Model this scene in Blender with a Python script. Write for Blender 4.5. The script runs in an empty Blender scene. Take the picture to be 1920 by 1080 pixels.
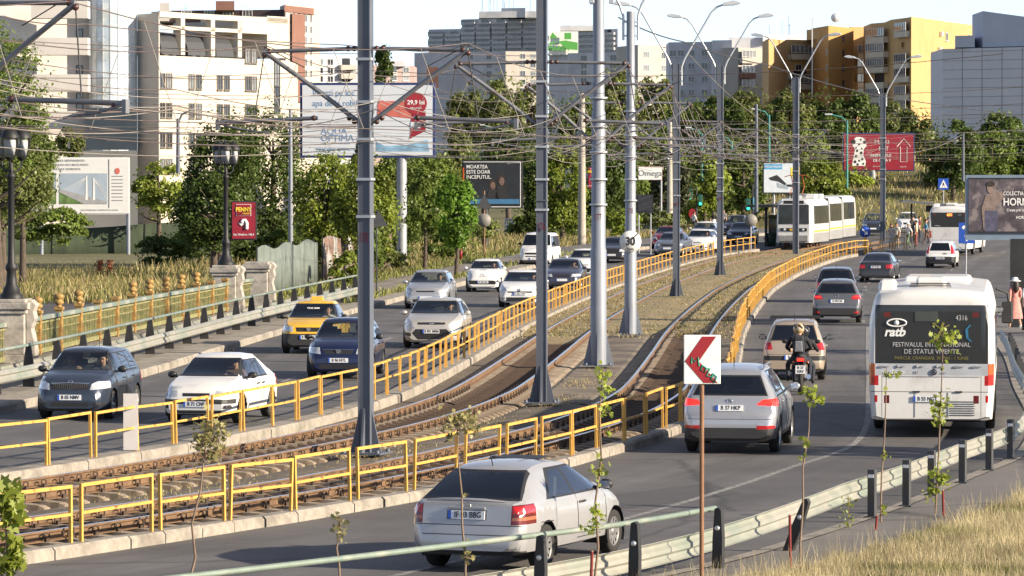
import bpy, bmesh, math, random
import numpy as np
from mathutils import Vector, Matrix, Euler
from mathutils.bvhtree import BVHTree
random.seed(7)
R = math.radians
sc = bpy.context.scene
COL = sc.collection
F = 7700.0; H = 5.2; PITCH = math.atan(203 / F)

# ------------------------------------------------------------ layout helpers
def gz(Y):
    t = max(0.0, min(1.0, (Y - 195) / 95.0))
    return .8 * t * t * (3 - 2 * t)
def ray(x, y):
    u = (x - 960) / F; v = (540 - y) / F
    return (u, math.cos(PITCH) + v * math.sin(PITCH), -math.sin(PITCH) + v * math.cos(PITCH))
def W(x, y, z=0.0):
    d = ray(x, y); Y = 100.0
    for i in range(60):
        t = (gz(Y) + z - H) / d[2]
        Y = .5 * Y + .5 * t * d[1]
    return Vector((t * d[0], t * d[1], gz(t * d[1]) + z))
def D(x, y, Y):
    d = ray(x, y); t = Y / d[1]
    return Vector((t * d[0], Y, H + t * d[2]))

def catmull(pts, n):
    P = [Vector(p) for p in pts]; P = [2 * P[0] - P[1]] + P + [2 * P[-1] - P[-2]]
    out = []
    for i in range(1, len(P) - 2):
        a, b, c, d = P[i - 1:i + 3]
        for k in range(n):
            t = k / n
            out.append(.5 * (2 * b + (c - a) * t + (2 * a - 5 * b + 4 * c - d) * t * t + (3 * b - a - 3 * c + d) * t ** 3))
    out.append(P[-2].copy())
    return out

class Path:
    def __init__(s, pts, n=24):
        s.p = catmull(pts, n)
        s.L = [0.0]
        for a, b in zip(s.p, s.p[1:]): s.L.append(s.L[-1] + (b - a).length)
        s.len = s.L[-1]
    def at(s, t):
        t = max(0.0, min(s.len - 1e-4, t))
        lo, hi = 0, len(s.L) - 1
        while hi - lo > 1:
            m = (lo + hi) // 2
            if s.L[m] <= t: lo = m
            else: hi = m
        k = (t - s.L[lo]) / max(1e-9, s.L[hi] - s.L[lo])
        q = s.p[lo].lerp(s.p[hi], k)
        i0 = max(0, lo - 1); i1 = min(len(s.p) - 1, hi + 1)
        return q, (s.p[i1] - s.p[i0]).normalized()
    def off(s, t, d):
        q, h = s.at(t)
        return Vector((q.x + h.y * d, q.y - h.x * d)), h
    def tY(s, Y):
        for a, b, l in zip(s.p, s.p[1:], s.L):
            if a.y <= Y <= b.y: return l + (Y - a.y) / (b.y - a.y) * (b - a).length
        return 0.0 if Y < s.p[0].y else s.len
LF = Path([(-26.5, 36), (-21.5, 45), (-16.6, 54), (-12, 63), (-8.5, 71), (-5.75, 80), (-3.95, 88), (-2.8, 96), (-2.1, 104), (-1.1, 119),
           (.05, 137), (1.4, 155), (3.05, 175), (4.85, 195), (7, 214), (9.4, 231), (12.2, 247), (15.6, 261), (18.6, 276), (21.5, 291), (24.4, 306), (30.5, 336), (37, 366)])
def pt(t, d, z=0.0):
    q, h = LF.off(t, d)
    return Vector((q.x, q.y, gz(q.y) + z))
def ang(t):
    h = LF.at(t)[1]
    return math.atan2(-h.x, h.y)       # rotation about z that turns +Y into the path direction

# ------------------------------------------------------------ mesh builder
class MB:
    def __init__(s): s.v = []; s.f = []; s.m = []; s.sm = []
    def add(s, v, f, m=0, smooth=False):
        o = len(s.v); s.v += [tuple(p) for p in v]
        for q in f: s.f.append([i + o for i in q]); s.m.append(m); s.sm.append(smooth)
        return s
    def box(s, c, d, rot=None, m=0, taper=1.0):
        x, y, z = d[0] / 2, d[1] / 2, d[2] / 2
        v = [Vector((sx * x * (taper if sz > 0 else 1), sy * y * (taper if sz > 0 else 1), sz * z)) for sz in (-1, 1) for sx, sy in ((-1, -1), (1, -1), (1, 1), (-1, 1))]
        if rot is not None:
            if not isinstance(rot, Matrix): rot = Euler(rot).to_matrix()
            v = [rot @ p for p in v]
        c = Vector(c)
        return s.add([p + c for p in v], [(3, 2, 1, 0), (4, 5, 6, 7), (0, 1, 5, 4), (1, 2, 6, 5), (2, 3, 7, 6), (3, 0, 4, 7)], m)
    def bar(s, a, b, w, h=None, m=0, up=(0, 0, 1)):
        a = Vector(a); b = Vector(b); d = b - a; L = d.length
        if L < 1e-6: return s
        d.normalize(); u = Vector(up)
        if abs(d.dot(u)) > .98: u = Vector((0, 1, 0))
        r = d.cross(u).normalized(); u = r.cross(d)
        return s.box((a + b) / 2, (w, L, h or w), Matrix((r, d, u)).transposed(), m)
    def tube(s, pts, r, n=8, m=0, cap=True, smooth=True):
        pts = [Vector(p) for p in pts]; k = len(pts)
        rr = r if isinstance(r, (list, tuple)) else [r] * k
        v = []; up = None
        for i, p in enumerate(pts):
            d = (pts[min(i + 1, k - 1)] - pts[max(i - 1, 0)])
            d = d.normalized() if d.length > 1e-9 else Vector((0, 0, 1))
            if up is None:
                up = Vector((0, 0, 1)) if abs(d.z) < .9 else Vector((1, 0, 0))
            a = d.cross(up)
            a = a.normalized() if a.length > 1e-6 else d.orthogonal().normalized()
            up = a.cross(d)
            for j in range(n):
                t = 2 * math.pi * j / n
                v.append(p + (a * math.cos(t) + up * math.sin(t)) * rr[i])
        f = [(i * n + j, i * n + (j + 1) % n, (i + 1) * n + (j + 1) % n, (i + 1) * n + j) for i in range(k - 1) for j in range(n)]
        s.add(v, f, m, smooth)
        if cap: s.add(v[:n], [tuple(range(n - 1, -1, -1))], m); s.add(v[-n:], [tuple(range(n))], m)
        return s
    def lathe(s, prof, c=(0, 0, 0), n=16, axis='z', m=0, smooth=True):
        v = []
        for (r, h) in prof:
            for j in range(n):
                t = 2 * math.pi * j / n; a, b = r * math.cos(t), r * math.sin(t)
                p = {'z': (a, b, h), 'x': (h, a, b), 'y': (b, h, a)}[axis]
                v.append((p[0] + c[0], p[1] + c[1], p[2] + c[2]))
        k = len(prof)
        return s.add(v, [(i * n + j, i * n + (j + 1) % n, (i + 1) * n + (j + 1) % n, (i + 1) * n + j) for i in range(k - 1) for j in range(n)], m, smooth)
    def prism(s, poly, a0, a1, axis='y', m=0):
        """poly of 2D points extruded along axis from a0 to a1."""
        n = len(poly)
        def P(p, a): return {'y': (p[0], a, p[1]), 'x': (a, p[0], p[1]), 'z': (p[0], p[1], a)}[axis]
        v = [P(p, a0) for p in poly] + [P(p, a1) for p in poly]
        f = [tuple(range(n)), tuple(range(2 * n - 1, n - 1, -1))] + [(j, j + n, (j + 1) % n + n, (j + 1) % n) for j in range(n)]
        return s.add(v, f, m)
    def ball(s, c, r, n=10, k=6, m=0):
        r = r if isinstance(r, (list, tuple)) else (r, r, r)
        v = []; 
        for i in range(k + 1):
            ph = math.pi * i / k
            for j in range(n):
                t = 2 * math.pi * j / n
                v.append((c[0] + r[0] * math.sin(ph) * math.cos(t), c[1] + r[1] * math.sin(ph) * math.sin(t), c[2] - r[2] * math.cos(ph)))
        return s.add(v, [(i * n + j, i * n + (j + 1) % n, (i + 1) * n + (j + 1) % n, (i + 1) * n + j) for i in range(k) for j in range(n)], m, True)
    def mesh(s, name, mats):
        me = bpy.data.meshes.new(name)
        me.from_pydata(s.v, [], s.f)
        if not isinstance(mats, (list, tuple)): mats = [mats]
        for x in mats: me.materials.append(x)
        if max(s.m or [0]) > 0: me.polygons.foreach_set('material_index', s.m)
        me.polygons.foreach_set('use_smooth', s.sm)
        me.update()
        return me
    def build(s, name, mats, parent=None, loc=None, rz=0, bevel=0):
        bm = None
        me = s.mesh(name, mats)
        bm = bmesh.new(); bm.from_mesh(me); bmesh.ops.recalc_face_normals(bm, faces=bm.faces); bm.to_mesh(me); bm.free()
        return link(name, me, parent, loc, rz, bevel)
def link(name, me, parent=None, loc=None, rz=0, bevel=0):
    o = bpy.data.objects.new(name, me); COL.objects.link(o)
    if parent is not None: o.parent = parent
    if loc is not None: o.location = loc
    if rz: o.rotation_euler = (0, 0, rz)
    if bevel:
        b = o.modifiers.new('bevel', 'BEVEL'); b.width = bevel; b.segments = 2; b.limit_method = 'ANGLE'; b.angle_limit = R(50)
    return o
def tag(o, label=None, cat=None, group=None, kind=None):
    if label: o['label'] = label
    if cat: o['category'] = cat
    if group: o['group'] = group
    if kind: o['kind'] = kind
    return o
def thing(name, label, cat, loc=(0, 0, 0), rz=0, group=None):
    o = bpy.data.objects.new(name, None); COL.objects.link(o)
    o.empty_display_size = .2; o.location = loc; o.rotation_euler = (0, 0, rz)
    return tag(o, label, cat, group)
def struct(o): o['kind'] = 'structure'; return o
def dup(root, loc=None, rz=None, label=None, group=None):
    r = root.copy(); COL.objects.link(r)
    if loc is not None: r.location = loc
    if rz is not None: r.rotation_euler = (0, 0, rz)
    if label: r['label'] = label
    if group: r['group'] = group
    for ch in list(root.children):
        c = ch.copy(); COL.objects.link(c); c.parent = r
        for g in ch.children:
            d = g.copy(); COL.objects.link(d); d.parent = c
    return r

# ------------------------------------------------------------ materials
def nn(t, kind, **kw):
    n = t.nodes.new(kind)
    for k, v in kw.items():
        if k in n.inputs: n.inputs[k].default_value = v
        else: setattr(n, k, v)
    return n
def c4(c): return (c[0], c[1], c[2], 1)
MATS = {}
def mat(name, col, rough=.6, metal=0, var=.12, scale=3.0, bump=0, spec=.5, coat=0, col2=None, c2lo=.5, c2hi=.65, s2=1.5, twosided=None, detail=5, emit=None, stretch=None):
    if name in MATS: return MATS[name]
    m = bpy.data.materials.new(name); m.use_nodes = True; t = m.node_tree
    b = t.nodes['Principled BSDF']; L = t.links
    tc = nn(t, 'ShaderNodeTexCoord')
    src = tc.outputs['Object']
    if stretch:
        mp = nn(t, 'ShaderNodeMapping'); mp.inputs['Scale'].default_value = stretch; L.new(src, mp.inputs[0]); src = mp.outputs[0]
    no = nn(t, 'ShaderNodeTexNoise', Scale=scale, Detail=detail, Roughness=.6); L.new(src, no.inputs['Vector'])
    rp = nn(t, 'ShaderNodeValToRGB')
    e = rp.color_ramp.elements
    e[0].position = .28; e[1].position = .72
    e[0].color = c4([max(0, x * (1 - var)) for x in col]); e[1].color = c4([min(1, x * (1 + var)) for x in col])
    L.new(no.outputs['Fac'], rp.inputs[0]); out = rp.outputs[0]
    if col2:
        n2 = nn(t, 'ShaderNodeTexNoise', Scale=s2, Detail=6, Roughness=.65); L.new(src, n2.inputs['Vector'])
        mr = nn(t, 'ShaderNodeMapRange'); mr.inputs['From Min'].default_value = c2lo; mr.inputs['From Max'].default_value = c2hi
        L.new(n2.outputs['Fac'], mr.inputs[0])
        mx = nn(t, 'ShaderNodeMix', data_type='RGBA'); mx.inputs[7].default_value = c4(col2)
        L.new(mr.outputs[0], mx.inputs[0]); L.new(out, mx.inputs[6]); out = mx.outputs[2]
    if twosided:
        g = nn(t, 'ShaderNodeNewGeometry'); mx = nn(t, 'ShaderNodeMix', data_type='RGBA'); mx.inputs[7].default_value = c4(twosided)
        L.new(g.outputs['Backfacing'], mx.inputs[0]); L.new(out, mx.inputs[6]); out = mx.outputs[2]
    L.new(out, b.inputs['Base Color'])
    b.inputs['Roughness'].default_value = rough; b.inputs['Metallic'].default_value = metal
    b.inputs['Specular IOR Level'].default_value = spec
    if coat: b.inputs['Coat Weight'].default_value = coat; b.inputs['Coat Roughness'].default_value = .05
    if bump:
        bp = nn(t, 'ShaderNodeBump', Strength=bump, Distance=.02); n3 = nn(t, 'ShaderNodeTexNoise', Scale=scale * 6, Detail=4)
        L.new(src, n3.inputs['Vector']); L.new(n3.outputs['Fac'], bp.inputs['Height']); L.new(bp.outputs[0], b.inputs['Normal'])
    if emit: b.inputs['Emission Color'].default_value = c4(emit[:3]); b.inputs['Emission Strength'].default_value = emit[3]
    MATS[name] = m
    return m
def glass_mat(name, tint=(.55, .62, .6), refl=.06, clear=.75):
    """thin pane: tinted see-through plus a mirror film"""
    m = bpy.data.materials.new(name); m.use_nodes = True; t = m.node_tree; L = t.links
    for n in list(t.nodes): t.nodes.remove(n)
    o = nn(t, 'ShaderNodeOutputMaterial'); tr = nn(t, 'ShaderNodeBsdfTransparent'); tr.inputs[0].default_value = c4([x * clear for x in tint])
    gl = nn(t, 'ShaderNodeBsdfGlossy', Roughness=.02); gl.inputs[0].default_value = (.9, .95, 1, 1)
    fr = nn(t, 'ShaderNodeFresnel', IOR=1.52); ad = nn(t, 'ShaderNodeMath', operation='MULTIPLY_ADD'); ad.inputs[1].default_value = 1.5; ad.inputs[2].default_value = refl
    L.new(fr.outputs[0], ad.inputs[0])
    mx = nn(t, 'ShaderNodeMixShader'); L.new(ad.outputs[0], mx.inputs[0]); L.new(tr.outputs[0], mx.inputs[1]); L.new(gl.outputs[0], mx.inputs[2]); L.new(mx.outputs[0], o.inputs[0])
    MATS[name] = m
    return m
def paint(name, col, metal=.0, rough=.3):
    return mat('paint_' + name, col, rough=rough, metal=metal, var=.05, scale=1.2, coat=.6, twosided=(.02, .02, .022), col2=[c * .75 for c in col], c2lo=.55, c2hi=.85, s2=2.5)

M = {}
M['black'] = mat('black_plastic', (.018, .018, .02), .5)
M['rubber'] = mat('tyre_rubber', (.022, .021, .02), .85, var=.25, scale=12)
M['rim'] = mat('alloy', (.42, .43, .45), .35, .8, var=.1)
M['steel_rim'] = mat('steel_rim', (.22, .22, .22), .5, .5)
M['chrome'] = mat('chrome', (.7, .7, .72), .12, 1, var=.03)
M['lamp_glass'] = mat('headlamp_lens', (.62, .64, .66), .12, .35, var=.3, scale=9, coat=.8)
M['red_lens'] = mat('red_lens', (.42, .012, .014), .15, 0, var=.25, scale=8, coat=.8)
M['dark_red_lens'] = mat('dark_red_lens', (.12, .01, .012), .15, 0, var=.3, scale=8, coat=.8)
M['red_lit'] = mat('lit_brake_lens', (.8, .03, .02), .15, 0, var=.3, scale=14, coat=.6, emit=(1, .03, .02, .5))
M['orange_lens'] = mat('orange_lens', (.5, .09, .02), .2, 0, coat=.6)
M['white_lens'] = mat('white_lens', (.7, .7, .7), .2, 0, coat=.6)
M['plate'] = mat('number_plate', (.72, .74, .76), .45, var=.04)
M['plate_blue'] = mat('plate_blue', (.02, .09, .45), .45)
M['ink'] = mat('ink_black', (.02, .02, .022), .6)
M['white'] = mat('white_paint', (.78, .78, .77), .5, var=.05)
M['seat'] = mat('seat_cloth', (.035, .036, .04), .9, var=.3, scale=8)
M['glass'] = glass_mat('car_glass', (.8, .86, .84), .04, .92)
M['glass_dark'] = glass_mat('tinted_glass', (.4, .43, .45), .06, .75)
M['skin'] = mat('skin', (.5, .29, .2), .55, var=.1)
M['hair'] = mat('dark_hair', (.03, .02, .015), .6, var=.3, scale=20)

# ------------------------------------------------------------ text
def text(s, size, m, parent, loc, rot, name='lettering', align='CENTER', bold=0, sx=1.0, depth=.002):
    cu = bpy.data.curves.new('txt', 'FONT'); cu.body = s; cu.size = size; cu.align_x = align; cu.align_y = 'CENTER'
    cu.offset = bold * size; cu.extrude = depth; cu.resolution_u = 3
    tmp = bpy.data.objects.new('txt', cu)
    me = bpy.data.meshes.new_from_object(tmp)
    bpy.data.objects.remove(tmp); bpy.data.curves.remove(cu)
    me.materials.clear(); me.materials.append(m)
    o = link(name, me, parent); o.location = loc; o.rotation_euler = rot; o.scale = (sx, 1, 1)
    return o
FACE = (R(90), 0, 0)        # text that reads when seen looking along +y

# ------------------------------------------------------------ camera, sun, sky
cd = bpy.data.cameras.new('camera'); cam = bpy.data.objects.new('camera', cd); COL.objects.link(cam)
cam.location = (0, 0, H); cam.rotation_euler = (math.pi / 2 - PITCH, 0, 0)
cd.sensor_width = 36; cd.lens = F / 1920 * 36; cd.clip_start = 1; cd.clip_end = 20000
sc.camera = cam
SUN_EL, SUN_AZ = R(20), R(113)                 # azimuth clockwise from +Y
sd = bpy.data.lights.new('sun', 'SUN'); sun = bpy.data.objects.new('sun', sd); COL.objects.link(sun)
sv = Vector((math.sin(SUN_AZ) * math.cos(SUN_EL), math.cos(SUN_AZ) * math.cos(SUN_EL), math.sin(SUN_EL)))
sun.rotation_euler = (-sv).to_track_quat('-Z', 'Y').to_euler(); sun.location = (60, -20, 60)
sd.energy = 5.0; sd.angle = R(.55); sd.color = (1, .85, .65)
w = bpy.data.worlds.new('World'); sc.world = w; w.use_nodes = True
wt = w.node_tree; bg = wt.nodes['Background']
sk = wt.nodes.new('ShaderNodeTexSky'); sk.sky_type = 'NISHITA'; sk.sun_disc = False
sk.sun_elevation = SUN_EL; sk.sun_rotation = SUN_AZ; sk.air_density = .55; sk.dust_density = .25; sk.ozone_density = 4.0; sk.altitude = 80
hs_ = wt.nodes.new('ShaderNodeHueSaturation'); hs_.inputs['Saturation'].default_value = .55
wt.links.new(sk.outputs[0], hs_.inputs['Color']); wt.links.new(hs_.outputs[0], bg.inputs[0]); bg.inputs[1].default_value = .11
sc.view_settings.view_transform = 'Standard'; sc.view_settings.look = 'None'
sc.view_settings.exposure = 1.08; sc.view_settings.gamma = 1
sc.cycles.max_bounces = 6; sc.cycles.transparent_max_bounces = 10; sc.cycles.caustics_reflective = False; sc.cycles.caustics_refractive = False
# ============================================================ ground, roads, kerbs
def asphalt(name, col, light):
    m = bpy.data.materials.new(name); m.use_nodes = True; t = m.node_tree; L = t.links; b = t.nodes['Principled BSDF']
    tc = nn(t, 'ShaderNodeTexCoord'); o = tc.outputs['Object']
    n1 = nn(t, 'ShaderNodeTexNoise', Scale=.22, Detail=6, Roughness=.7); L.new(o, n1.inputs['Vector'])
    r1 = nn(t, 'ShaderNodeValToRGB'); e = r1.color_ramp.elements; e[0].position = .35; e[1].position = .68; e[0].color = c4(col); e[1].color = c4(light)
    L.new(n1.outputs['Fac'], r1.inputs[0])
    n2 = nn(t, 'ShaderNodeTexNoise', Scale=55, Detail=3, Roughness=.8); L.new(o, n2.inputs['Vector'])
    r2 = nn(t, 'ShaderNodeMapRange'); r2.inputs['From Min'].default_value = .3; r2.inputs['From Max'].default_value = .7; r2.inputs['To Min'].default_value = .62; r2.inputs['To Max'].default_value = 1.4
    L.new(n2.outputs['Fac'], r2.inputs[0])
    mx = nn(t, 'ShaderNodeMix', data_type='RGBA', blend_type='MULTIPLY'); mx.inputs[0].default_value = 1
    L.new(r1.outputs[0], mx.inputs[6]); L.new(r2.outputs[0], mx.inputs[7])
    # cracks and sealed joints
    v = nn(t, 'ShaderNodeTexVoronoi', Scale=.16, feature='DISTANCE_TO_EDGE')
    nd = nn(t, 'ShaderNodeTexNoise', Scale=.8, Detail=5); L.new(o, nd.inputs['Vector'])
    av = nn(t, 'ShaderNodeMix', data_type='VECTOR'); av.inputs[0].default_value = .35; L.new(o, av.inputs[4]); L.new(nd.outputs['Color'], av.inputs[5]); L.new(av.outputs[1], v.inputs['Vector'])
    mr = nn(t, 'ShaderNodeMapRange'); mr.inputs['From Max'].default_value = .012; mr.inputs['To Min'].default_value = .55; L.new(v.outputs['Distance'], mr.inputs[0])
    # wheel tracks and drip lines that follow the lanes (attribute: metres from the kerb, metres along the road)
    at_ = nn(t, 'ShaderNodeAttribute', attribute_name='lane'); sx = nn(t, 'ShaderNodeSeparateXYZ'); L.new(at_.outputs['Vector'], sx.inputs[0])
    m_a = nn(t, 'ShaderNodeMath', operation='MULTIPLY'); m_a.inputs[1].default_value = 6.283 / 1.95; L.new(sx.outputs[0], m_a.inputs[0]); m_b = nn(t, 'ShaderNodeMath', operation='COSINE'); L.new(m_a.outputs[0], m_b.inputs[0])
    mp = nn(t, 'ShaderNodeMapping'); mp.inputs['Scale'].default_value = (2.2, .06, 1); L.new(at_.outputs['Vector'], mp.inputs[0]); n4 = nn(t, 'ShaderNodeTexNoise', Scale=1.0, Detail=6, Roughness=.7); L.new(mp.outputs[0], n4.inputs['Vector'])
    m_c = nn(t, 'ShaderNodeMath', operation='MULTIPLY_ADD'); m_c.inputs[1].default_value = .09; m_c.inputs[2].default_value = .55; L.new(m_b.outputs[0], m_c.inputs[0]); m_d = nn(t, 'ShaderNodeMath', operation='MULTIPLY_ADD'); m_d.inputs[1].default_value = .95; L.new(n4.outputs['Fac'], m_d.inputs[0]); L.new(m_c.outputs[0], m_d.inputs[2])
    m3 = nn(t, 'ShaderNodeMix', data_type='RGBA', blend_type='MULTIPLY'); m3.inputs[0].default_value = 1; L.new(mx.outputs[2], m3.inputs[6]); L.new(m_d.outputs[0], m3.inputs[7])
    m2 = nn(t, 'ShaderNodeMix', data_type='RGBA', blend_type='MULTIPLY'); m2.inputs[0].default_value = 1
    L.new(m3.outputs[2], m2.inputs[6]); L.new(mr.outputs[0], m2.inputs[7]); L.new(m2.outputs[2], b.inputs['Base Color'])
    b.inputs['Roughness'].default_value = .78
    bp = nn(t, 'ShaderNodeBump', Strength=.5, Distance=.01); L.new(n2.outputs['Fac'], bp.inputs['Height']); L.new(bp.outputs[0], b.inputs['Normal'])
    MATS[name] = m; return m
M['asphalt'] = asphalt('road_asphalt', (.072, .0695, .069), (.125, .119, .115))
M['asphalt_dark'] = asphalt('old_asphalt', (.05, .048, .048), (.082, .079, .076))
M['pavement'] = asphalt('pavement_asphalt', (.12, .112, .105), (.18, .168, .155))
M['concrete'] = mat('kerb_concrete', (.29, .262, .222), .9, var=.25, scale=7, bump=.5, col2=(.15, .135, .112), c2lo=.48, c2hi=.7, s2=1.1)
M['track_slab'] = mat('track_slab_concrete', (.20, .165, .125), .9, var=.3, scale=2.2, bump=.8, col2=(.09, .072, .056), c2lo=.45, c2hi=.62, s2=.5)
M['slab'] = mat('slab_concrete', (.25, .225, .19), .9, var=.25, scale=3, bump=.5, col2=(.14, .12, .1), c2lo=.45, c2hi=.65, s2=.7)
M['dirt'] = mat('track_dirt', (.105, .085, .062), .95, var=.4, scale=2.2, bump=.9, col2=(.2, .17, .12), c2lo=.5, c2hi=.7, s2=.5)
M['dirt_dark'] = mat('track_bed', (.026, .021, .017), .95, var=.4, scale=3, bump=.9)
M['dry_ground'] = mat('dry_grass_ground', (.26, .21, .11), .95, var=.3, scale=.6, bump=.8, col2=(.12, .14, .045), c2lo=.47, c2hi=.6, s2=.09)
M['ground'] = mat('meadow_ground', (.12, .115, .05), .95, var=.35, scale=.3, bump=.8, col2=(.2, .17, .09), c2lo=.5, c2hi=.62, s2=.03)
M['track_grass'] = mat('track_dry_grass', (.27, .21, .115), .95, var=.3, scale=4, bump=1, col2=(.17, .15, .07), c2lo=.5, c2hi=.62, s2=.5)
def line_mat():
    m = bpy.data.materials.new('worn_road_paint'); m.use_nodes = True; t = m.node_tree; L = t.links; b = t.nodes['Principled BSDF']
    tc = nn(t, 'ShaderNodeTexCoord'); n = nn(t, 'ShaderNodeTexNoise', Scale=7, Detail=8, Roughness=.75); L.new(tc.outputs['Object'], n.inputs['Vector'])
    r = nn(t, 'ShaderNodeValToRGB'); e = r.color_ramp.elements; e[0].position = .40; e[1].position = .60; e[0].color = (.09, .088, .086, 1); e[1].color = (.36, .35, .33, 1)
    L.new(n.outputs['Fac'], r.inputs[0]); L.new(r.outputs[0], b.inputs['Base Color']); b.inputs['Roughness'].default_value = .8
    MATS['line'] = m; return m
M['line'] = line_mat()

def lanes(o, vals):
    a = o.data.attributes.new('lane', 'FLOAT_VECTOR', 'POINT'); a.data.foreach_set('vector', [x for q in vals for x in q])
def sweep(name, prof, t0, t1, m, step=1.5, parent=None, kind='structure', ramp=0):
    """strip along the road's path: prof is a list of (offset or f(t), height)"""
    mb = MB(); k = len(prof); n = max(2, int((t1 - t0) / step)); v = []
    for i in range(n + 1):
        t = t0 + (t1 - t0) * i / n
        for d, z in prof:
            v.append(pt(t, d(t) if callable(d) else d, z if not ramp else z - (z + .21) * max(0, 1 - (t - t0) / ramp) ** 1.5))
    f = [(i * k + j, i * k + j + 1, (i + 1) * k + j + 1, (i + 1) * k + j) for i in range(n) for j in range(k - 1)]
    mb.add(v, f); o = mb.build(name, m, parent)
    lanes(o, [(prof[j][0] if not callable(prof[j][0]) else 0, t0 + (t1 - t0) * i / n, 0) for i in range(n + 1) for j in range(k)])
    if kind: o['kind'] = kind
    return o
T0 = LF.tY(38); TE = LF.len
tA = LF.tY
def dR(t):                                     # right kerb of the tram corridor
    Y = LF.at(t)[0].y
    return 8.25 - .5 * max(0, min(1, (Y - 62) / 50))
RE = Path([(-8, 40), (-1.5, 48.5), (2.26, 54.3), (5.53, 63.2), (7.92, 71.4), (9.61, 77.6), (11.2, 88), (12.7, 103), (14.5, 120), (17.0, 146), (20.2, 166), (25, 192), (31, 218), (38, 245), (46, 270), (56, 300), (66, 330)])
def REoff(t, extra=0.0):
    """offset of the right road's outer kerb at path position t"""
    q, h = LF.at(t); lo, hi = 4.0, 60.0
    best = None
    for a, b in zip(RE.p, RE.p[1:]):
        u = b - a; den = u.x * -h.x - u.y * h.y     # solve a + k u = q + d n, n=(h.y,-h.x)
        n = Vector((h.y, -h.x)); det = u.x * (-n.y) + u.y * n.x
        if abs(det) < 1e-9: continue
        r = q - a
        k = (r.x * (-n.y) + r.y * n.x) / det; d = (u.x * r.y - u.y * r.x) / det
        d = ((a + u * k) - q).dot(n)
        if -.02 <= k <= 1.02 and d > 3: best = d if best is None else min(best, d)
    return (best if best is not None else 16.0) + extra

# ground sheet to the horizon
def ground_sheet():
    xs = [-2500, -900, -300, -120] + list(range(-80, 121, 10)) + [180, 320, 900, 2500]
    ys = [-200, 0, 30] + list(range(44, 470, 6)) + [520, 620, 800, 1200, 2200, 3500]
    def z(x, y):
        b = gz(y) - .34
        if y > 352: 
            k = min(1, (y - 352) / 70); b += 6.2 * k * k * (3 - 2 * k) * min(1, max(0, (x + 30) / 60)) * (1 - .85 * min(1, max(0, (y - 430) / 200)))
        return b
    v = [(x, y, z(x, y)) for y in ys for x in xs]; n = len(xs)
    f = [(j * n + i, j * n + i + 1, (j + 1) * n + i + 1, (j + 1) * n + i) for j in range(len(ys) - 1) for i in range(n - 1)]
    mb = MB(); mb.add(v, f, 0, True); return struct(mb.build('ground', M['ground']))
ground_sheet()

sweep('tram_bed', [(.15, -.2), (8.2, -.2)], T0, tA(258), M['dirt_dark'])
sweep('left_road', [(-8.0, 0), (-.25, 0)], T0, TE, M['asphalt'])
def right_road():
    mb = MB(); v = []; n = 170; ln = []
    for i in range(n + 1):
        t = T0 + (TE - T0) * i / n
        a, b = dR(t) - .15, max(REoff(t), dR(t) + 5)
        for k in range(7): v.append(pt(t, a + (b - a) * k / 6, 0)); ln.append(((b - a) * k / 6, t, 0))
    f = [(i * 7 + j, i * 7 + j + 1, i * 7 + j + 8, i * 7 + j + 7) for i in range(n) for j in range(6)]
    mb.add(v, f); o = mb.build('right_road', M['asphalt']); lanes(o, ln); return struct(o)
right_road()
# the asphalt of the crossing and stop beyond the tram tracks
mbx = MB(); cross = [W(1418, 470, -.012), pt(tA(252), 7.9, -.012), pt(tA(300), 24, -.012), pt(TE, 26, -.012), pt(TE, -10, -.012), pt(tA(300), -10, -.012), pt(tA(262), -9, -.012)]
mbx.add(cross, [tuple(range(len(cross)))]); struct(mbx.build('crossing_road', M['asphalt_dark']))

# kerb blocks: one strip of butted stones with open joints
def blocks(name, d0, d1, z0, z1, t0, t1, L, m, gap=.012, rnd=.03, jig=.012, dn=None):
    mb = MB(); t = t0; rr = random.Random(5)
    while t < t1:
        l = L * rr.uniform(.93, 1.07); j = rr.uniform(-jig, jig); jz = rr.uniform(-jig, jig) * .7
        a0 = (d0(t) if callable(d0) else d0) + j; a1 = (d1(t) if callable(d1) else d1) + j
        b0 = (d0(t + l) if callable(d0) else d0) + j; b1 = (d1(t + l) if callable(d1) else d1) + j
        q = []
        for tt, u0, u1 in ((t + gap, a0, a1), (t + l - gap, b0, b1)):
            for d, z in ((u0, z0), (u0, z1 + jz - rnd), (u0 + rnd, z1 + jz), (u1 - rnd * 1.5, z1 + jz), (u1, z1 + jz - rnd * 1.5), (u1, z0)): q.append(pt(tt, d, z))
        mb.add(q, [(j, j + 1, j + 7, j + 6) for j in range(5)] + [(0, 1, 2, 3, 4, 5), (6, 7, 8, 9, 10, 11)])
        t += l
    return struct(mb.build(name, m))
blocks('right_kerb', lambda t: dR(t) - .3, dR, -.2, .17, T0, tA(253), .95, M['concrete'])
blocks('tram_wall', -.32, .2, -.2, .2, T0, tA(259), 2.6, M['concrete'], gap=.01, rnd=.025)
blocks('left_kerb', -8.9, -7.85, -.2, .2, T0, TE, 3.2, M['concrete'], gap=.012)
sweep('left_pavement', [(-14.2, .165), (-8.86, .165)], T0, tA(240), M['slab'])
sweep('left_far_pavement', [(-13.2, .16), (-8.86, .16)], tA(240), TE, M['pavement'])
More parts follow.
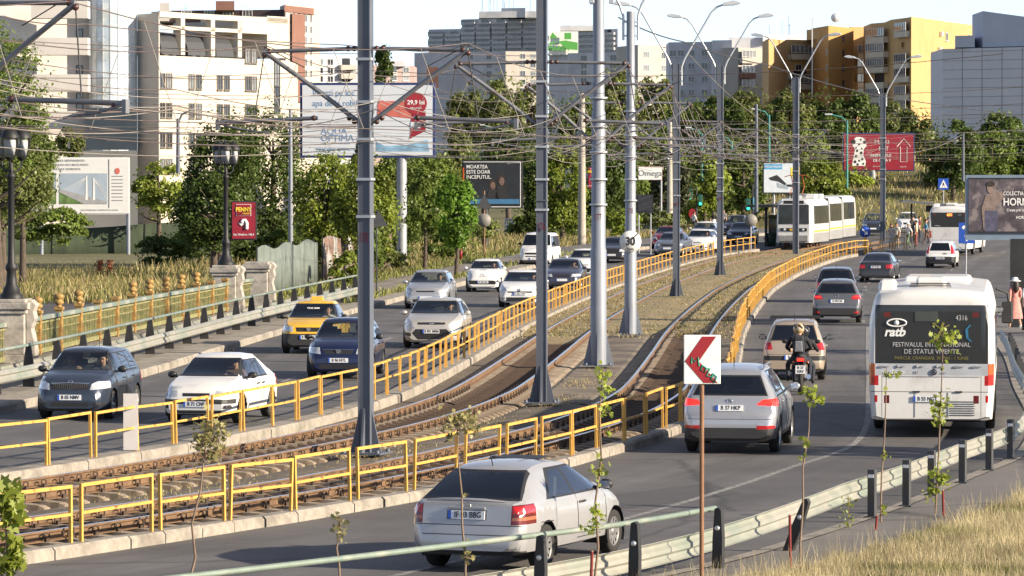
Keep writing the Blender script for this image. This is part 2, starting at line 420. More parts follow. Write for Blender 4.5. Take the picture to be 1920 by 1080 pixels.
# right kerb flush stones, paved path and bank
def re_strip(name, a, b, za, zb, t0, t1, m, step=1.2):
    mb = MB(); n = int((t1 - t0) / step); v = []
    for i in range(n + 1):
        t = t0 + (t1 - t0) * i / n; q, h = RE.off(t, 0)
        nv = Vector((h.y, -h.x))
        for d, z in ((a, za), (b, zb)):
            p = q + nv * (d(q.y) if callable(d) else d); v.append((p.x, p.y, gz(p.y) + z))
    mb.add(v, [(i * 2, i * 2 + 1, i * 2 + 3, i * 2 + 2) for i in range(n)]); return struct(mb.build(name, m))
RL = RE.len
re_strip('right_kerb_stone', -.12, .14, .02, .03, 0, RL, M['concrete'])
re_strip('right_pavement', .14, lambda y: 2.0 if y < 70 else 2.0 + min(1, (y - 70) / 20) * 3.5, .02, .05, 0, RL, M['pavement'])

# worn lane paint
def lane_line(name, dfun, t0, t1, w, dash=None):
    mb = MB(); t = t0
    while t < t1:
        l = dash[0] if dash else 4.0
        n = 3; v = []
        for i in range(n + 1):
            tt = t + l * i / n
            for s in (-w / 2, w / 2): v.append(pt(tt, dfun(tt) + s, .006))
        mb.add(v, [(i * 2, i * 2 + 1, i * 2 + 3, i * 2 + 2) for i in range(n)])
        t += sum(dash) if dash else l
    return struct(mb.build(name, M['line']))
LN = Path([(-2.2, 52), (.4, 59), (2.75, 66), (4.9, 73.6), (7.0, 82.5), (8.95, 103), (10.75, 124), (12.57, 145)])
def free_line():
    mb = MB(); v = []; n = 60
    for i in range(n + 1):
        q, h = LN.at(LN.len * i / n)
        for s in (-.065, .065): v.append((q.x + h.y * s, q.y - h.x * s, .006))
    mb.add(v, [(i * 2, i * 2 + 1, i * 2 + 3, i * 2 + 2) for i in range(n)]); return struct(mb.build('lane_line', M['line']))
free_line()
lane_line('lane_dashes_right', lambda t: dR(t) + 4.05, tA(150), tA(270), .13, (3, 4))
lane_line('lane_dashes_outer', lambda t: dR(t) + 7.6, tA(172), tA(270), .13, (3, 4))
lane_line('edge_line_outer', lambda t: REoff(t) - .5, tA(180), tA(260), .13)
lane_line('lane_dashes_left', lambda t: -3.9, T0, TE, .13, (3, 6))
# asphalt repair patches
def patch(pxs, z=.004):
    mb = MB(); q = [W(x, y, z) for x, y in pxs]; mb.add(q, [tuple(range(len(q)))]); return struct(mb.build('road_patch', M['asphalt_dark']))
patch([(1560, 742), (1625, 742), (1627, 752), (1548, 752)]); patch([(1130, 930), (1330, 905), (1390, 925), (1150, 957)])
patch([(470, 655), (520, 650), (500, 668), (455, 672)])

# riverside road and meadow beyond the balustrade, grass of the track
def poly(name, pts, m):
    mb = MB(); mb.add(pts, [tuple(range(len(pts)))]); return struct(mb.build(name, m))
poly('riverside_road', [(-60, 118, -.25), (-15.2, 118, -.25), (-13.4, 150, -.25), (-11.0, 184, -.25), (-60, 186, -.25)], M['asphalt_dark'])
sweep('track_grass', [(.2, .1), (1.08, .12)], tA(135), tA(257), M['track_grass'], ramp=7)
sweep('track_grass_inner', [(1.14, .1), (2.5, .1)], tA(128), tA(262), M['track_grass'], ramp=7)
sweep('track_middle', [(3.0, -.09), (3.3, -.03), (3.8, .0), (4.4, -.03), (4.75, -.09)], T0 + 2, tA(100), M['dirt'])
sweep('track_slab', [(3.0, -.08), (3.25, -.01), (4.45, -.01), (4.75, -.08)], tA(96), tA(138), M['track_slab'])
sweep('track_grass_middle', [(2.62, .1), (3.8, .13), (5.05, .1)], tA(136), tA(262), M['track_grass'], ramp=7)
sweep('track_grass_right', [(5.18, .1), (6.5, .1)], tA(138), tA(262), M['track_grass'], ramp=7)
sweep('track_grass_outer', [(6.62, .1), (7.5, .12)], tA(112), tA(257), M['dirt'], ramp=7)
sweep('track_edge_dirt', [(.2, .0), (.85, -.02)], tA(86), tA(136), M['dirt'])
# ============================================================ tram tracks
M['rail_side'] = mat('rusty_rail', (.16, .095, .05), .75, .1, var=.3, scale=5, bump=.3, col2=(.1, .055, .03), c2lo=.5, c2hi=.7, s2=1.5)
M['rail_top'] = mat('polished_rail', (.62, .62, .62), .25, 1, var=.1)
M['sleeper'] = mat('sleeper_concrete', (.33, .275, .21), .9, var=.25, scale=6, bump=.4, col2=(.2, .15, .105), c2lo=.45, c2hi=.65, s2=1.3)
M['sleeper_mid'] = mat('sleeper_middle', (.075, .048, .032), .9, var=.35, scale=5, bump=.4)
M['clip'] = mat('rusty_clip', (.06, .04, .028), .8, .2, var=.3, scale=15)
def rail_mesh(d):
    mb = MB(); t0, t1 = T0, tA(285); n = int((t1 - t0) / 1.5)
    prof = [(-.075, .02), (-.075, .035), (-.012, .055), (-.012, .13), (-.036, .145), (-.036, .175), (.036, .175), (.036, .145), (.012, .13), (.012, .055), (.075, .035), (.075, .02)]
    k = len(prof); v = []
    for i in range(n + 1):
        t = t0 + (t1 - t0) * i / n
        v += [pt(t, d + a, z) for a, z in prof]
    for i in range(n):
        for j in range(k - 1):
            mb.add([], []); mb.f.append([i * k + j, i * k + j + 1, (i + 1) * k + j + 1, (i + 1) * k + j]); mb.m.append(1 if j == 5 else 0); mb.sm.append(False)
    mb.v = [tuple(p) for p in v]
    return mb
def sleeper_mb():
    mb = MB(); h = 1.28  # concrete ends; brown middle darkened in colour for shade between the rails
    sec = lambda x, zt, w: [(x, -w - .05, -.16), (x, -w, zt), (x, w, zt), (x, w + .05, -.16)]
    xs = [(-h, -.04, .09), (-h + .1, .0, .1), (-.95, .02, .11), (-.5, .02, .11), (-.3, -.03, .09), (.3, -.03, .09), (.5, .02, .11), (.95, .02, .11), (h - .1, .0, .1), (h, -.04, .09)]
    v = []
    for q in xs: v += sec(*q)
    f = [(i * 4 + j, i * 4 + j + 1, i * 4 + j + 5, i * 4 + j + 4) for i in range(len(xs) - 1) for j in range(3)] + [(3, 2, 1, 0), (len(v) - 4, len(v) - 3, len(v) - 2, len(v) - 1)]
    mb.add(v, f); mb.m = [1 if 3 <= i // 3 <= 5 and i < 27 else 0 for i in range(len(f))]; return mb
def clip_mb():
    mb = MB()
    for s in (-1, 1):
        for r in (-1, 1):
            c = r * .7175 + s * .115
            mb.box((c, 0, .05), (.06, .09, .06)); mb.tube([(c, -.08, .05), (c, -.08, .13), (c, .0, .15), (c, .08, .13), (c, .08, .05)], .013, 5)
    return mb
sleeper_me = None
for tc_, lab in ((1.83, 'left tram track with rusty rails beside the concrete wall of the left road'), (5.88, 'right tram track with shiny rails beside the kerb of the right road')):
    tr = thing('tram_track', lab, 'tram track', (0, 0, 0), group='tram tracks between the roads')
    for s in (-.7535, .7535): rail_mesh(tc_ + s).build('rail', [M['rail_side'], M['rail_top']], tr)
    if sleeper_me is None:
        sleeper_me = sleeper_mb().mesh('sleeper', [M['sleeper'], M['sleeper_mid']]); clip_me = clip_mb().mesh('rail_clip', M['clip'])
    t = T0 + 6; k = 0; rest = MB()
    while t < tA(142):
        p = pt(t, tc_); a = ang(t) + random.uniform(-.012, .012)
        if k < 100:
            o = link('sleeper', sleeper_me, tr, p, a)
            link('rail_clip', clip_me, o)
        else:
            r = Matrix.Rotation(a, 3, 'Z'); m0 = sleeper_mb()
            rest.add([r @ Vector(q) + p for q in m0.v], m0.f); rest.m[-len(m0.f):] = m0.m
        k += 1; t += .63
    o = rest.build('sleeper', [M['sleeper'], M['sleeper_mid']], tr); o['kind'] = 'stuff'

# ============================================================ yellow railings
M['yellow'] = mat('yellow_rail_paint', (.61, .335, .07), .55, var=.2, scale=4, col2=(.2, .085, .035), c2lo=.57, c2hi=.66, s2=5)
def panel_parts(L=1.86, h=.82):
    p1 = MB().bar((0, 0, -.02), (0, 0, h), .045)
    p2 = MB().bar((0, L, -.02), (0, L, h), .045)
    top = MB().bar((0, .0228, h - .024), (0, L - .0228, h - .024), .046)
    mid = MB().bar((0, .0228, h * .5), (0, L - .0228, h * .5), .04)
    return p1, p2, top, mid
PP = [m.mesh(n, M['yellow']) for m, n in zip(panel_parts(), ('post', 'post', 'top_rail', 'mid_rail'))]
whole = MB()
for m in panel_parts(): whole.add(m.v, m.f)
PW = whole.mesh('railing_panel', M['yellow'])
def railing_at(p, a, near, label, grp):
    a += random.uniform(-.02, .02)
    if near:
        r = thing('yellow_railing', label, 'railing', p, a, grp); r.rotation_euler = (random.uniform(-.012, .012), random.uniform(-.035, .035), a)
        for me, n in zip(PP, ('post', 'post', 'top_rail', 'mid_rail')): link(n, me, r)
    else:
        r = link('yellow_railing', PW, None, p, a); tag(r, label, 'railing', grp); r.rotation_euler = (0, random.uniform(-.03, .03), a)
    return r
def railing(name, d, t0, t1, z, near_n, grp, lab):
    t = t0; k = 0
    while t < t1:
        p = pt(t, d(t) if callable(d) else d, z); p2 = pt(t + 2, d(t + 2) if callable(d) else d, z)
        railing_at(p, math.atan2(-(p2.x - p.x), p2.y - p.y), k < near_n, lab, grp)
        t += 2.0; k += 1
railing('r', -.02, tA(66.5), tA(258.5), .2, 24, 'yellow railing panels along the left road', 'yellow steel railing panel standing on the concrete wall beside the left road')
railing('r', lambda t: dR(t) - .16, tA(55.2), tA(253), .17, 26, 'yellow railing panels along the right road', 'yellow steel railing panel standing on the kerb beside the right road')
# the railing turns off along the tram stop
stop_pts = [pt(tA(253), dR(tA(253)) - .16, .17), W(1632, 474, .17), W(1678, 470, .17), W(1722, 466, .17)]
for a, b in zip(stop_pts, stop_pts[1:]):
    dv = b - a; n = max(1, int(dv.length / 2))
    for i in range(n):
        p = a + dv * (i / n); railing_at(p, math.atan2(-dv.x, dv.y), False, 'yellow steel railing panel in front of the people at the tram stop', 'yellow railing panels of the tram stop')

# ============================================================ catenary masts
M['mast'] = mat('mast_paint', (.10, .114, .143), .55, .1, var=.12, scale=1.5, col2=(.15, .13, .12), c2lo=.6, c2hi=.75, s2=2)
M['mast_light'] = mat('mast_light_paint', (.205, .226, .265), .5, .1, var=.12, scale=1.5, col2=(.22, .2, .19), c2lo=.6, c2hi=.75, s2=2)
M['arm_steel'] = mat('arm_steel', (.2, .205, .22), .5, .4, var=.2, scale=3, col2=(.14, .08, .05), c2lo=.55, c2hi=.7, s2=2)
M['galv'] = mat('galvanised_tube', (.5, .52, .54), .4, .5, var=.1)
M['insul'] = mat('insulator', (.06, .025, .02), .35, 0, var=.3, scale=10)
M['wire'] = mat('overhead_wire', (.17, .13, .115), .5, .5, var=.3, scale=.5)
M['wire_light'] = mat('pale_wire', (.27, .24, .215), .5, .2, var=.25, scale=.5)
M['wire_dark'] = mat('black_cable', (.03, .03, .034), .6, 0)
M['num'] = mat('number_paint', (.10, .012, .03), .7, var=.3, scale=20)
M['lamp_head'] = mat('lamp_head', (.58, .6, .62), .35, .3)
GC = 'overhead line masts between the tram tracks'
MASTS = {}
def mast(px, py, h, square, label, num=None, arms=None, up_z=None, lo_z=None, flare=True, w=.24, lamps=False, Y=None, reach=2.0):
    p = W(px, py, .06) if Y is None else Vector(Y)
    # direction along the path
    best = min(range(0, int(LF.len), 1), key=lambda t: (LF.at(t)[0] + Vector((LF.at(t)[1].y, -LF.at(t)[1].x)) * 3.9 - p.xy).length)
    a = ang(best)
    r = thing('tram_mast', label, 'mast', p, a, GC)
    mp = M['mast'] if square else M['mast_light']
    mb = MB()
    if square:                                  # an H section: two flanges and a web, plus stiffeners
        t = .02
        mb.box((-w / 2 + t / 2, 0, h / 2), (t, w, h)); mb.box((w / 2 - t / 2, 0, h / 2), (t, w, h)); mb.box((0, 0, h / 2), (w - 2 * t, w * .86, h))
        mb.box((0, 0, h * .44), (w + .02, w + .02, .03))
    else:
        n = 6; mb.tube([(0, 0, 0), (0, 0, 3.2), (0, 0, 3.25), (0, 0, 7.0), (0, 0, 7.05), (0, 0, h)], [w * .56, w * .56, w * .5, w * .48, w * .42, w * .38], 18)
    mb.build('shaft', mp, r)
    if flare:
        for q in range(4):
            mb = MB(); ca, sa = math.cos(q * math.pi / 2), math.sin(q * math.pi / 2)
            fl = .22 if square else .27; pr = [(w * .44, 0), (w * .44 + fl, 0), (w * .44 + fl - .04, .07), (w * .46, .86 if square else 1.05)]
            th = .02
            v = [(x * ca - s * sa, x * sa + s * ca, z) for s in (-th, th) for x, z in pr]
            mb.add(v, [(0, 1, 2, 3), (7, 6, 5, 4), (0, 4, 5, 1), (1, 5, 6, 2), (2, 6, 7, 3), (3, 7, 4, 0)]); mb.build('base_fin', mp, r)
        mb = MB(); mb.box((0, 0, .01), (.8, .8, .03))
        for sx in (-1, 1):
            for sy in (-1, 1): mb.lathe([(.04, .02), (.04, .08), (0, .08)], (sx * .33, sy * .33, 0), 8)
        mb.build('base_plate', M['mast'], r)
    for z in (4.45, 5.15, 5.9, 6.6, 7.4):
        if z < h - .5:
            mb = MB(); mb.box((0, 0, z), (w + .05, w + .05, .05)) if square else mb.lathe([(w * .55, z - .03), (w * .62, z - .03), (w * .62, z + .03), (w * .55, z + .03)], n=14)
            mb.build('band', M['galv'], r)
    if num:
        o = text(num, .25, M['num'], r, (0, -w / 2 - .018, 4.05 if square else 4.1), FACE, 'number', bold=.012, sx=.5)
        if not square: o.location.y = -w * .56 - .02
    for s in (arms or ()):                      # cantilever: top tube, strut, registration arm, insulators
        top, low = up_z, lo_z
        mb = MB(); x0 = s * w / 2; e = s * reach
        mb.tube([(x0, 0, top), (e, 0, top - .04)], .038, 8); mb.tube([(x0 - s * .02, 0, low), (s * 1.0, 0, low + (top - low) * .47), (e, 0, top - .05)], .045, 8)
        mb.build('cantilever', M['arm_steel'], r)
        mb = MB(); sx = s * .62; zz = low + .2
        mb.tube([(s * .95, 0, low + .1), (s * 2.95, 0, low + .02)], .04, 8); mb.tube([(s * 1.9, -.02, low - .18), (s * 2.5, -.02, low - .1), (s * 2.9, -.02, low + .0)], .022, 6)
        mb.box((s * 2.93, 0, low - .02), (.07, .1, .2)); mb.build('registration_arm', M['arm_steel'], r)
        mb = MB()
        for (xa, za) in ((x0 + s * .1, top), (x0 + s * .22, top), (x0 + s * .1, low + .03), (x0 + s * .2, low + .1), (e - s * .1, top - .04), (e, top - .1), (s * 1.02, low + .1), (s * 2.75, low)):
            mb = MB(); mb.ball((0, 0, 0), .055, 8, 5); mb.build('insulator', M['insul'], r, (xa, 0, za))
        mb = MB(); mb.tube([(e, 0, top - .06), (s * 2.2, 0, low + .1)], .012, 5); mb.tube([(e, 0, top), (s * 2.0, 0, top + .05), (s * 1.2, 0, top - .35)], .01, 5); mb.build('stay', M['wire_dark'], r)
    if lamps:
        for s in (-1, 1):
            mb = MB(); q = [(s * (w * .4 + .1), 0, h - .95), (s * (w * .4 + .1), 0, h - .15), (s * .36, 0, h + .22), (s * 1.5, 0, h + 2.2), (s * 1.75, 0, h + 2.45), (s * 2.05, 0, h + 2.56)]
            mb.tube(q, .042, 8)
            mb.box((s * .12, 0, h - .35), (.24, .1, .05)); mb.box((s * .12, 0, h - .8), (.24, .1, .05))
            o = mb.build('lamp_arm', M['galv'], r)
            mb = MB(); mb.prism([(s * 1.95, h + 2.50), (s * 2.05, h + 2.64), (s * 2.5, h + 2.74), (s * 2.78, h + 2.68), (s * 2.8, h + 2.6), (s * 2.5, h + 2.52)], -.13, .13, 'y'); mb.build('lamp_head', M['lamp_head'], o, bevel=.03)
    MASTS[num or label] = (p, a)
    return r
mast(-87, 990, 9.6, True, 'square grey mast just off the left edge whose arm reaches into the picture', None, (1,), 7.7, 6.2, Y=(-8.1, 59.5, .06), reach=2.1)
mast(686, 850, 10.2, True, 'square blue grey tram mast numbered 175 nearest in view', '175', (-1, 1), 7.6, 6.2)
mast(1016, 755, 10.6, True, 'square blue grey tram mast numbered 176', '176', (-1, 1), 7.85, 6.4)
m177 = mast(1122, 685, 11.5, False, 'round grey tram mast numbered 177 with aerials at its top', '177', (-1, 1), 7.8, 6.2, w=.4)
mb = MB()
for a in (0, 2.1, 4.2):
    c = (.36 * math.cos(a), .36 * math.sin(a)); mb.box((c[0], c[1], 10.8), (.14, .1, 1.6)); mb.bar((0, 0, 10.3), (c[0], c[1], 10.3), .04); mb.bar((0, 0, 11.2), (c[0], c[1], 11.2), .04)
mb.build('aerial', M['galv'], m177, bevel=.015)
mast(1182, 628, 10.7, False, 'round grey tram mast numbered 178 carrying the 30 sign', '178', (-1, 1), 7.7, 6.2, w=.36, lamps=True)
mast(1268, 558, 10.2, True, 'square grey tram mast with two street lamps right of the 30 sign', '179', (-1, 1), 7.7, 6.2, w=.3, lamps=True)
mast(1350, 518, 11.0, True, 'square grey tram mast with double lamp in front of the grey flats', '180', (-1, 1), 7.7, 6.2, w=.32, lamps=True)
mast(1492, 470, 10.9, True, 'square grey tram mast with double lamp right in front of the tram', None, (-1, 1), 7.7, 6.2, w=.34, lamps=True, Y=tuple(W(1492, 478, .06)), flare=False)

# ------------------------------------------------------------ overhead wires
GW = 'overhead wires of the tram line'
def wire(pts, r=.012, m='wire', label='thin overhead wire strung above the tram tracks', sag=0, seg=8, name='overhead_wire', g=GW):
    P = []
    for a, b in zip(pts, pts[1:]):
        a = Vector(a); b = Vector(b)
        for i in range(seg):
            k = i / seg; q = a.lerp(b, k); q.z -= sag * 4 * k * (1 - k); P.append(q)
    P.append(Vector(pts[-1]))
    mb = MB(); mb.tube(P, r * .72, 5, cap=False); o = mb.build(name, M[m]); return tag(o, label, 'wire', g)
mp = [MASTS[k] for k in list(MASTS)]
def mpos(i, dx, z):
    p, a = mp[i]; return Vector((p.x + dx * math.cos(a), p.y + dx * math.sin(a), p.z + z))
NM = len(mp)
# contact and catenary wires over each track, with droppers
for s, nm in ((-1, 'left'), (1, 'right')):
    c = [mpos(i, s * 2.55, 6.0) for i in range(NM)]
    c = [c[0] + (c[0] - c[1])] + c + [pt(tA(300), 1.8 if s < 0 else 5.9, 6.0), pt(TE, 1.8 if s < 0 else 5.9, 6)]
    wire(c, .012, 'wire', 'contact wire stretched above the %s tram track' % nm)
    k = [mpos(i, s * 2.0, 7.68) for i in range(NM)]
    k = [k[0] + (k[0] - k[1])] + k + [pt(tA(300), 1.8 if s < 0 else 5.9, 7.6), pt(TE, 1.8 if s < 0 else 5.9, 7.6)]
    wire(k, .014, 'wire', 'sagging carrier wire above the %s tram track' % nm, sag=.35)
    for a, b, e, f in zip(c, c[1:], k, k[1:]):
        for q in (.15, .4, .6, .85):
            p = a.lerp(b, q); r = e.lerp(f, q); r.z -= .35 * 4 * q * (1 - q); mb = MB(); mb.tube([p, r], .006, 4, cap=False)
            tag(mb.build('dropper_wire', M['wire_light']), 'short dropper wire hanging between the two wires of the %s track' % nm, 'wire', GW)
# feeder cables slung from mast to mast
for j, (dx, z, sg, m, r) in enumerate(((-.2, 6.75, .3, 'wire_light', .011), (.22, 6.6, .42, 'wire_light', .012), (-.25, 6.2, .3, 'wire_light', .01), (.25, 5.95, .2, 'wire', .012), (-.15, 5.75, .18, 'wire_light', .01), (.2, 6.4, .5, 'wire_dark', .012), (-.22, 7.1, .3, 'wire', .01))):
    c = [mpos(i, dx, z + .08 * math.sin(i * 2.1 + j)) for i in range(NM)]
    c = [c[0] + (c[0] - c[1]) * 1.0] + c
    wire(c, r, m, ('lowest feeder cable', 'feeder cable in the middle of the bundle', 'one of the upper feeder cables')[0 if z < 5.8 else 1 if z < 6.6 else 2] + ' slung from mast to mast', sag=sg, seg=12)
# span wires running across to the roadside
def span(a, b, z0, z1, m='wire', r=.01, sag=.2): wire([a, b], r, m, 'span wire running across the road', sag, 10)
for i in range(1, NM):
    for dz, sg in ((6.15, .12), (7.2, .25)):
        L = mpos(i, -13.5 - i, dz + .3); wire([L, mpos(i, -.2, dz), mpos(i, 11 + i, dz + .2)], .009, 'wire_light' if dz < 7 else 'wire', 'span wire running across both roads at a tram mast', sg, 8)
for i in range(2, NM - 1):                       # slack loops and crossing stays
    for j in range(3):
        rr = random.Random(i * 10 + j)
        a = mpos(i, rr.uniform(-2.6, 2.6), rr.uniform(5.4, 7.0)); b = mpos(i + 1 if j % 2 else i, rr.uniform(-2.9, 2.9), rr.uniform(5.5, 7.4))
        if i + 1 > NM - 1: continue
        wire([a, b], .009, rr.choice(['wire_light', 'wire', 'wire_light']), 'slack stay wire in the tangle around the tram masts', rr.uniform(.03, .22), 10)
# bundle dropping in from the left edge, and the black cable at the upper right
for j, (ya, yb, yc, sg) in enumerate(((160, 200, 226, .0), (198, 198, 232, .0), (212, 203, 240, .0), (176, 206, 236, .0), (232, 240, 244, .0), (120, 168, 210, .0))):
    wire([D(-40, ya, 62), D(330, yb, 67), D(686, yc, 77.6)], .011, ('wire_light', 'wire')[j % 2], 'cable sweeping from the left edge to mast 175', .12, 10)
wire([D(0, 30, 62), D(160, 45, 64), D(640, 84, 77), D(1010, 105, 95)], .013, 'wire', 'carrier wire with rusty hangers from the upper left', .05, 10)
wire([D(0, 75, 62), D(520, 97, 75), D(686, 100, 78)], .01, 'wire', 'thin wire across the cream office block', .02, 8)
wire([D(1160, 33, 137), D(1280, 78, 160), D(1440, 122, 190), D(1640, 178, 230), D(1940, 218, 300)], .035, 'wire_dark', 'thick black cable crossing the upper right of the sky', .1, 8)
wire([D(1290, 100, 181), D(1500, 260, 255), D(1655, 285, 300), D(1805, 252, 340)], .02, 'wire_light', 'pale cable dipping in front of the red billboard', .6, 10)
for j in range(7):
    rr = random.Random(90 + j)
    wire([D(1290 + j * 8, rr.uniform(215, 262), 182), D(1356, rr.uniform(225, 300), 217), D(1492, rr.uniform(235, 300), 255), D(1655, rr.uniform(245, 300), 300)], .014, rr.choice(['wire_light', 'wire']), 'cable strung between the lamp masts near the tram stop', rr.uniform(.1, .6), 8)
# ============================================================ people (one continuous skinned body each)
SKINM = M['skin']
def cloth(name, col): return mat('cloth_' + name, col, .9, var=.2, scale=9, col2=[c * .7 for c in col], c2lo=.5, c2hi=.7, s2=6)
POSES = {}
TMP = bpy.data.scenes.new('workbench')
def pose(kind):
    J = dict(pelvis=(0, 0, .96), waist=(0, -.01, 1.12), chest=(0, 0, 1.32), neck=(0, .0, 1.49), jaw=(0, .035, 1.57), head=(0, .02, 1.655), crown=(0, .005, 1.72), nose=(0, .115, 1.62),
             sl=(-.18, 0, 1.42), el=(-.235, -.03, 1.14), wl=(-.24, .04, .9), hl=(-.24, .07, .80), sr=(.18, 0, 1.42), er=(.235, -.03, 1.14), wr=(.24, .04, .9), hr=(.24, .07, .80),
             pl=(-.095, 0, .92), kl=(-.105, .02, .5), al=(-.105, -.03, .085), tl=(-.12, .13, .035), pr=(.095, 0, .92), kr=(.105, .02, .5), ar=(.105, -.03, .085), tr=(.12, .13, .035))
    if kind == 'walk':
        J.update(kl=(-.1, .17, .52), al=(-.1, .24, .1), tl=(-.11, .4, .05), kr=(.1, -.02, .5), ar=(.1, -.28, .16), tr=(.1, -.14, .05), el=(-.24, -.14, 1.16), wl=(-.24, -.12, .93), hl=(-.24, -.1, .84), er=(.24, .08, 1.15), wr=(.22, .22, .97), hr=(.22, .27, .9))
    if kind == 'bag':
        J.update(er=(.25, .02, 1.15), wr=(.2, .2, 1.08), hr=(.16, .27, 1.12))
    if kind == 'drive':
        J = {k: (x, y, z - .96 + .30) for k, (x, y, z) in J.items()}
        J.update(waist=(0, -.03, .46), chest=(0, -.08, .66), neck=(0, -.08, .83), jaw=(0, -.035, .91), head=(0, -.05, .99), crown=(0, -.065, 1.05), nose=(0, .045, .955), sl=(-.18, -.08, .76), sr=(.18, -.08, .76),
                 el=(-.27, .08, .53), wl=(-.16, .3, .6), hl=(-.13, .37, .64), er=(.27, .08, .53), wr=(.16, .3, .6), hr=(.13, .37, .64),
                 pl=(-.1, .03, .28), kl=(-.16, .44, .36), al=(-.13, .66, .06), tl=(-.13, .8, .06), pr=(.1, .03, .28), kr=(.16, .44, .36), ar=(.13, .66, .06), tr=(.13, .8, .06))
    if kind == 'ride':       # astride a motorbike, hands on the bars
        J = {k: (x, y, z - .96 + .82) for k, (x, y, z) in J.items()}
        J.update(waist=(0, .02, .98), chest=(0, .1, 1.18), neck=(0, .15, 1.34), jaw=(0, .2, 1.42), head=(0, .19, 1.5), crown=(0, .18, 1.56), nose=(0, .28, 1.46), sl=(-.19, .12, 1.27), sr=(.19, .12, 1.27),
                 el=(-.34, .28, 1.04), wl=(-.34, .5, 1.02), hl=(-.33, .58, 1.02), er=(.34, .28, 1.04), wr=(.34, .5, 1.02), hr=(.33, .58, 1.02),
                 pl=(-.11, .03, .8), kl=(-.24, .38, .66), al=(-.22, .1, .3), tl=(-.23, .24, .25), pr=(.11, .03, .8), kr=(.24, .38, .66), ar=(.22, .1, .3), tr=(.23, .24, .25))
    if kind == 'pillion':
        J = {k: (x, y, z - .96 + .90) for k, (x, y, z) in J.items()}
        J.update(waist=(0, 0, 1.06), chest=(0, .03, 1.26), neck=(0, .06, 1.43), jaw=(0, .1, 1.51), head=(0, .09, 1.59), crown=(0, .08, 1.65), nose=(0, .19, 1.55), sl=(-.19, .04, 1.36), sr=(.19, .04, 1.36),
                 el=(-.3, .18, 1.12), wl=(-.22, .38, 1.06), hl=(-.16, .44, 1.06), er=(.3, .18, 1.12), wr=(.22, .38, 1.06), hr=(.16, .44, 1.06),
                 pl=(-.11, .03, .88), kl=(-.27, .36, .72), al=(-.26, .06, .38), tl=(-.27, .2, .33), pr=(.11, .03, .88), kr=(.27, .36, .72), ar=(.26, .06, .38), tr=(.27, .2, .33))
    return J
RAD = dict(pelvis=.15, waist=.13, chest=.155, neck=.055, jaw=.075, head=.098, crown=.06, nose=.016, s=.075, e=.05, w=.036, h=.042, p=.095, k=.065, a=.045, t=.04)
BONES = [('pelvis', 'waist', 'top'), ('waist', 'chest', 'top'), ('chest', 'neck', 'top'), ('neck', 'jaw', 'skin'), ('jaw', 'head', 'skin'), ('head', 'crown', 'skin'), ('jaw', 'nose', 'skin')]
for s in 'lr': BONES += [('chest', 's' + s, 'top'), ('s' + s, 'e' + s, 'top'), ('e' + s, 'w' + s, 'arm'), ('w' + s, 'h' + s, 'skin'), ('pelvis', 'p' + s, 'leg'), ('p' + s, 'k' + s, 'leg'), ('k' + s, 'a' + s, 'shin'), ('a' + s, 't' + s, 'shoe')]
def body_mesh(kind, key, top, leg, arm=None, shin=None, shoe=None, slim=1.0):
    k = (kind, key)
    if k in POSES: return POSES[k]
    J = pose(kind); names = list(J); idx = {n: i for i, n in enumerate(names)}
    me = bpy.data.meshes.new('person'); me.from_pydata([J[n] for n in names], [(idx[a], idx[b]) for a, b, _ in BONES], [])
    o = bpy.data.objects.new('person', me); TMP.collection.objects.link(o)
    sm = o.modifiers.new('skin', 'SKIN'); sub = o.modifiers.new('sub', 'SUBSURF'); sub.levels = 1; sub.render_levels = 1
    for n, i in idx.items():
        r = RAD.get(n) or RAD[n[0]]
        if n in ('pelvis', 'waist', 'chest'): me.skin_vertices[0].data[i].radius = (r * slim, r * slim * .72)
        else: me.skin_vertices[0].data[i].radius = (r, r)
    me.skin_vertices[0].data[idx['pelvis']].use_root = True
    TMP.view_layers[0].update(); dg = TMP.view_layers[0].depsgraph
    out = bpy.data.meshes.new_from_object(o.evaluated_get(dg)); bpy.data.objects.remove(o)
    reg = {'top': top, 'leg': leg, 'skin': SKINM, 'arm': arm or top, 'shin': shin or leg, 'shoe': shoe or M['black'], 'eye': M['ink']}
    order = list(reg); out.materials.clear()
    for r in order: out.materials.append(reg[r])
    segs = [(Vector(J[a]), Vector(J[b]), order.index(r)) for a, b, r in BONES]
    mi = []
    for p in out.polygons:
        best = (9, 0)
        for a, b, r in segs:
            d = b - a; t = max(0, min(1, (p.center - a).dot(d) / d.length_squared)); q = (p.center - a - d * t).length
            if q < best[0]: best = (q, r)
        mi.append(best[1])
    out.polygons.foreach_set('material_index', mi); out.polygons.foreach_set('use_smooth', [True] * len(mi))
    POSES[k] = (out, J)
    return POSES[k]
def hair_mb(J, long=False, full=False):
    mb = MB(); c = Vector(J['head'])
    n, k = 14, 9; v = []
    for i in range(k + 1):
        ph = math.pi * .62 * i / k
        for j in range(n):
            t = 2 * math.pi * j / n; fr = math.sin(t)
            p = ph * (1 if fr < .3 else (.62 if not full else 1.0))
            v.append((c.x + .112 * math.sin(p) * math.cos(t), c.y - .008 + .125 * math.sin(p) * fr, c.z + .012 + .115 * math.cos(p)))
    mb.add(v, [(i * n + j, i * n + (j + 1) % n, (i + 1) * n + (j + 1) % n, (i + 1) * n + j) for i in range(k) for j in range(n)], 0, True)
    if long: mb.tube([(c.x, c.y - .07, c.z + .02), (c.x, c.y - .11, c.z - .12), (c.x, c.y - .12, c.z - .28), (c.x, c.y - .11, c.z - .38)], [.09, .11, .1, .04], 10)
    return mb
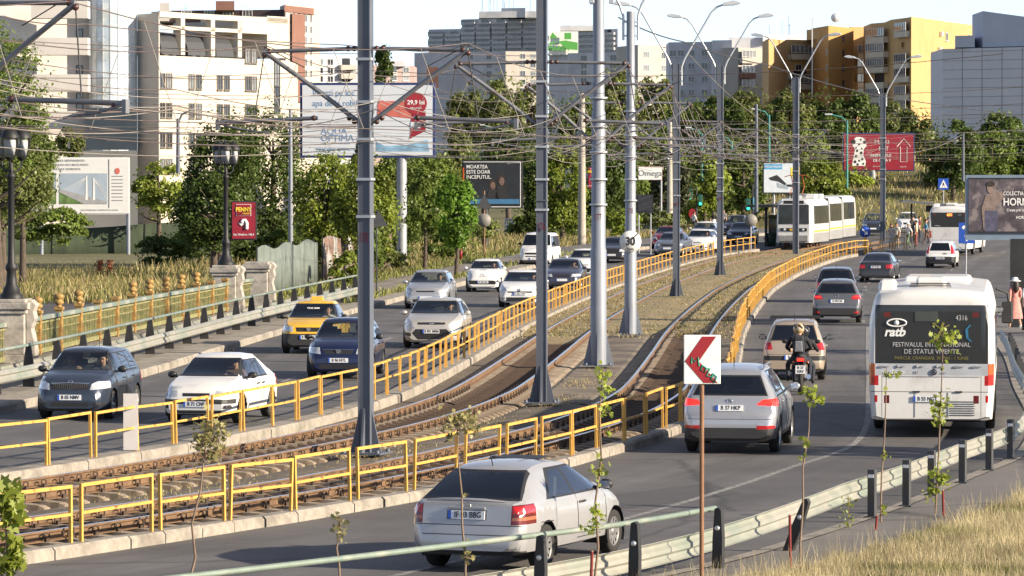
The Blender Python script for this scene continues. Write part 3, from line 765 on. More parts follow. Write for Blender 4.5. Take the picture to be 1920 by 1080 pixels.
def person(label, p, rz, kind, key, top, leg, arm=None, shin=None, shoe=None, hair=None, long=False, hat=None, skirt=None, scale=1.0, grp=None, slim=1.0):
    me, J = body_mesh(kind, key, top, leg, arm, shin, shoe, slim)
    o = link('person', me, None, p, rz); o.scale = (scale,) * 3; tag(o, label, 'person', grp)
    if hair is not None: hair_mb(J, long).build('hair', hair, o)
    f = MB()                                     # eyes, brows, mouth, ears as one small face piece
    c = Vector(J['head']); y = c.y + .088
    for s in (-1, 1): f.ball((s * .036, y - .002, c.z - .012), .0125, 6, 4); f.box((s * .036, y + .004, c.z + .014), (.04, .012, .008)); f.ball((s * .1, c.y, c.z - .03), (.014, .022, .032), 6, 4, 1)
    f.box((0, J['jaw'][1] + .072, J['jaw'][2] - .012), (.05, .014, .011), None, 2)
    f.build('face', [M['ink'], SKINM, mat('lips', (.3, .1, .08), .5)], o)
    if hat is not None:
        h = MB(); h.lathe([(0, .13), (.07, .125), (.105, .09), (.112, .03), (.2, .0), (.205, -.012), (.11, .01)], (c.x, c.y - .01, c.z + .02), 18); h.build('hat', hat, o)
    if skirt is not None:
        m_, z0, z1, r1 = skirt
        h = MB(); v = []; n = 18; ks = 7
        for i in range(ks):
            q = i / (ks - 1); z = z1 + (z0 - z1) * q
            for j in range(n):
                t = 2 * math.pi * j / n; rr = (.15 + (r1 - .15) * q) * (1 + .06 * math.sin(5 * t) * q); v.append((rr * math.cos(t), rr * .82 * math.sin(t), z))
        h.add(v, [(i * n + j, i * n + (j + 1) % n, (i + 1) * n + (j + 1) % n, (i + 1) * n + j) for i in range(ks - 1) for j in range(n)], 0, True); h.build('skirt', m_, o)
    return o

# ============================================================ cars
def lerp(tab, u):
    if u <= tab[0][0]: return tab[0][1]
    for (a, x), (b, y) in zip(tab, tab[1:]):
        if u <= b: return x + (y - x) * (u - a) / max(1e-9, b - a)
    return tab[-1][1]
def inpoly(p, q):
    s = 0; n = len(q)
    for i in range(n):
        a, b = q[i], q[(i + 1) % n]; c = (b[0] - a[0]) * (p[1] - a[1]) - (b[1] - a[1]) * (p[0] - a[0])
        if abs(c) < 1e-9: continue
        if s == 0: s = 1 if c > 0 else -1
        elif (c > 0) != (s > 0): return False
    return True
WHEELS = {}
def chaik(p, n):
    for _ in range(n):
        q = [p[0]]
        for a, b in zip(p, p[1:]): q += [(a[0] * .75 + b[0] * .25, a[1] * .75 + b[1] * .25), (a[0] * .25 + b[0] * .75, a[1] * .25 + b[1] * .75)]
        p = q + [p[-1]]
    return p
def wheel_meshes(r, style):
    k = (round(r, 2), style)
    if k in WHEELS: return WHEELS[k]
    t = MB(); w = .1; ri = r * .66
    t.lathe([(ri, -w * .8), (r * .86, -w), (r * .97, -w * .86), (r, -w * .6), (r, w * .6), (r * .97, w * .86), (r * .86, w), (ri, w * .8)], n=26, axis='x')
    m = MB(); m.lathe([(ri * 1.01, w * .82), (ri * .95, w * .86), (ri * .9, w * .6), (ri * .88, w * .2), (0, w * .1)], n=26, axis='x', m=1)
    m.lathe([(ri * 1.01, w * .82), (ri * .96, w * .88), (ri * .9, w * .7)], n=26, axis='x')
    ns = {'five': 5, 'seven': 7, 'steel': 10}[style]
    for i in range(ns):
        a = 2 * math.pi * i / ns; wd = .17 if style == 'five' else .11
        if style == 'steel': wd = .16
        pts = []
        for rr, ww in ((ri * .16, wd * .9), (ri * .93, wd)):
            for s in (-1, 1): pts.append((w * (.62 if rr < ri * .5 else .74), rr * math.cos(a) - s * ww * ri * math.sin(a), rr * math.sin(a) + s * ww * ri * math.cos(a)))
        pts2 = [(x - .03, y, z) for x, y, z in pts]
        m.add(pts + pts2, [(0, 1, 3, 2), (4, 6, 7, 5), (0, 2, 6, 4), (1, 5, 7, 3), (2, 3, 7, 6), (0, 4, 5, 1)])
    m.lathe([(ri * .3, w * .6), (ri * .26, w * .76), (0, w * .8)], n=14, axis='x')
    WHEELS[k] = (t.mesh('wheel', M['rubber']), m.mesh('rim', [M['rim'] if style != 'steel' else M['steel_rim'], M['black']]))
    return WHEELS[k]
SEAT_ME = {}
def seat_mesh():
    if not SEAT_ME:
        mb = MB(); mb.box((0, 0, .12), (.5, .5, .16)); mb.box((0, -.27, .47), (.48, .13, .62), (R(-12), 0, 0), taper=.85); mb.box((0, -.36, .86), (.26, .1, .17), (R(-8), 0, 0), taper=.8)
        SEAT_ME['f'] = mb.mesh('front_seat', M['seat'])
        mb = MB(); mb.box((0, 0, .1), (1.22, .45, .2)); mb.box((0, -.24, .43), (1.22, .12, .58), (R(-14), 0, 0), taper=.92)
        for x in (-.38, .38): mb.box((x, -.34, .78), (.25, .08, .14))
        SEAT_ME['r'] = mb.mesh('rear_seat', M['seat'])
        mb = MB(); mb.tube([(.19 * math.cos(t * .4), 0, .19 * math.sin(t * .4)) for t in range(17)], .015, 6); mb.box((0, 0, 0), (.36, .02, .05)); mb.ball((0, 0, 0), (.07, .03, .07))
        SEAT_ME['w'] = mb.mesh('steering_wheel', M['black'])
    return SEAT_ME
def car(label, cat, loc, heading, S, pm, plate=None, driver=None, passengers=(), group=None, detail=2, rimstyle='five', name='car'):
    """heading: rotation about z, local +Y forwards, u runs from the rear bumper"""
    L, Wd, top, belt = S['L'], S['W'], chaik(S['top'], 2 if detail > 1 else 1), chaik(S['belt'], 1); z0 = S.get('z0', .2); tum = S.get('tum', .3); hw = Wd / 2
    root = thing(name, label, cat, loc, heading, group)
    plan = S.get('plan', [(0, .80), (.06, .90), (.18, .965), (.5, .99), (L * .5, 1), (L - .75, .985), (L - .35, .93), (L - .12, .82), (L, .70)])
    us = sorted(set([round(a, 4) for a, _ in top] + [round(x, 4) for x, _ in plan if 0 <= x <= L] + [round(L * i / (36 if detail > 1 else 22), 4) for i in range(1, 36 if detail > 1 else 22)]))
    us = [u for i, u in enumerate(us) if i == 0 or u - us[i - 1] > .006]
    v = []; K = 13
    for u in us:
        zt = lerp(top, u); zb = min(lerp(belt, u), zt - .03); w = hw * lerp(plan, u); zz = z0 + S.get('lift', .0) + (.06 if u < .1 or u > L - .1 else 0)
        wb = .95 * w; wt = max(.3 * hw, wb - tum * (zt - zb)); r = min(.075, (zt - zb) * .4); cr = S.get('crown', .025)
        P = [(0, zz), (.8 * w, zz), (.955 * w, zz + .05), (.99 * w, zz + .28 * (zb - zz)), (w, zz + .6 * (zb - zz)), (.988 * w, zb - .1 * (zb - zz)), (wb, zb)]
        for k in (.33, .7): P.append((wb + (wt - wb) * k + .012 * math.sin(k * 3.14), zb + (zt - r - zb) * k))
        P += [(wt, zt - r), (wt - r * .9, zt - r * .16), (.5 * wt, zt + cr * .7), (0, zt + cr)]
        v.append(P)
    bm = bmesh.new(); rows = []
    for u, P in zip(us, v):
        y = u - L / 2
        rr = [bm.verts.new((x, y, z)) for x, z in P]; ll = [rr[0]] + [bm.verts.new((-x, y, z)) for x, z in P[1:-1]] + [rr[-1]]
        rows.append(rr + ll[1:-1][::-1])
    n = len(rows[0])
    for a, b in zip(rows, rows[1:]):
        for j in range(n): bm.faces.new((a[j], a[(j + 1) % n], b[(j + 1) % n], b[j]))
    bm.faces.new(rows[0]); bm.faces.new(rows[-1])
    bmesh.ops.recalc_face_normals(bm, faces=bm.faces)
    for f in bm.faces: f.smooth = True
    for e in bm.edges:
        if len(e.link_faces) == 2 and e.calc_face_angle(0) > R(34): e.smooth = False
    lay = bm.faces.layers.int.new('part')
    bvh = BVHTree.FromBMesh(bm)
    parts = [('body', pm)]
    def cut(poly, view, cond, pname, m, over=None, kill=False):
        i = 0 if view == 'y' else 1
        x0, x1 = min(p[0] for p in poly), max(p[0] for p in poly); y0, y1 = min(p[1] for p in poly), max(p[1] for p in poly)
        fs = []
        for f in bm.faces:
            c = f.calc_center_median()
            if not cond(c, f.normal): continue
            xs = [q.co[i] for q in f.verts]; zs = [q.co.z for q in f.verts]
            if max(xs) < x0 or min(xs) > x1 or max(zs) < y0 or min(zs) > y1: continue
            fs.append(f)
        for a, b in zip(poly, poly[1:] + poly[:1]):
            d = (b[0] - a[0], b[1] - a[1])
            if not fs: break
            if view == 'y': co, no = (a[0], 0, a[1]), (d[1], 0, -d[0])
            else: co, no = (0, a[0], a[1]), (0, d[1], -d[0])
            g = set(fs)
            for f in fs: g.update(f.edges); g.update(f.verts)
            res = bmesh.ops.bisect_plane(bm, geom=list(g), dist=1e-5, plane_co=co, plane_no=no)
            fs = [q for q in res['geom'] if isinstance(q, bmesh.types.BMFace)]
        hit = [f for f in fs if inpoly((f.calc_center_median()[i], f.calc_center_median().z), poly)]
        if kill: bmesh.ops.delete(bm, geom=hit, context='FACES'); return
        parts.append((pname, m)); pid = len(parts) - 1
        for f in hit: f[lay] = pid
    yy = lambda u: u - L / 2
    # glass: dark surround, then panes
    zbelt = lerp(belt, L * .5)
    def gw(z, pil, k=.985): return .95 * hw * k - tum * max(0, z - zbelt) - pil
    if 'ws' in S:
        a, b = S['ws']; ulo = S.get('wsu', L * .45)
        cond = lambda c, nm: nm.y > .12 and nm.z > -.2 and c.y > yy(ulo)
        cut([(-gw(a, .03), a - .03), (gw(a, .03), a - .03), (gw(b, .045), b + .025), (-gw(b, .045), b + .025)], 'y', cond, 'windscreen_frame', M['black'])
        cut([(-gw(a, .075), a), (gw(a, .075), a), (gw(b, .085), b), (-gw(b, .085), b)], 'y', cond, 'windscreen', M['glass'])
    if 'rw' in S:
        a, b = S['rw']; uhi = S.get('rwu', L * .35); pl = S.get('rwp', .1)
        cond = lambda c, nm: nm.y < -.1 and nm.z > -.3 and c.y < yy(uhi)
        cut([(-gw(a, pl - .035), a - .03), (gw(a, pl - .035), a - .03), (gw(b, pl - .03), b + .03), (-gw(b, pl - .03), b + .03)], 'y', cond, 'rear_window_frame', M['black'])
        cut([(-gw(a, pl), a), (gw(a, pl), a), (gw(b, pl), b), (-gw(b, pl), b)], 'y', cond, 'rear_window', M['glass_dark'] if S.get('dark') else M['glass'])
    for sgn in (1, -1):
        cond = lambda c, nm: nm.x * sgn > .45 and c.z > .6
        for q in S.get('trim', []): cut([(yy(u), z) for u, z in q], 'x', cond, 'window_frame', M['black'])
        for q in S.get('side', []): cut([(yy(u), z) for u, z in q], 'x', cond, 'side_window', M['glass_dark'] if S.get('dark') else M['glass'])
        if 'sill' in S: cut([(yy(.0), z0 - .1), (yy(L), z0 - .1), (yy(L), S['sill']), (yy(0), S['sill'])], 'x', lambda c, nm: abs(nm.x) > .3 and c.x * sgn > .3, 'sill_trim', M['black'])
    for end, key in ((-1, 'rear'), (1, 'front')):
        for it in S.get(key, []):
            nm_, q, m_ = it[0], it[1], it[2]; dep = it[3] if len(it) > 3 else .34; mir = any(p[0] < -.001 for p in q)
            zmax = .99
            cond = (lambda c, nm: c.y < yy(dep) and nm.z < zmax and nm.y < .5) if end < 0 else (lambda c, nm: c.y > yy(L - dep) and nm.z < zmax + .01 and nm.y > -.5)
            for s in ((1,) if mir else (1, -1)): cut([(x * s, z) for x, z in q], 'y', cond, nm_, m_)
    # wheel arches
    wr, wf, rad = S['wheels']
    for u in (wr, wf):
        ra = rad * 1.14; q = [(yy(u) + ra * math.cos(2 * math.pi * i / 18), rad + .015 + ra * math.sin(2 * math.pi * i / 18)) for i in range(18)]
        cut(q, 'x', lambda c, nm: abs(c.x) > hw * .7, '', None, kill=True)
    # split into part meshes
    groups = {}
    for f in bm.faces: groups.setdefault(f[lay], []).append(f)
    bodyo = None
    for pid in sorted(groups):
        nm_, m_ = parts[pid]; idx = {}; vv = []; ff = []; sm = []
        for f in groups[pid]:
            q = []
            for x in f.verts:
                if x not in idx: idx[x] = len(vv); vv.append(x.co.copy())
                q.append(idx[x])
            ff.append(q); sm.append(f.smooth)
        me = bpy.data.meshes.new(nm_); me.from_pydata(vv, [], ff); me.materials.append(m_); me.polygons.foreach_set('use_smooth', sm); me.update()
        se = {tuple(sorted((idx[a], idx[b]))) for e in bm.edges if not e.smooth for a, b in [e.verts] if a in idx and b in idx}
        if se:
            for e in me.edges:
                if tuple(sorted(e.vertices)) in se: e.use_edge_sharp = True
        o = link(nm_, me, root)
        if pid == 0: bodyo = o
    bm.free()
    # wheel wells, wheels
    mb = MB()
    for u in (wr, wf):
        for s in (1, -1):
            q = [(rad * 1.15, s * hw * .99), (rad * 1.13, s * hw * .55), (0, s * hw * .55)]
            k0 = len(mb.v); N = 14
            for (r_, x) in q:
                for i in range(N + 1): t = math.pi * (i / N * 1.3 - .15); mb.v.append((x, yy(u) + r_ * math.cos(t), rad + .015 + r_ * math.sin(t)))
            for a in range(2):
                for i in range(N): mb.f.append([k0 + a * (N + 1) + i, k0 + a * (N + 1) + i + 1, k0 + (a + 1) * (N + 1) + i + 1, k0 + (a + 1) * (N + 1) + i]); mb.m.append(0); mb.sm.append(True)
    mb.box((0, yy(L / 2), z0 + .02), (hw * 1.3, L * .8, .06)); mb.build('underbody', M['black'], root)
    tm, rm = wheel_meshes(rad, rimstyle)
    for u in (wr, wf):
        for s in (1, -1):
            wv = link('wheel', tm, root, (s * (hw - .115), yy(u), rad)); wv.rotation_euler = (0, 0, 0 if s > 0 else math.pi); link('rim', rm, wv)
    # mirrors, handles, seams, plate, aerial
    um, zm = S['mirror']
    for s in (1, -1):
        mb = MB(); x = s * (hw * .93 + .13)
        mb.ball((x, yy(um), zm + .03), (.105, .06, .075), 10, 6); mb.bar((s * hw * .86, yy(um + .02), zm - .02), (x, yy(um), zm), .05, .04)
        o = mb.build('door_mirror', pm if S.get('mirc', True) else M['black'], root)
        MB().box((x, yy(um) - .055, zm + .03), (.15, .012, .095)).build('mirror_glass', M['chrome'], o)
    if detail > 0:
        sm = MB()
        def on(u, z, s):
            h = bvh.ray_cast(Vector((s * 3, yy(u), z)), Vector((-s, 0, 0)))
            return h[0] + Vector((s * .0015, 0, 0)) if h[0] else None
        for s in (1, -1):
            for line in S.get('seams', []):
                P = []
                for a, b in zip(line, line[1:]):
                    for i in range(6):
                        q = on(a[0] + (b[0] - a[0]) * i / 6, a[1] + (b[1] - a[1]) * i / 6, s)
                        if q: P.append(q)
                if len(P) > 1: sm.tube(P, .006, 4, cap=False)
            for (u, z) in S.get('handles', []):
                q = on(u, z, s)
                if q: 
                    mb = MB(); mb.tube([q + Vector((0, -.09, 0)), q + Vector((s * .03, -.06, .01)), q + Vector((s * .03, .06, .01)), q + Vector((0, .09, 0))], .016, 6); mb.build('door_handle', pm if S.get('hc', True) else M['black'], root)
        if sm.v: sm.build('door_seam', M['ink'], root)
        if S.get('aerial', True):
            zt = lerp(top, S.get('aer_u', .75)); MB().tube([(0, yy(S.get('aer_u', .75)), zt), (0, yy(S.get('aer_u', .75)) - .12, zt + .2)], .008, 5).build('aerial', M['black'], root)
    for end in (-1, 1):
        z = S.get('plz', (.7, .4))[0 if end < 0 else 1]
        if z is None: continue
        h = bvh.ray_cast(Vector((0, end * 5, z)), Vector((0, -end, 0)))
        if h[0] is None: continue
        y = h[0].y + end * .012
        tilt = math.atan2(h[1].z, -h[1].y if end < 0 else h[1].y) * (-1 if end < 0 else -1) * .8
        pl = MB().box((0, 0, 0), (.52, .016, .115)).build('number_plate', M['plate'], root, (0, y, z)); pl.rotation_euler = (tilt if end < 0 else -tilt, 0, 0)
        e2 = MB().box((-.238 if end < 0 else .238, end * .002, 0), (.042, .018, .113)).build('plate_band', M['plate_blue'], pl)
        if plate and S.get('face', -1) == end:
            text(plate, .108, M['ink'], pl, (.02 * (1 if end < 0 else -1), end * .0095, 0), (R(90), 0, 0 if end < 0 else math.pi), 'plate_number', bold=.02, sx=.86)
    # interior
    if detail > 0:
        fu = S.get('seat_u', L * .47); ru = S.get('rseat_u', fu - .95); zs = z0 + S.get('seat_z', .16)
        sme = seat_mesh()
        for x in (-.37, .37): link('front_seat', sme['f'], root, (x * Wd / 1.75, yy(fu), zs))
        link('rear_seat', sme['r'], root, (0, yy(ru), zs))
        a = S['ws'][0] if 'ws' in S else 1.0; ud = S.get('dash_u', fu + .75)
        mb = MB(); mb.box((0, yy(ud + .16), a - .2), (Wd * .8, .5, .22)); mb.build('dashboard', M['black'], root, bevel=.04)
        sw = link('steering_wheel', sme['w'], root, (-.37 * Wd / 1.75, yy(fu + .5), a - .13)); sw.rotation_euler = (R(-25), 0, 0)
        c, s_ = math.cos(heading), math.sin(heading)
        for i, (who, x) in enumerate([(driver, -.37)] * (driver is not None) + [(q, .37) for q in passengers]):
            lx, ly = x * Wd / 1.75, yy(fu) - .02
            key, tp, lab, hr = who
            person(lab, (loc[0] + lx * c - ly * s_, loc[1] + lx * s_ + ly * c, loc[2] + zs - .08), heading, 'drive', key, tp, M['seat'], arm=tp, hair=hr)
    return root, bodyo, bvh
def mirq(q): return [(-x, z) for x, z in q]
# ============================================================ the vehicles
def sidewin(u0, u0t, u1t, u1, zb, zt, pil, ext=.035):
    tr = [[(u0 - ext, zb - ext), (u1 + ext * 1.6, zb - ext), (u1t + ext, zt + ext * .6), (u0t - ext, zt + ext * .6)]]
    e = [(u0, u0t)] + [(p, p) for p in pil] + [(u1, u1t)]; panes = []
    for i in range(len(e) - 1):
        a, b = e[i], e[i + 1]; ga = .035 if i else 0; gb = .035 if i < len(e) - 2 else 0
        panes.append([(a[0] + ga, zb), (b[0] - gb, zb), (b[1] - gb, zt), (a[1] + ga, zt)])
    return tr, panes
RL_, DR, HL, BK, CH, WL = M['red_lens'], M['dark_red_lens'], M['lamp_glass'], M['black'], M['chrome'], M['white_lens']
DKG = mat('dark_bumper', (.028, .028, .03), .6, var=.1)
GREY = mat('grey_strip', (.09, .09, .09), .6)
def q4(x0, x1, z0, z1, z0b=None, z1b=None): return [(x0, z0), (x1, z0 if z0b is None else z0b), (x1, z1 if z1b is None else z1b), (x0, z1)]
def ctr(w, z0, z1, w2=None): w2 = w if w2 is None else w2; return [(-w, z0), (w, z0), (w2, z1), (-w2, z1)]
def seams(u0, pil, u1, zb, zlo=.36):
    s = [[(p, zb), (p, zlo)] for p in pil] + [[(u1, zb + .02), (u1 + .02, zlo)], [(pil[0] if pil else u0, zlo), (u1, zlo)]]
    return s
SP = {}
# -- silver three door hatchback, rear view
tr = [[(.90, .93), (3.10, .93), (2.42, 1.315), (1.42, 1.315)]]; pn = [[(1.02, .955), (1.90, .955), (1.90, 1.285), (1.50, 1.275)], [(1.98, .955), (3.0, .955), (2.40, 1.29), (1.98, 1.29)]]
SP['coupe'] = dict(L=4.11, W=1.71, z0=.23, top=[(0, .47), (.012, .60), (.03, .645), (.05, .67), (.085, .88), (.10, .925), (.2, .955), (.42, 1.09), (.80, 1.285), (1.0, 1.345), (1.35, 1.38), (1.75, 1.385), (2.15, 1.365), (2.42, 1.325), (3.12, .965), (3.6, .87), (3.93, .76), (4.06, .65), (4.11, .5)],
    belt=[(0, .55), (.08, .86), (.5, .93), (1.2, .935), (3.05, .90), (3.7, .78), (4.11, .55)], wheels=(.86, 3.47, .305), ws=(1.0, 1.31), rw=(.985, 1.285), rwp=.085, trim=tr, side=pn, tum=.56, plan=[(0, .74), (.06, .87), (.18, .95), (.5, .985), (2.0, 1), (3.36, .985), (3.76, .93), (3.99, .82), (4.11, .68)],
    rear=[('tail_light', q4(.63, .95, .645, .90, .66, .93), DR, .46), ('brake_light', q4(.645, .95, .79, .885, .80, .91), RL_, .46), ('reverse_light', q4(.645, .95, .70, .745, .71, .755), mat('amber_lens', (.35, .12, .06), .2, coat=.6), .46), ('bumper_gap', ctr(.84, .628, .64), BK, .1), ('plate_recess', ctr(.285, .70, .83, .285), mat('recess_grey', (.12, .12, .125), .5), .2), ('bumper_strip', ctr(.62, .50, .515), GREY, .1), ('bumper_under', ctr(.9, .1, .30), DKG, .25)],
    front=[('headlight', q4(.42, .9, .62, .76), HL), ('grille', ctr(.35, .62, .70), BK)], mirror=(2.86, .98), mirc=False, hc=False, handles=[(2.12, .82)], seams=[[(1.95, .93), (2.0, .34)], [(3.08, .92), (3.1, .34)], [(2.0, .34), (3.1, .34)], [(.62, .65), (1.15, .64)], [(.62, .62), (.6, .3)]], plz=(.765, .42), aer_u=1.0, dash_u=2.55, seat_u=2.05, rseat_u=1.25)
# -- silver compact SUV, rear view
tr, pn = sidewin(.62, .95, 2.72, 3.42, 1.10, 1.52, [1.05, 2.02])
SP['suv'] = dict(L=4.41, W=1.82, z0=.24, top=[(0, .60), (.012, .70), (.04, .74), (.07, .78), (.12, 1.02), (.17, 1.10), (.44, 1.44), (.47, 1.52), (.66, 1.575), (1.5, 1.64), (2.3, 1.62), (2.72, 1.55), (3.5, 1.12), (4.0, 1.02), (4.28, .88), (4.38, .72), (4.41, .55)],
    belt=[(0, .62), (.12, 1.0), (.5, 1.09), (1.2, 1.06), (3.4, 1.0), (4.1, .86), (4.41, .6)], wheels=(.86, 3.50, .345), ws=(1.16, 1.55), rw=(1.13, 1.45), rwp=.12, trim=tr, side=pn, tum=.5, dark=True, sill=.37,
    rear=[('tail_light', [(.50, .93), (.95, .90), (.95, 1.06), (.62, 1.03)], M['red_lit'], .5), ('lower_bumper', ctr(.95, .1, .50, .95), DKG, .5), ('bumper_reflector', q4(.52, .86, .47, .545, .49, .545), RL_, .3), ('plate_recess', ctr(.29, .80, .94), mat('recess_silver', (.3, .3, .31), .4), .2), ('tailgate_gap', ctr(.80, .658, .668), BK, .1)],
    front=[('headlight', q4(.45, .92, .80, .95), HL), ('grille', ctr(.4, .5, .82), BK)], mirror=(3.12, 1.12), handles=[(1.32, .95), (2.3, .93)], seams=[[(1.12, 1.06), (1.25, .5)], [(2.05, 1.05), (2.08, .4)], [(3.2, 1.0), (3.25, .4)]], plz=(.87, .5), aer_u=.95, dash_u=2.9, seat_u=2.25, rseat_u=1.4, rearwiper=True)
# -- grey crossover, rear view
tr, pn = sidewin(.55, .85, 2.5, 3.1, 1.05, 1.44, [1.0, 1.85])
SP['crossover'] = dict(L=4.12, W=1.78, z0=.24, top=[(0, .58), (.012, .68), (.05, .74), (.10, .98), (.15, 1.06), (.42, 1.40), (.46, 1.47), (.7, 1.53), (1.5, 1.57), (2.2, 1.55), (2.5, 1.5), (3.2, 1.08), (3.75, .97), (4.0, .82), (4.1, .66), (4.12, .5)],
    belt=[(0, .6), (.1, .95), (.5, 1.04), (3.1, .97), (3.9, .8), (4.12, .55)], wheels=(.78, 3.38, .335), ws=(1.12, 1.46), rw=(1.10, 1.40), rwp=.12, trim=tr, side=pn, tum=.46, dark=True, sill=.42,
    rear=[('tail_light', [(.50, .86), (.95, .84), (.95, 1.03), (.58, 1.0)], RL_, .42), ('light_core', [(.56, .92), (.80, .91), (.80, .985), (.60, .98)], M['red_lit'], .42), ('lower_bumper', ctr(.95, .1, .54, .95), DKG, .45), ('bumper_reflector', q4(.62, .80, .36, .42), RL_, .3), ('plate_recess', ctr(.29, .72, .86), BK, .2), ('tailgate_gap', ctr(.75, .65, .66), BK, .1)],
    front=[('headlight', q4(.45, .9, .75, .9), HL)], mirror=(2.85, 1.08), handles=[(1.9, .9)], seams=[[(1.85, 1.0), (1.88, .42)]], plz=(.79, .5), dash_u=2.65, seat_u=2.05, rseat_u=1.25)
# -- dark liftback saloon, rear view
tr, pn = sidewin(.75, 1.32, 2.75, 3.4, .97, 1.32, [1.25, 2.1])
SP['liftback'] = dict(L=4.57, W=1.77, z0=.22, top=[(0, .5), (.012, .62), (.05, .66), (.10, .92), (.14, .985), (.35, 1.03), (.55, 1.08), (1.15, 1.36), (1.5, 1.43), (2.0, 1.46), (2.5, 1.44), (2.75, 1.4), (3.45, 1.0), (4.1, .88), (4.42, .74), (4.54, .6), (4.57, .48)],
    belt=[(0, .55), (.12, .9), (.6, .95), (3.4, .92), (4.2, .78), (4.57, .55)], wheels=(.98, 3.66, .315), ws=(1.04, 1.36), rw=(1.10, 1.36), rwu=2.2, rwp=.12, trim=tr, side=pn, tum=.4, dark=True,
    rear=[('tail_light', q4(.53, .95, .70, .88, .70, .90), RL_, .32), ('bumper_gap', ctr(.86, .632, .645), BK, .1), ('plate_recess', ctr(.3, .70, .84), BK, .2), ('lower_bumper', ctr(.9, .1, .3), DKG, .3)],
    front=[('headlight', q4(.45, .9, .66, .8), HL)], mirror=(3.1, 1.0), handles=[(2.2, .84)], seams=[[(2.1, .95), (2.12, .4)]], plz=(.77, .45), dash_u=2.95, seat_u=2.35, rseat_u=1.45)
# -- small hatchback, rear view (generic)
tr, pn = sidewin(.55, .85, 2.4, 2.95, .96, 1.34, [1.6])
SP['hatch'] = dict(L=3.84, W=1.66, z0=.22, top=[(0, .52), (.012, .66), (.05, .70), (.09, .92), (.12, .97), (.40, 1.36), (.5, 1.41), (.9, 1.45), (1.6, 1.48), (2.1, 1.46), (2.4, 1.41), (3.0, 1.0), (3.5, .9), (3.75, .75), (3.82, .6), (3.84, .48)],
    belt=[(0, .55), (.1, .9), (.5, .95), (3, .9), (3.6, .76), (3.84, .5)], wheels=(.68, 3.14, .295), ws=(1.04, 1.38), rw=(1.02, 1.35), rwp=.13, trim=tr, side=pn, tum=.34, dark=True,
    rear=[('tail_light', [(.60, .62), (.9, .62), (.9, .86), (.60, .84)], RL_, .3), ('bumper_gap', ctr(.8, .6, .612), BK, .1), ('lower_bumper', ctr(.9, .1, .3), DKG, .3)],
    front=[('headlight', q4(.42, .9, .62, .8), HL)], mirror=(2.7, 1.0), mirc=False, handles=[(1.8, .84)], seams=[[(1.6, .92), (1.62, .4)]], plz=(.74, .42), dash_u=2.5, seat_u=1.95, rseat_u=1.15)
SP['beige'] = dict(SP['hatch']); SP['beige'].update(W=1.62, rw=(1.06, 1.40), rear=[('tail_light', [(.56, .80), (.9, .78), (.9, 1.0), (.60, .98)], RL_, .3), ('bumper_strip', ctr(.9, .52, .64), DKG, .4), ('lower_bumper', ctr(.9, .1, .3), DKG, .3), ('tailgate_gap', ctr(.7, .675, .685), BK, .1)], top=[(0, .56), (.012, .66), (.05, .70), (.09, .96), (.12, 1.03), (.34, 1.42), (.42, 1.47), (.9, 1.53), (1.6, 1.56), (2.1, 1.54), (2.4, 1.48), (3.0, 1.04), (3.5, .92), (3.75, .75), (3.82, .6), (3.84, .48)], plz=(.60, .42))
SP['black_hatch'] = dict(SP['hatch']); SP['black_hatch'].update(W=1.72)
SP['punto'] = dict(SP['hatch']); SP['punto'].update(rear=[('tail_light', [(.62, .78), (.9, .78), (.9, 1.26), (.58, 1.28)], RL_, .5), ('black_bumper', ctr(.95, .1, .62), DKG, .5)], rw=(.98, 1.36), rwp=.2, plz=(.54, .42))
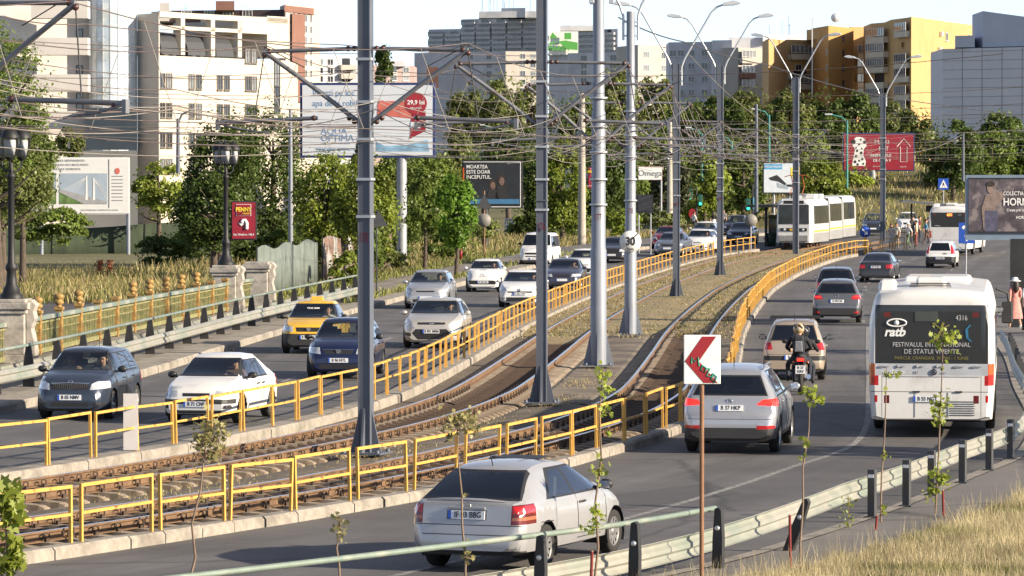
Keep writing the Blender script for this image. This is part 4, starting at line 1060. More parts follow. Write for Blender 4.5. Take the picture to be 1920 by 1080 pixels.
# -- front views ------------------------------------------------------------------
def front_type(L, W_, Hh, hood, cowl, ws_top, belt_z, headl, grille, intake, wheels, tail='hatch', fog=True, wb=.31, extra=(), **kw):
    """cowl=(u,z) of the windscreen foot, ws_top=(u,z) of its head; hood = z at the bonnet's leading edge"""
    uc, zc = cowl; ut, zt = ws_top
    rear = {'hatch': [(0, .5), (.012, .66), (.05, .7), (.10, .95), (.14, belt_z + .06), (.42, Hh - .1), (.52, Hh - .06)],
            'saloon': [(0, .5), (.012, .66), (.05, .70), (.1, .92), (.14, belt_z + .03), (.62, belt_z + .07), (1.1, Hh - .12), (1.3, Hh - .06)],
            'fast': [(0, .5), (.012, .66), (.05, .70), (.1, .86), (.2, belt_z + .02), (.85, Hh - .16), (1.15, Hh - .05)],
            'wagon': [(0, .5), (.012, .66), (.05, .7), (.10, .95), (.14, belt_z + .06), (.34, Hh - .13), (.42, Hh - .08)]}[tail]
    tp = rear + [(ut - 1.05, Hh - .005), (ut - .5, Hh), (ut - .2, Hh - .012), (ut, zt), (uc, zc), (uc + (L - uc) * .45, zc - (zc - hood) * .28), (L - .22, hood), (L - .09, hood - .09), (L - .03, hood - .24), (L, .47)]
    u0 = {'hatch': .6, 'saloon': 1.05, 'wagon': .5, 'fast': .95}[tail]; u0t = {'hatch': .86, 'saloon': 1.45, 'wagon': .6, 'fast': 1.3}[tail]
    tr, pn = sidewin(u0, u0t, ut + .03, uc - .12, belt_z + .045, Hh - .12, [u0 + (ut - u0) * .33, ut - .55])
    d = dict(L=L, W=W_, z0=.2, tum=.42, top=tp, belt=[(0, .55), (.1, belt_z - .03), (.5, belt_z + .01), (uc, belt_z - .03), (L - .3, hood - .1), (L, .5)], wheels=wheels + (wb,), ws=(zc + .045, zt - .03), rw=(belt_z + .1, Hh - .14), rwp=.13, trim=tr, side=pn,
             rear=[('tail_light', [(.58, .7), (.95, .7), (.95, .92), (.60, .9)], RL_, .3)], face=1, mirror=(uc - .28, belt_z + .06), handles=[(ut - .35, belt_z - .12), (u0 + .55, belt_z - .12)],
             seams=[[(ut - .55, belt_z), (ut - .52, .36)], [(uc - .1, belt_z - .03), (uc - .08, .36)], [(u0 + .45, belt_z), (u0 + .5, .36)]], plz=(.75, .46), aer_u=1.0, dash_u=uc - .45, seat_u=ut - .12, rseat_u=ut - 1.05)
    fr = [('headlight', headl, HL, .62), ('grille', grille, BK), ('lower_intake', intake, BK)]
    if fog: fr.append(('fog_light', [(.58, .34), (.74, .34), (.72, .42), (.60, .42)], M['chrome']))
    d['front'] = fr + list(extra); d.update(kw); return d
SP['fabia'] = front_type(3.99, 1.64, 1.50, .86, (2.98, 1.03), (2.42, 1.44), .97, [(.44, .66), (.95, .70), (.95, .83), (.58, .84), (.47, .79)], ctr(.40, .655, .80, .42), ctr(.42, .30, .39), (.70, 3.15), fog=False, mirc=False,
    extra=[('grille_rim', ctr(.43, .80, .82), CH), ('side_intake', q4(.50, .74, .31, .38), BK), ('lower_bumper', ctr(.9, .1, .26), DKG)], plz=(.7, .50))
SP['old_hatch'] = front_type(4.05, 1.64, 1.42, .78, (2.95, .97), (2.28, 1.36), .91, [(.40, .585), (.9, .60), (.9, .72), (.42, .725)], ctr(.30, .60, .67), ctr(.55, .24, .31), (.72, 3.17), tail='fast', mirc=False, hc=False, wb=.295,
    extra=[('bumper_strip', ctr(.95, .44, .54), DKG, .5), ('lower_bumper', ctr(.9, .1, .23), DKG)], plz=(.7, .44))
SP['taxi'] = front_type(4.25, 1.74, 1.53, .85, (3.05, 1.03), (2.42, 1.46), .98, [(.46, .66), (.95, .70), (.95, .83), (.48, .82)], ctr(.36, .66, .79, .40), ctr(.5, .28, .38), (.78, 3.41), tail='saloon', mirc=False, hc=False,
    extra=[('bumper', ctr(.97, .1, .60), DKG, .55), ('roof_sticker', ctr(.5, 1.40, 1.46), M['plate_blue'])], plz=(.75, .50))
SP['blue_hatch'] = front_type(4.03, 1.75, 1.53, .86, (2.95, 1.04), (2.35, 1.46), .98, [(.46, .66), (.95, .70), (.95, .84), (.50, .83)], ctr(.36, .66, .77, .40), ctr(.5, .28, .40), (.72, 3.31), mirc=False, fog=False,
    extra=[('grille_rim', ctr(.42, .775, .79), CH)], plz=(.75, .50))
SP['focus'] = front_type(4.34, 1.84, 1.49, .86, (3.1, 1.03), (2.42, 1.43), .97, [(.46, .66), (.98, .70), (.98, .88), (.60, .82)], ctr(.42, .735, .80, .44), [(-.42, .28), (.42, .28), (.60, .48), (.48, .60), (-.48, .60), (-.60, .48)], (.85, 3.49), extra=[('fog_bezel', [(.62, .38), (.84, .40), (.84, .50), (.62, .48)], BK)], fog=False, plz=(.75, .53))
SP['estate'] = front_type(4.5, 1.80, 1.52, .86, (3.2, 1.03), (2.5, 1.44), .97, [(.52, .64), (.97, .72), (.97, .86), (.56, .74)], ctr(.36, .68, .74, .38), ctr(.5, .28, .40), (.9, 3.58), tail='wagon')
SP['city'] = front_type(3.54, 1.64, 1.49, .90, (2.75, 1.06), (2.15, 1.42), 1.0, [(.48, .68), (.92, .70), (.92, .84), (.56, .84)], ctr(.16, .70, .72), [(-.6, .36), (.6, .36), (.68, .54), (-.68, .54)], (.5, 2.92), fog=False, plz=(.7, .47))
SP['megane'] = front_type(4.3, 1.81, 1.47, .86, (3.1, 1.02), (2.4, 1.41), .96, [(.46, .66), (.98, .72), (.98, .84), (.56, .76)], ctr(.5, .60, .66), ctr(.55, .26, .42), (.83, 3.47), plz=(.75, .56))
SP['dark_saloon'] = front_type(4.4, 1.80, 1.45, .83, (3.1, 1.0), (2.45, 1.39), .95, [(.44, .64), (.95, .68), (.95, .78), (.48, .78)], ctr(.36, .64, .74), ctr(.5, .26, .36), (.9, 3.55), tail='saloon', plz=(.75, .5))
SP['white_small'] = front_type(3.95, 1.72, 1.48, .85, (2.9, 1.02), (2.3, 1.42), .97, [(.46, .70), (.95, .74), (.95, .86), (.60, .80)], ctr(.34, .66, .70), [(-.42, .30), (.42, .30), (.5, .5), (-.5, .5)], (.7, 3.19), plz=(.75, .36))
SP['big_saloon'] = front_type(4.8, 1.83, 1.46, .84, (3.35, 1.0), (2.65, 1.39), .95, [(.46, .64), (.95, .68), (.95, .80), (.48, .80)], ctr(.40, .56, .80), ctr(.5, .26, .36), (1.0, 3.85), tail='saloon', plz=(.75, .46))
SP['mpv'] = front_type(4.5, 1.82, 1.68, .92, (3.35, 1.12), (2.6, 1.6), 1.05, [(.48, .72), (.95, .76), (.95, .92), (.55, .90)], ctr(.42, .66, .84), ctr(.55, .28, .42), (.85, 3.55), tail='wagon', plz=(.75, .52), wb=.33)
# -- white panel van front
tr, pn = sidewin(.4, .4, 3.25, 3.75, 1.18, 1.72, [1.6, 2.75])
SP['van'] = dict(L=4.79, W=1.84, z0=.24, tum=.17, crown=.04, top=[(0, .5), (.012, .7), (.05, 1.0), (.12, 1.7), (.25, 1.86), (1.0, 1.93), (2.6, 1.94), (3.1, 1.90), (3.25, 1.84), (3.9, 1.20), (4.35, 1.06), (4.6, .96), (4.72, .82), (4.77, .62), (4.79, .45)],
    belt=[(0, .6), (.1, 1.05), (.5, 1.12), (3.7, 1.10), (4.4, .9), (4.79, .5)], wheels=(.85, 3.75, .32), ws=(1.26, 1.80), wsu=3.0, trim=tr, side=pn[2:], face=1,
    front=[('headlight', q4(.55, .88, .72, .86, .72, .86), HL, .5), ('grille', ctr(.53, .73, .84), BK), ('lower_grille', ctr(.5, .60, .66), BK), ('bumper', ctr(.95, .1, .42), DKG, .4)], mirror=(3.5, 1.3), mirc=False, handles=[(2.9, 1.0)], seams=[[(2.75, 1.1), (2.75, .45)]], plz=(None, .5), aerial=False, dash_u=3.3, seat_u=2.9, rseat_u=1.6)

SIL = paint('silver', (.43, .44, .46), .5, .28); SIL2 = paint('pale_silver', (.42, .42, .425), .4, .32); CHA = paint('champagne', (.52, .50, .46), .4, .3); WHT = paint('white', (.74, .74, .73), 0, .3); WHT2 = paint('cream_white', (.70, .69, .66), 0, .35)
DBL = paint('slate_blue', (.035, .048, .075), .3, .28); NAVY = paint('navy', (.010, .017, .06), .25, .25); TAXI = paint('taxi_yellow', (.72, .42, .03), 0, .32); GRYP = paint('mid_grey', (.15, .155, .17), .5, .28)
BLKP = paint('black_car', (.014, .014, .016), .2, .25); DGRY = paint('dark_grey_car', (.045, .045, .052), .4, .28); BEI = paint('beige', (.42, .34, .26), .35, .35); REDP = paint('dark_red', (.22, .012, .025), .2, .3); GRY2 = paint('blue_grey', (.16, .18, .22), .4, .3)
def drv(key, col, lab, hair=True): return (key, cloth(key, col), lab, M['hair'] if hair else None)
def place(key, px, py, toward, label, pm, plate=None, da=0, **kw):
    """px,py: the ground point under the bumper that faces the camera"""
    p = W(px, py); S = SP[key]; L = S['L']
    t = min(range(0, int(LF.len)), key=lambda t: abs(LF.at(t)[0].y - p.y) + .0)
    # nearest position along the path for this point
    t = min(np.arange(0, LF.len, .5), key=lambda t: abs((p.xy - LF.at(t)[0]).dot(LF.at(t)[1])))
    a = ang(t) + R(da) + (math.pi if toward else 0)
    fwd = Vector((-math.sin(a), math.cos(a), 0))
    c = p + fwd * (-L / 2 if toward else L / 2); c.z = gz(c.y) + .004
    return car(label, kw.pop('cat', 'car'), tuple(c), a, S, pm, plate, **kw)
GR = 'cars driving away on the right road'; GLF = 'cars coming towards the camera on the left road'
o1, b1_, v1_ = place('coupe', 872, 1075, False, 'silver three door hatchback with open sunroof nearest in the picture', SIL2, 'IF 03 BBG', 5, group=GR, rimstyle='steel', driver=drv('grey_shirt', (.2, .2, .22), 'driver in a grey shirt at the wheel of the nearest silver hatchback'))
def yy_(S, u): return u - S['L'] / 2
S_ = SP['coupe']
mb = MB(); mb.box((0, yy_(S_, 2.02), 1.408), (.66, .36, .02), (R(3.5), 0, 0)); mb.build('sunroof', M['black'], o1, bevel=.006)
mb = MB(); mb.tube([(-.56, yy_(S_, .04), .955), (-.3, yy_(S_, -.03), .972), (0, yy_(S_, -.045), .978), (.3, yy_(S_, -.03), .972), (.56, yy_(S_, .04), .955)], [.012, .022, .024, .022, .012], 8); mb.build('spoiler', SIL2, o1)
def ring(o, y, z, r=.05, end=-1, m='chrome', name='badge'):
    mb = MB(); mb.tube([(r * math.cos(t * .3927), 0, r * math.sin(t * .3927)) for t in range(17)], .007, 5); mb.bar((-r * .9, 0, 0), (r * .9, 0, 0), .012, .012); b = mb.build(name, M[m], o); b.location = (0, y, z); return b
def front_y(v, z, end): 
    h = v.ray_cast(Vector((0, end * 6, z)), Vector((0, -end, 0))); return (h[0].y if h[0] else 0) + end * .008
ring(o1, front_y(v1_, .885, -1), .885)
MB().box((0, front_y(v1_, .855, -1), .855), (.52, .03, .035)).build('tailgate_handle', SIL2, o1, bevel=.008)
for x, s in ((-.42, .05), (.42, .05)):
    MB().box((x, front_y(v1_, .86, -1) + .02, .86), (.13, .012, .02)).build('badge', M['chrome'], o1)
o2, _, v2 = place('suv', 1367, 852, False, 'silver compact suv with lit brake lights beside the motorcycle', SIL, 'B 37 HKP', 6, group=GR, rimstyle='five', driver=drv('dark_jkt', (.03, .03, .035), 'dark dressed driver of the silver suv'))
ring(o2, front_y(v2, 1.0, -1), 1.0, .045)
for x in (-.57, .57):
    mb = MB(); mb.tube([(x, yy_(SP['suv'], .75), 1.575), (x, yy_(SP['suv'], 1.1), 1.645), (x, yy_(SP['suv'], 2.1), 1.655), (x, yy_(SP['suv'], 2.4), 1.60)], .02, 6); mb.build('roof_rail', M['rim'], o2)
o3, _, v3 = place('beige', 1489, 714, False, 'beige small hatchback with black roof bars behind the motorcycle', BEI, 'B 61 PTR', -1, group=GR, rimstyle='steel')
for u in (.9, 1.9): MB().box((0, yy_(SP['beige'], u), 1.6), (1.3, .06, .05)).build('roof_bar', M['black'], o3)
o4, _, v4 = place('crossover', 1569, 606, False, 'grey crossover with silver roof and lit tail lights ahead of the beige car', GRYP, 'B 093158', -1, group=GR)
ring(o4, front_y(v4, .98, -1), .98, .06)
o5, _, _ = place('black_hatch', 1567, 568, False, 'black hatchback half hidden by the grey crossover', BLKP, None, -1, group=GR, detail=1)
o6, _, v6 = place('liftback', 1641, 530, False, 'dark grey saloon with small red tail lights ahead of the black hatchback', DGRY, 'HD 07 JRC', -4, group=GR)
o7, _, v7 = place('punto', 1762, 503, False, 'white small hatchback with black bumper and tall red lights behind the far bus', WHT, 'B 31 NAR', -2, group=GR, rimstyle='steel')
text('dino', .13, M['ink'], o7, (.3, front_y(v7, .80, -1) - .01, .80), FACE, bold=.02)
# oncoming side
n1, _, w1 = place('fabia', 130, 789, True, 'dark slate blue hatchback with chrome grille nearest on the left road', DBL, 'B 05 NMV', 4, group=GLF,
    driver=drv('grey_top', (.1, .1, .12), 'driver of the slate blue hatchback with hands on the wheel'), passengers=[drv('tan_top', (.25, .16, .1), 'passenger with dark hair in the slate blue hatchback')])
ring(n1, front_y(w1, .82, 1), .82, .05, 1)
for r_, v_, z_, hw_ in ((n1, w1, .80, .42),): mb = MB(); mb.tube([(x, front_y(v_, z_, 1) - abs(x) * .08, z_ + .01 - x * x * .12) for x in (-hw_, -.2, 0, .2, hw_)], .017, 6); mb.build('grille_bar', CH, r_)
gb = MB()
for k_ in range(-8, 9): gb.box((k_ * .045, front_y(w1, .72, 1) - abs(k_) * .0035, .725), (.012, .02, .11))
gb.build('grille_slats', GREY, n1)
n2, _, w2 = place('old_hatch', 366, 797, True, 'white older hatchback with dark bumper strip behind the yellow railing', WHT2, 'B 71 CNF', 0, group=GLF, driver=drv('brown_top', (.2, .12, .08), 'driver inside the white older hatchback'))
n3, _, w3 = place('taxi', 578, 664, True, 'yellow taxi with blue strip on top of its windscreen', TAXI, 'B 27 WAU', 0, cat='taxi', group=GLF, rimstyle='steel', name='taxi', driver=drv('white_shirt', (.6, .58, .55), 'taxi driver in a white shirt'))
text('TAXI 2000', .085, M['white'], n3, (0, yy_(SP['taxi'], 2.86), 1.325), (R(48), 0, math.pi), bold=.015)
MB().box((0, yy_(SP['taxi'], 1.8), 1.59), (.42, .16, .12), None, 0, .8).build('taxi_lamp', TAXI, n3, bevel=.02)
n4, _, w4 = place('blue_hatch', 634, 712, True, 'navy blue hatchback with chrome edged grille behind mast 175', NAVY, 'B 96 NTL', 0, group=GLF, rimstyle='seven', driver=drv('dark_top', (.04, .04, .05), 'driver in the navy blue hatchback'))
for r_, v_, z_ in ((n3, w3, .73), (n4, w4, .73)): MB().prism([(-.07, z_ + .05), (.07, z_ + .05), (.05, z_ - .04), (0, z_ - .06), (-.05, z_ - .04)], front_y(v_, z_, 1) - .005, front_y(v_, z_, 1) + .02, 'y').build('badge', CH, r_)
n5, _, w5 = place('focus', 808, 654, True, 'champagne silver hatchback with big dark lower grille right of mast 175', CHA, 'B 901 MRM', -1, group=GLF, driver=drv('black_top', (.03, .03, .03), 'driver in sunglasses in the champagne silver hatchback'))
MB().ball((0, front_y(w5, .77, 1), .77), (.07, .015, .03), 12, 6).build('badge', CH, n5); MB().tube([(-.42, front_y(w5, .80, 1) - .04, .80), (0, front_y(w5, .805, 1), .805), (.42, front_y(w5, .80, 1) - .04, .80)], .012, 6).build('grille_bar', CH, n5)
n6, _, w6 = place('estate', 797, 580, True, 'silver estate car with roof rails behind the champagne silver hatchback', SIL, None, 0, group=GLF, driver=drv('grey2', (.15, .15, .16), 'driver of the silver estate car'))
n7, _, w7 = place('city', 905, 548, True, 'small white city car with lit headlights and green lettering on its bonnet', WHT, 'B 120 CIO', 0, group=GLF, driver=drv('red_top', (.3, .05, .05), 'driver of the small white city car'))
text('e-up', .14, mat('green_print', (.05, .16, .05), .5), n7, (0, yy_(SP['city'], 3.12), 1.03), (R(20), 0, math.pi), bold=.02)
ring(n7, front_y(w7, .78, 1), .78, .07, 1)
n8, _, w8 = place('megane', 974, 577, True, 'white hatchback with pointed headlights partly behind mast 176', WHT, 'B 226 COV', 0, group=GLF, driver=drv('black2', (.03, .03, .04), 'driver in the white hatchback by mast 176'))
MB().prism([(-.045, .7), (0, .78), (.045, .7), (0, .62)], front_y(w8, .7, 1) - .005, front_y(w8, .7, 1) + .02, 'y').build('badge', CH, n8)
n9, _, w9 = place('dark_saloon', 1053, 545, True, 'dark blue saloon with a sunlit driver right of mast 176', mat_ := paint('dusk_blue', (.05, .055, .09), .3, .28), None, 0, group=GLF, driver=drv('tan2', (.3, .2, .14), 'sunlit driver in the dark blue saloon'))
n10, _, w10 = place('van', 1001, 503, True, 'white panel van behind mast 176', WHT, None, 0, cat='van', group=GLF, name='van', rimstyle='steel', detail=1)
n11, _, w11 = place('white_small', 1090, 522, True, 'white hatchback with black oval grille left of mast 177', WHT, 'B 18 FNT', 0, group=GLF, driver=drv('dark3', (.05, .04, .05), 'driver of the white hatchback by mast 177'))
place('big_saloon', 1146, 494, True, 'dark saloon between mast 177 and the 30 sign', DGRY, None, 0, group=GLF, detail=1)
place('dark_saloon', 1244, 467, True, 'dark red hatchback in front of the bushes left of the lamp mast', REDP, None, 0, group=GLF, detail=1)
place('dark_saloon', 1250, 482, True, 'blue grey saloon ahead of the dark red car', GRY2, None, 0, group=GLF, detail=1)
place('white_small', 1303, 476, True, 'white hatchback between the two square lamp masts', WHT, None, 0, group=GLF, detail=1, driver=drv('dark4', (.08, .05, .05), 'driver of the far white hatchback'))
place('estate', 1314, 458, True, 'white estate car behind the far white hatchback', WHT2, None, 0, group=GLF, detail=1)
place('dark_saloon', 1384, 458, True, 'navy saloon behind the yellow railing near the tram shelter', DBL, None, 0, group=GLF, detail=1)
place('mpv', 1374, 446, True, 'black people carrier behind the navy saloon', BLKP, None, 0, group=GLF, detail=1)
GX = 'cars on the crossing behind the tram stop'
place('mpv', 1637, 441, True, 'dark blue people carrier beyond the tram', DBL, None, 6, group=GX, detail=1)
place('mpv', 1703, 436, True, 'white people carrier behind the waiting crowd', WHT, None, 8, group=GX, detail=1)
place('estate', 1722, 427, True, 'white estate car farthest beyond the crowd', WHT2, None, 8, group=GX, detail=1)
# ============================================================ buses
BUSW = mat('bus_white', (.68, .675, .655), rough=.42, var=.06, scale=.8, coat=.3, twosided=(.02, .02, .022), col2=(.46, .45, .425), c2lo=.54, c2hi=.8, s2=1.1)
ADB = mat('ad_black', (.02, .021, .022), .3, var=.1, coat=.4); ADW = mat('ad_white_strip', (.42, .44, .47), .45)
SILT = mat('print_silver', (.45, .45, .46), .5); GLD = mat('print_olive', (.22, .19, .05), .5); GRT = mat('print_grey', (.2, .21, .22), .5)
LED = mat('led_orange', (.9, .2, .02), .5, emit=(1, .25, .05, 1.5))
def bus(label, px, py, da, front_windows=True, ad=True):
    L = 11.95
    S = dict(L=L, W=2.55, z0=.33, tum=.24, crown=.06, top=[(0, 2.60), (.02, 2.78), (.08, 2.87), (.25, 2.94), (.6, 2.96), (6, 2.98), (11.4, 2.96), (11.8, 2.86), (11.93, 2.6), (11.95, 2.3)],
             belt=[(0, 2.45), (.3, 2.62), (11.6, 2.62), (11.95, 2.2)], plan=[(0, .90), (.05, .955), (.2, .985), (.5, 1), (11.3, 1), (11.8, .97), (11.95, .88)], wheels=(3.35, 9.25, .48), mirror=(11.6, 2.2), mirc=False, plz=(None, None))
    up = [('tail_light', q4(1.06, 1.4, 1.06, 1.50), RL_, .2), ('indicator', q4(1.06, 1.4, 1.28, 1.5), M['orange_lens'], .2), ('bumper_gap', ctr(1.25, .925, .94), GREY, .1), ('reflector', q4(1.08, 1.14, .72, .86), RL_, .12), ('reverse_light', q4(.84, .95, .70, .86), DR, .12), ('flap_seam', q4(.985, .997, .42, 1.55), GREY, .12), ('lower_edge', ctr(1.3, .1, .36), BK, .2)]
    up += [('rear_panel', [(-1.13, 1.50), (1.13, 1.50), (1.13, 2.68), (-1.13, 2.68)] if ad else [(-1.08, 1.72), (1.08, 1.72), (1.13, 2.62), (-1.13, 2.62)], ADB, .35)]
    if ad: up += [('sponsor_strip', ctr(1.13, 1.26, 1.50), ADW, .2)]
    up += [('upper_light', q4(.82, .95, 2.44, 2.53), DR, .3)]
    S['rear'] = up
    S['trim'] = [[(.75, 1.25), (11.3, 1.25), (11.3, 2.42), (.75, 2.42)]]
    S['side'] = [[(a + .04, 1.3), (a + 1.42, 1.3), (a + 1.42, 2.36), (a + .04, 2.36)] for a in (.8, 2.25, 3.7, 5.15, 6.6, 8.05, 9.5)]
    S['dark'] = True; S['ws'] = (1.2, 2.4); S['wsu'] = 11.0
    p = W(px, py); t = min(np.arange(0, LF.len, .5), key=lambda t: abs((p.xy - LF.at(t)[0]).dot(LF.at(t)[1])))
    a = ang(t) + R(da); c = p + Vector((-math.sin(a), math.cos(a), 0)) * (L / 2); c.z = gz(c.y) + .004
    r, bo, v = car(label, 'bus', tuple(c), a, S, BUSW, None, group='white city buses', detail=0, rimstyle='steel', name='bus')
    Y = lambda u: u - L / 2
    roof = MB(); roof.box((-.05, Y(2.2), 3.10), (.62, 1.5, .2), None, 0, .93); roof.build('roof_unit', BUSW, r, bevel=.05)
    lv = MB()
    for k in range(3): lv.box((-.05, Y(1.38 - .02 * k), 3.08 - k * .035), (.8 + .03 * k, .05, .022))
    lv.build('louver', BK, r)
    MB().box((-.92, Y(1.6), 3.03), (.38, 1.3, .26), None, 0, .85).build('roof_box', BUSW, r, bevel=.07)
    MB().box((.0, Y(7.5), 3.04), (1.5, 2.4, .14), None, 0, .92).build('air_conditioner', BUSW, r, bevel=.06)
    mb = MB(); mb.tube([(1.25, Y(11.9), 2.7), (1.5, Y(12.1), 2.6), (1.55, Y(12.1), 2.3)], .03, 6); o = mb.build('mirror_arm', BK, r)
    MB().box((1.5, Y(12.05), 2.15), (.26, .12, .5)).build('mirror_case', BK, o, bevel=.04)
    return r, v, Y
b1, v, Y = bus('white city bus with black festival poster on its rear, nearest bus', 1746, 822, 5)
yb = front_y(v, 2.0, -1) - .006
def bt(s, size, m, x, z, name='poster_lettering', **k): return text(s, size, m, b1, (x, front_y(v, z, -1) - .004, z), FACE, name, **k)
bt('FESTIVALUL INTERNATIONAL', .13, SILT, 0, 1.88, sx=.9); bt('DE STATUI VIVENTE', .13, SILT, 0, 1.74, sx=.95); bt('PARCUL CRANGASI, 30 MAI - 1 IUNIE', .09, GLD, 0, 1.61)
o = bt('ratb', .25, M['white'], -.72, 2.13, 'operator_logo', bold=.035); o.data.transform(Matrix(((1, .25, 0, 0), (0, 1, 0, 0), (0, 0, 1, 0), (0, 0, 0, 1))))
mb = MB(); mb.tube([(-.70 + .15 * math.cos(t * .35) * 1.3, 0, 2.32 + .075 * math.sin(t * .35)) for t in range(19)], .018, 6); mb.lathe([(0, -.01), (.05, -.01), (.05, .01), (0, .01)], (-.70, 0, 2.32), 12, 'y'); e = mb.build('operator_emblem', M['white'], b1); e.location.y = front_y(v, 2.24, -1) - .006
bt('4316', .15, SILT, .60, 2.42, 'fleet_number', sx=.8)
MB().box((-.1, front_y(v, 2.47, -1), 2.45), (.46, .012, .2)).build('vent_panel', mat('vent_green', (.05, .06, .055), .6), b1)
bt('CITARO', .085, M['white'], -.72, 1.32, 'strip_lettering', sx=1.2); bt('M', .09, GRT, -.3, 1.32, 'strip_lettering'); bt('o n', .07, GRT, .25, 1.32, 'strip_lettering')
mb = MB(); mb.tube([(.05 + .055 * math.cos(t * .3927), 0, 1.33 + .055 * math.sin(t * .3927)) for t in range(17)], .009, 5)
for k in range(3): q = R(90 + 120 * k); mb.bar((.05, 0, 1.33), (.05 + .052 * math.cos(q), 0, 1.33 + .052 * math.sin(q)), .014)
e = mb.build('star_emblem', M['ink'], b1); e.location.y = front_y(v, 1.25, -1) - .006
for k, x in enumerate((-1.0, -.68, -.3, .1, .5, .85)):
    mb = MB(); mb.ball((x, 0, 1.44), (.035, .008, .035), 8, 5) if k in (1, 2, 3) else mb.box((x, 0, 1.435), (.09, .012, .04)); mb.box((x + .1, 0, 1.445), (.1, .008, .008)); mb.box((x + .1, 0, 1.43), (.08, .008, .008)); e = mb.build('sponsor_mark', GRT, b1); e.location.y = front_y(v, 1.36, -1) - .006
# faint dancer figures printed on the poster
mb = MB()
for (x0, z0, x1, z1, w_) in ((.1, 2.0, .22, 2.22, .05), (.1, 2.0, -.08, 1.9, .03), (.1, 2.0, .2, 1.86, .03), (.2, 2.2, .02, 2.32, .025), (.2, 2.2, .36, 2.28, .025), (.2, 2.22, .24, 2.33, .05)): mb.bar((x0, 0, z0), (x1, 0, z1), w_, .006, up=(0, 1, 0))
e = mb.build('printed_figure', GLD, b1); e.location.y = front_y(v, 2.1, -1) - .004
mb = MB()
for (x0, z0, x1, z1, w_) in ((.72, 2.0, .70, 2.2, .05), (.70, 2.2, .78, 2.28, .03), (.71, 2.02, .8, 1.95, .03)): mb.bar((x0, 0, z0), (x1, 0, z1), w_, .006, up=(0, 1, 0))
e = mb.build('printed_figure', mat('print_blue', (.03, .16, .28), .5), b1); e.location.y = front_y(v, 2.1, -1) - .004
pl = MB().box((0, 0, 0), (.52, .016, .115)).build('number_plate', M['plate'], b1, (-.1, front_y(v, .79, -1) - .01, .79)); MB().box((-.238, -.002, 0), (.042, .018, .113)).build('plate_band', M['plate_blue'], pl); text('B 55 NGT', .108, M['ink'], pl, (.02, -.0095, 0), FACE, 'plate_number', bold=.02, sx=.86)
for x0, x1, z0, z1 in ((-.97, .97, 1.235, 1.242), (-.33, -.325, .42, .92), (.33, .335, .42, .92)): MB().box(((x0 + x1) / 2, front_y(v, (z0 + z1) / 2, -1) + .002, (z0 + z1) / 2), (x1 - x0, .008, z1 - z0)).build('panel_seam', GREY, b1)
gr = MB()
for k_ in range(7): gr.box((.62, front_y(v, .6, -1), .47 + k_ * .045), (.5, .014, .012))
gr.build('engine_grille', GREY, b1)
for x in (-.3, .55): MB().box((x, front_y(v, .93, -1), .935), (.14, .03, .03)).build('flap_handle', BK, b1)
b2, v, Y = bus('white city bus showing route 601 standing at the stop', 1779, 481, 3, ad=False)
text('601', .24, LED, b2, (.05, front_y(v, 2.47, -1) - .01, 2.47), FACE, 'route_number', bold=.03); text('CITARO', .09, M['white'], b2, (-.7, front_y(v, 1.8, -1) - .01, 1.80), FACE, 'lettering'); text('6294', .1, SILT, b2, (.65, front_y(v, 2.47, -1) - .01, 2.47), FACE, 'fleet_number')

# ============================================================ tram
TRW = paint('tram_white', (.66, .66, .65), 0, .4); TRG = mat('tram_grey', (.26, .26, .255), .5, var=.2); TRY = mat('tram_stripe', (.75, .45, .03), .45)
tp = pt(tA(263.5), 1.95, .18); t0 = tA(263.5)
tram = thing('tram', 'white articulated tram with yellow stripe facing the camera at the stop', 'tram', tp, 0)
inv = Vector(tp)
def tsec(name, ta, tb, front=False):
    """one rigid section between two path stations, local y from 0 (near end)"""
    a, b = pt(ta, 1.95, .18), pt(tb, 1.95, .18); d = b - a; L = d.length; rz = math.atan2(-d.x, d.y)
    e = bpy.data.objects.new(name, None); 
    hw = 1.2
    def sect(y, s, top): return [(-hw * s, y, .35), (hw * s, y, .35), (hw * s, y, 1.0), (hw * s * .995, y, 1.6), (hw * s * .97, y, 2.55), (hw * s * .93, y, top - .22), (hw * s * .74, y, top - .04), (0, y, top), (-hw * s * .74, y, top - .04), (-hw * s * .93, y, top - .22), (-hw * s * .97, y, 2.55), (-hw * s * .995, y, 1.6), (-hw * s, y, 1.0)]
    st = [(0, .84, 3.0), (.12, .9, 3.08), (.5, .97, 3.15), (1.2, 1, 3.18), (L, 1, 3.18)] if front else [(0, 1, 3.18), (L, 1, 3.18)]
    mb = MB(); v = []
    for q in st: v += sect(*q)
    k = 13
    mb.add(v, [(i * k + j, i * k + (j + 1) % k, (i + 1) * k + (j + 1) % k, (i + 1) * k + j) for i in range(len(st) - 1) for j in range(k)] + [tuple(range(k)), tuple(range(len(v) - k, len(v)))])
    o = mb.build(name, TRW, tram, a - inv, rz)
    sk = MB()
    for s in (-1, 1): sk.box((s * (hw - .005), L / 2 + (.35 if front else 0), .64), (.03, L - (.9 if front else .3), .6))
    sk.build('skirt_panel', TRG, o)
    ys = MB()
    for s in (-1, 1): ys.box((s * (hw + .004), L / 2 + (.45 if front else 0), 1.05), (.012, L - (1.0 if front else .1), .1))
    ys.build('stripe', TRY, o)
    y = 1.1 if front else .3; n = int((L - y - .2) / .95)
    for i in range(n):
        for s in (-1, 1):
            f = MB().box((s * (hw - .014), y + .47, 2.12), (.05, .88, 1.16), (0, s * R(-1.6), 0)).build('side_window', M['black'], o)
            MB().box((s * (hw + .004), y + .47, 2.1), (.03, .82, 1.06), (0, s * R(-1.6), 0)).build('pane', GLX, f)
        y += .95
    return o, L
GLX = mat('dark_window_glass', (.03, .035, .04), .08, 0, var=.6, scale=1.5, spec=.45)
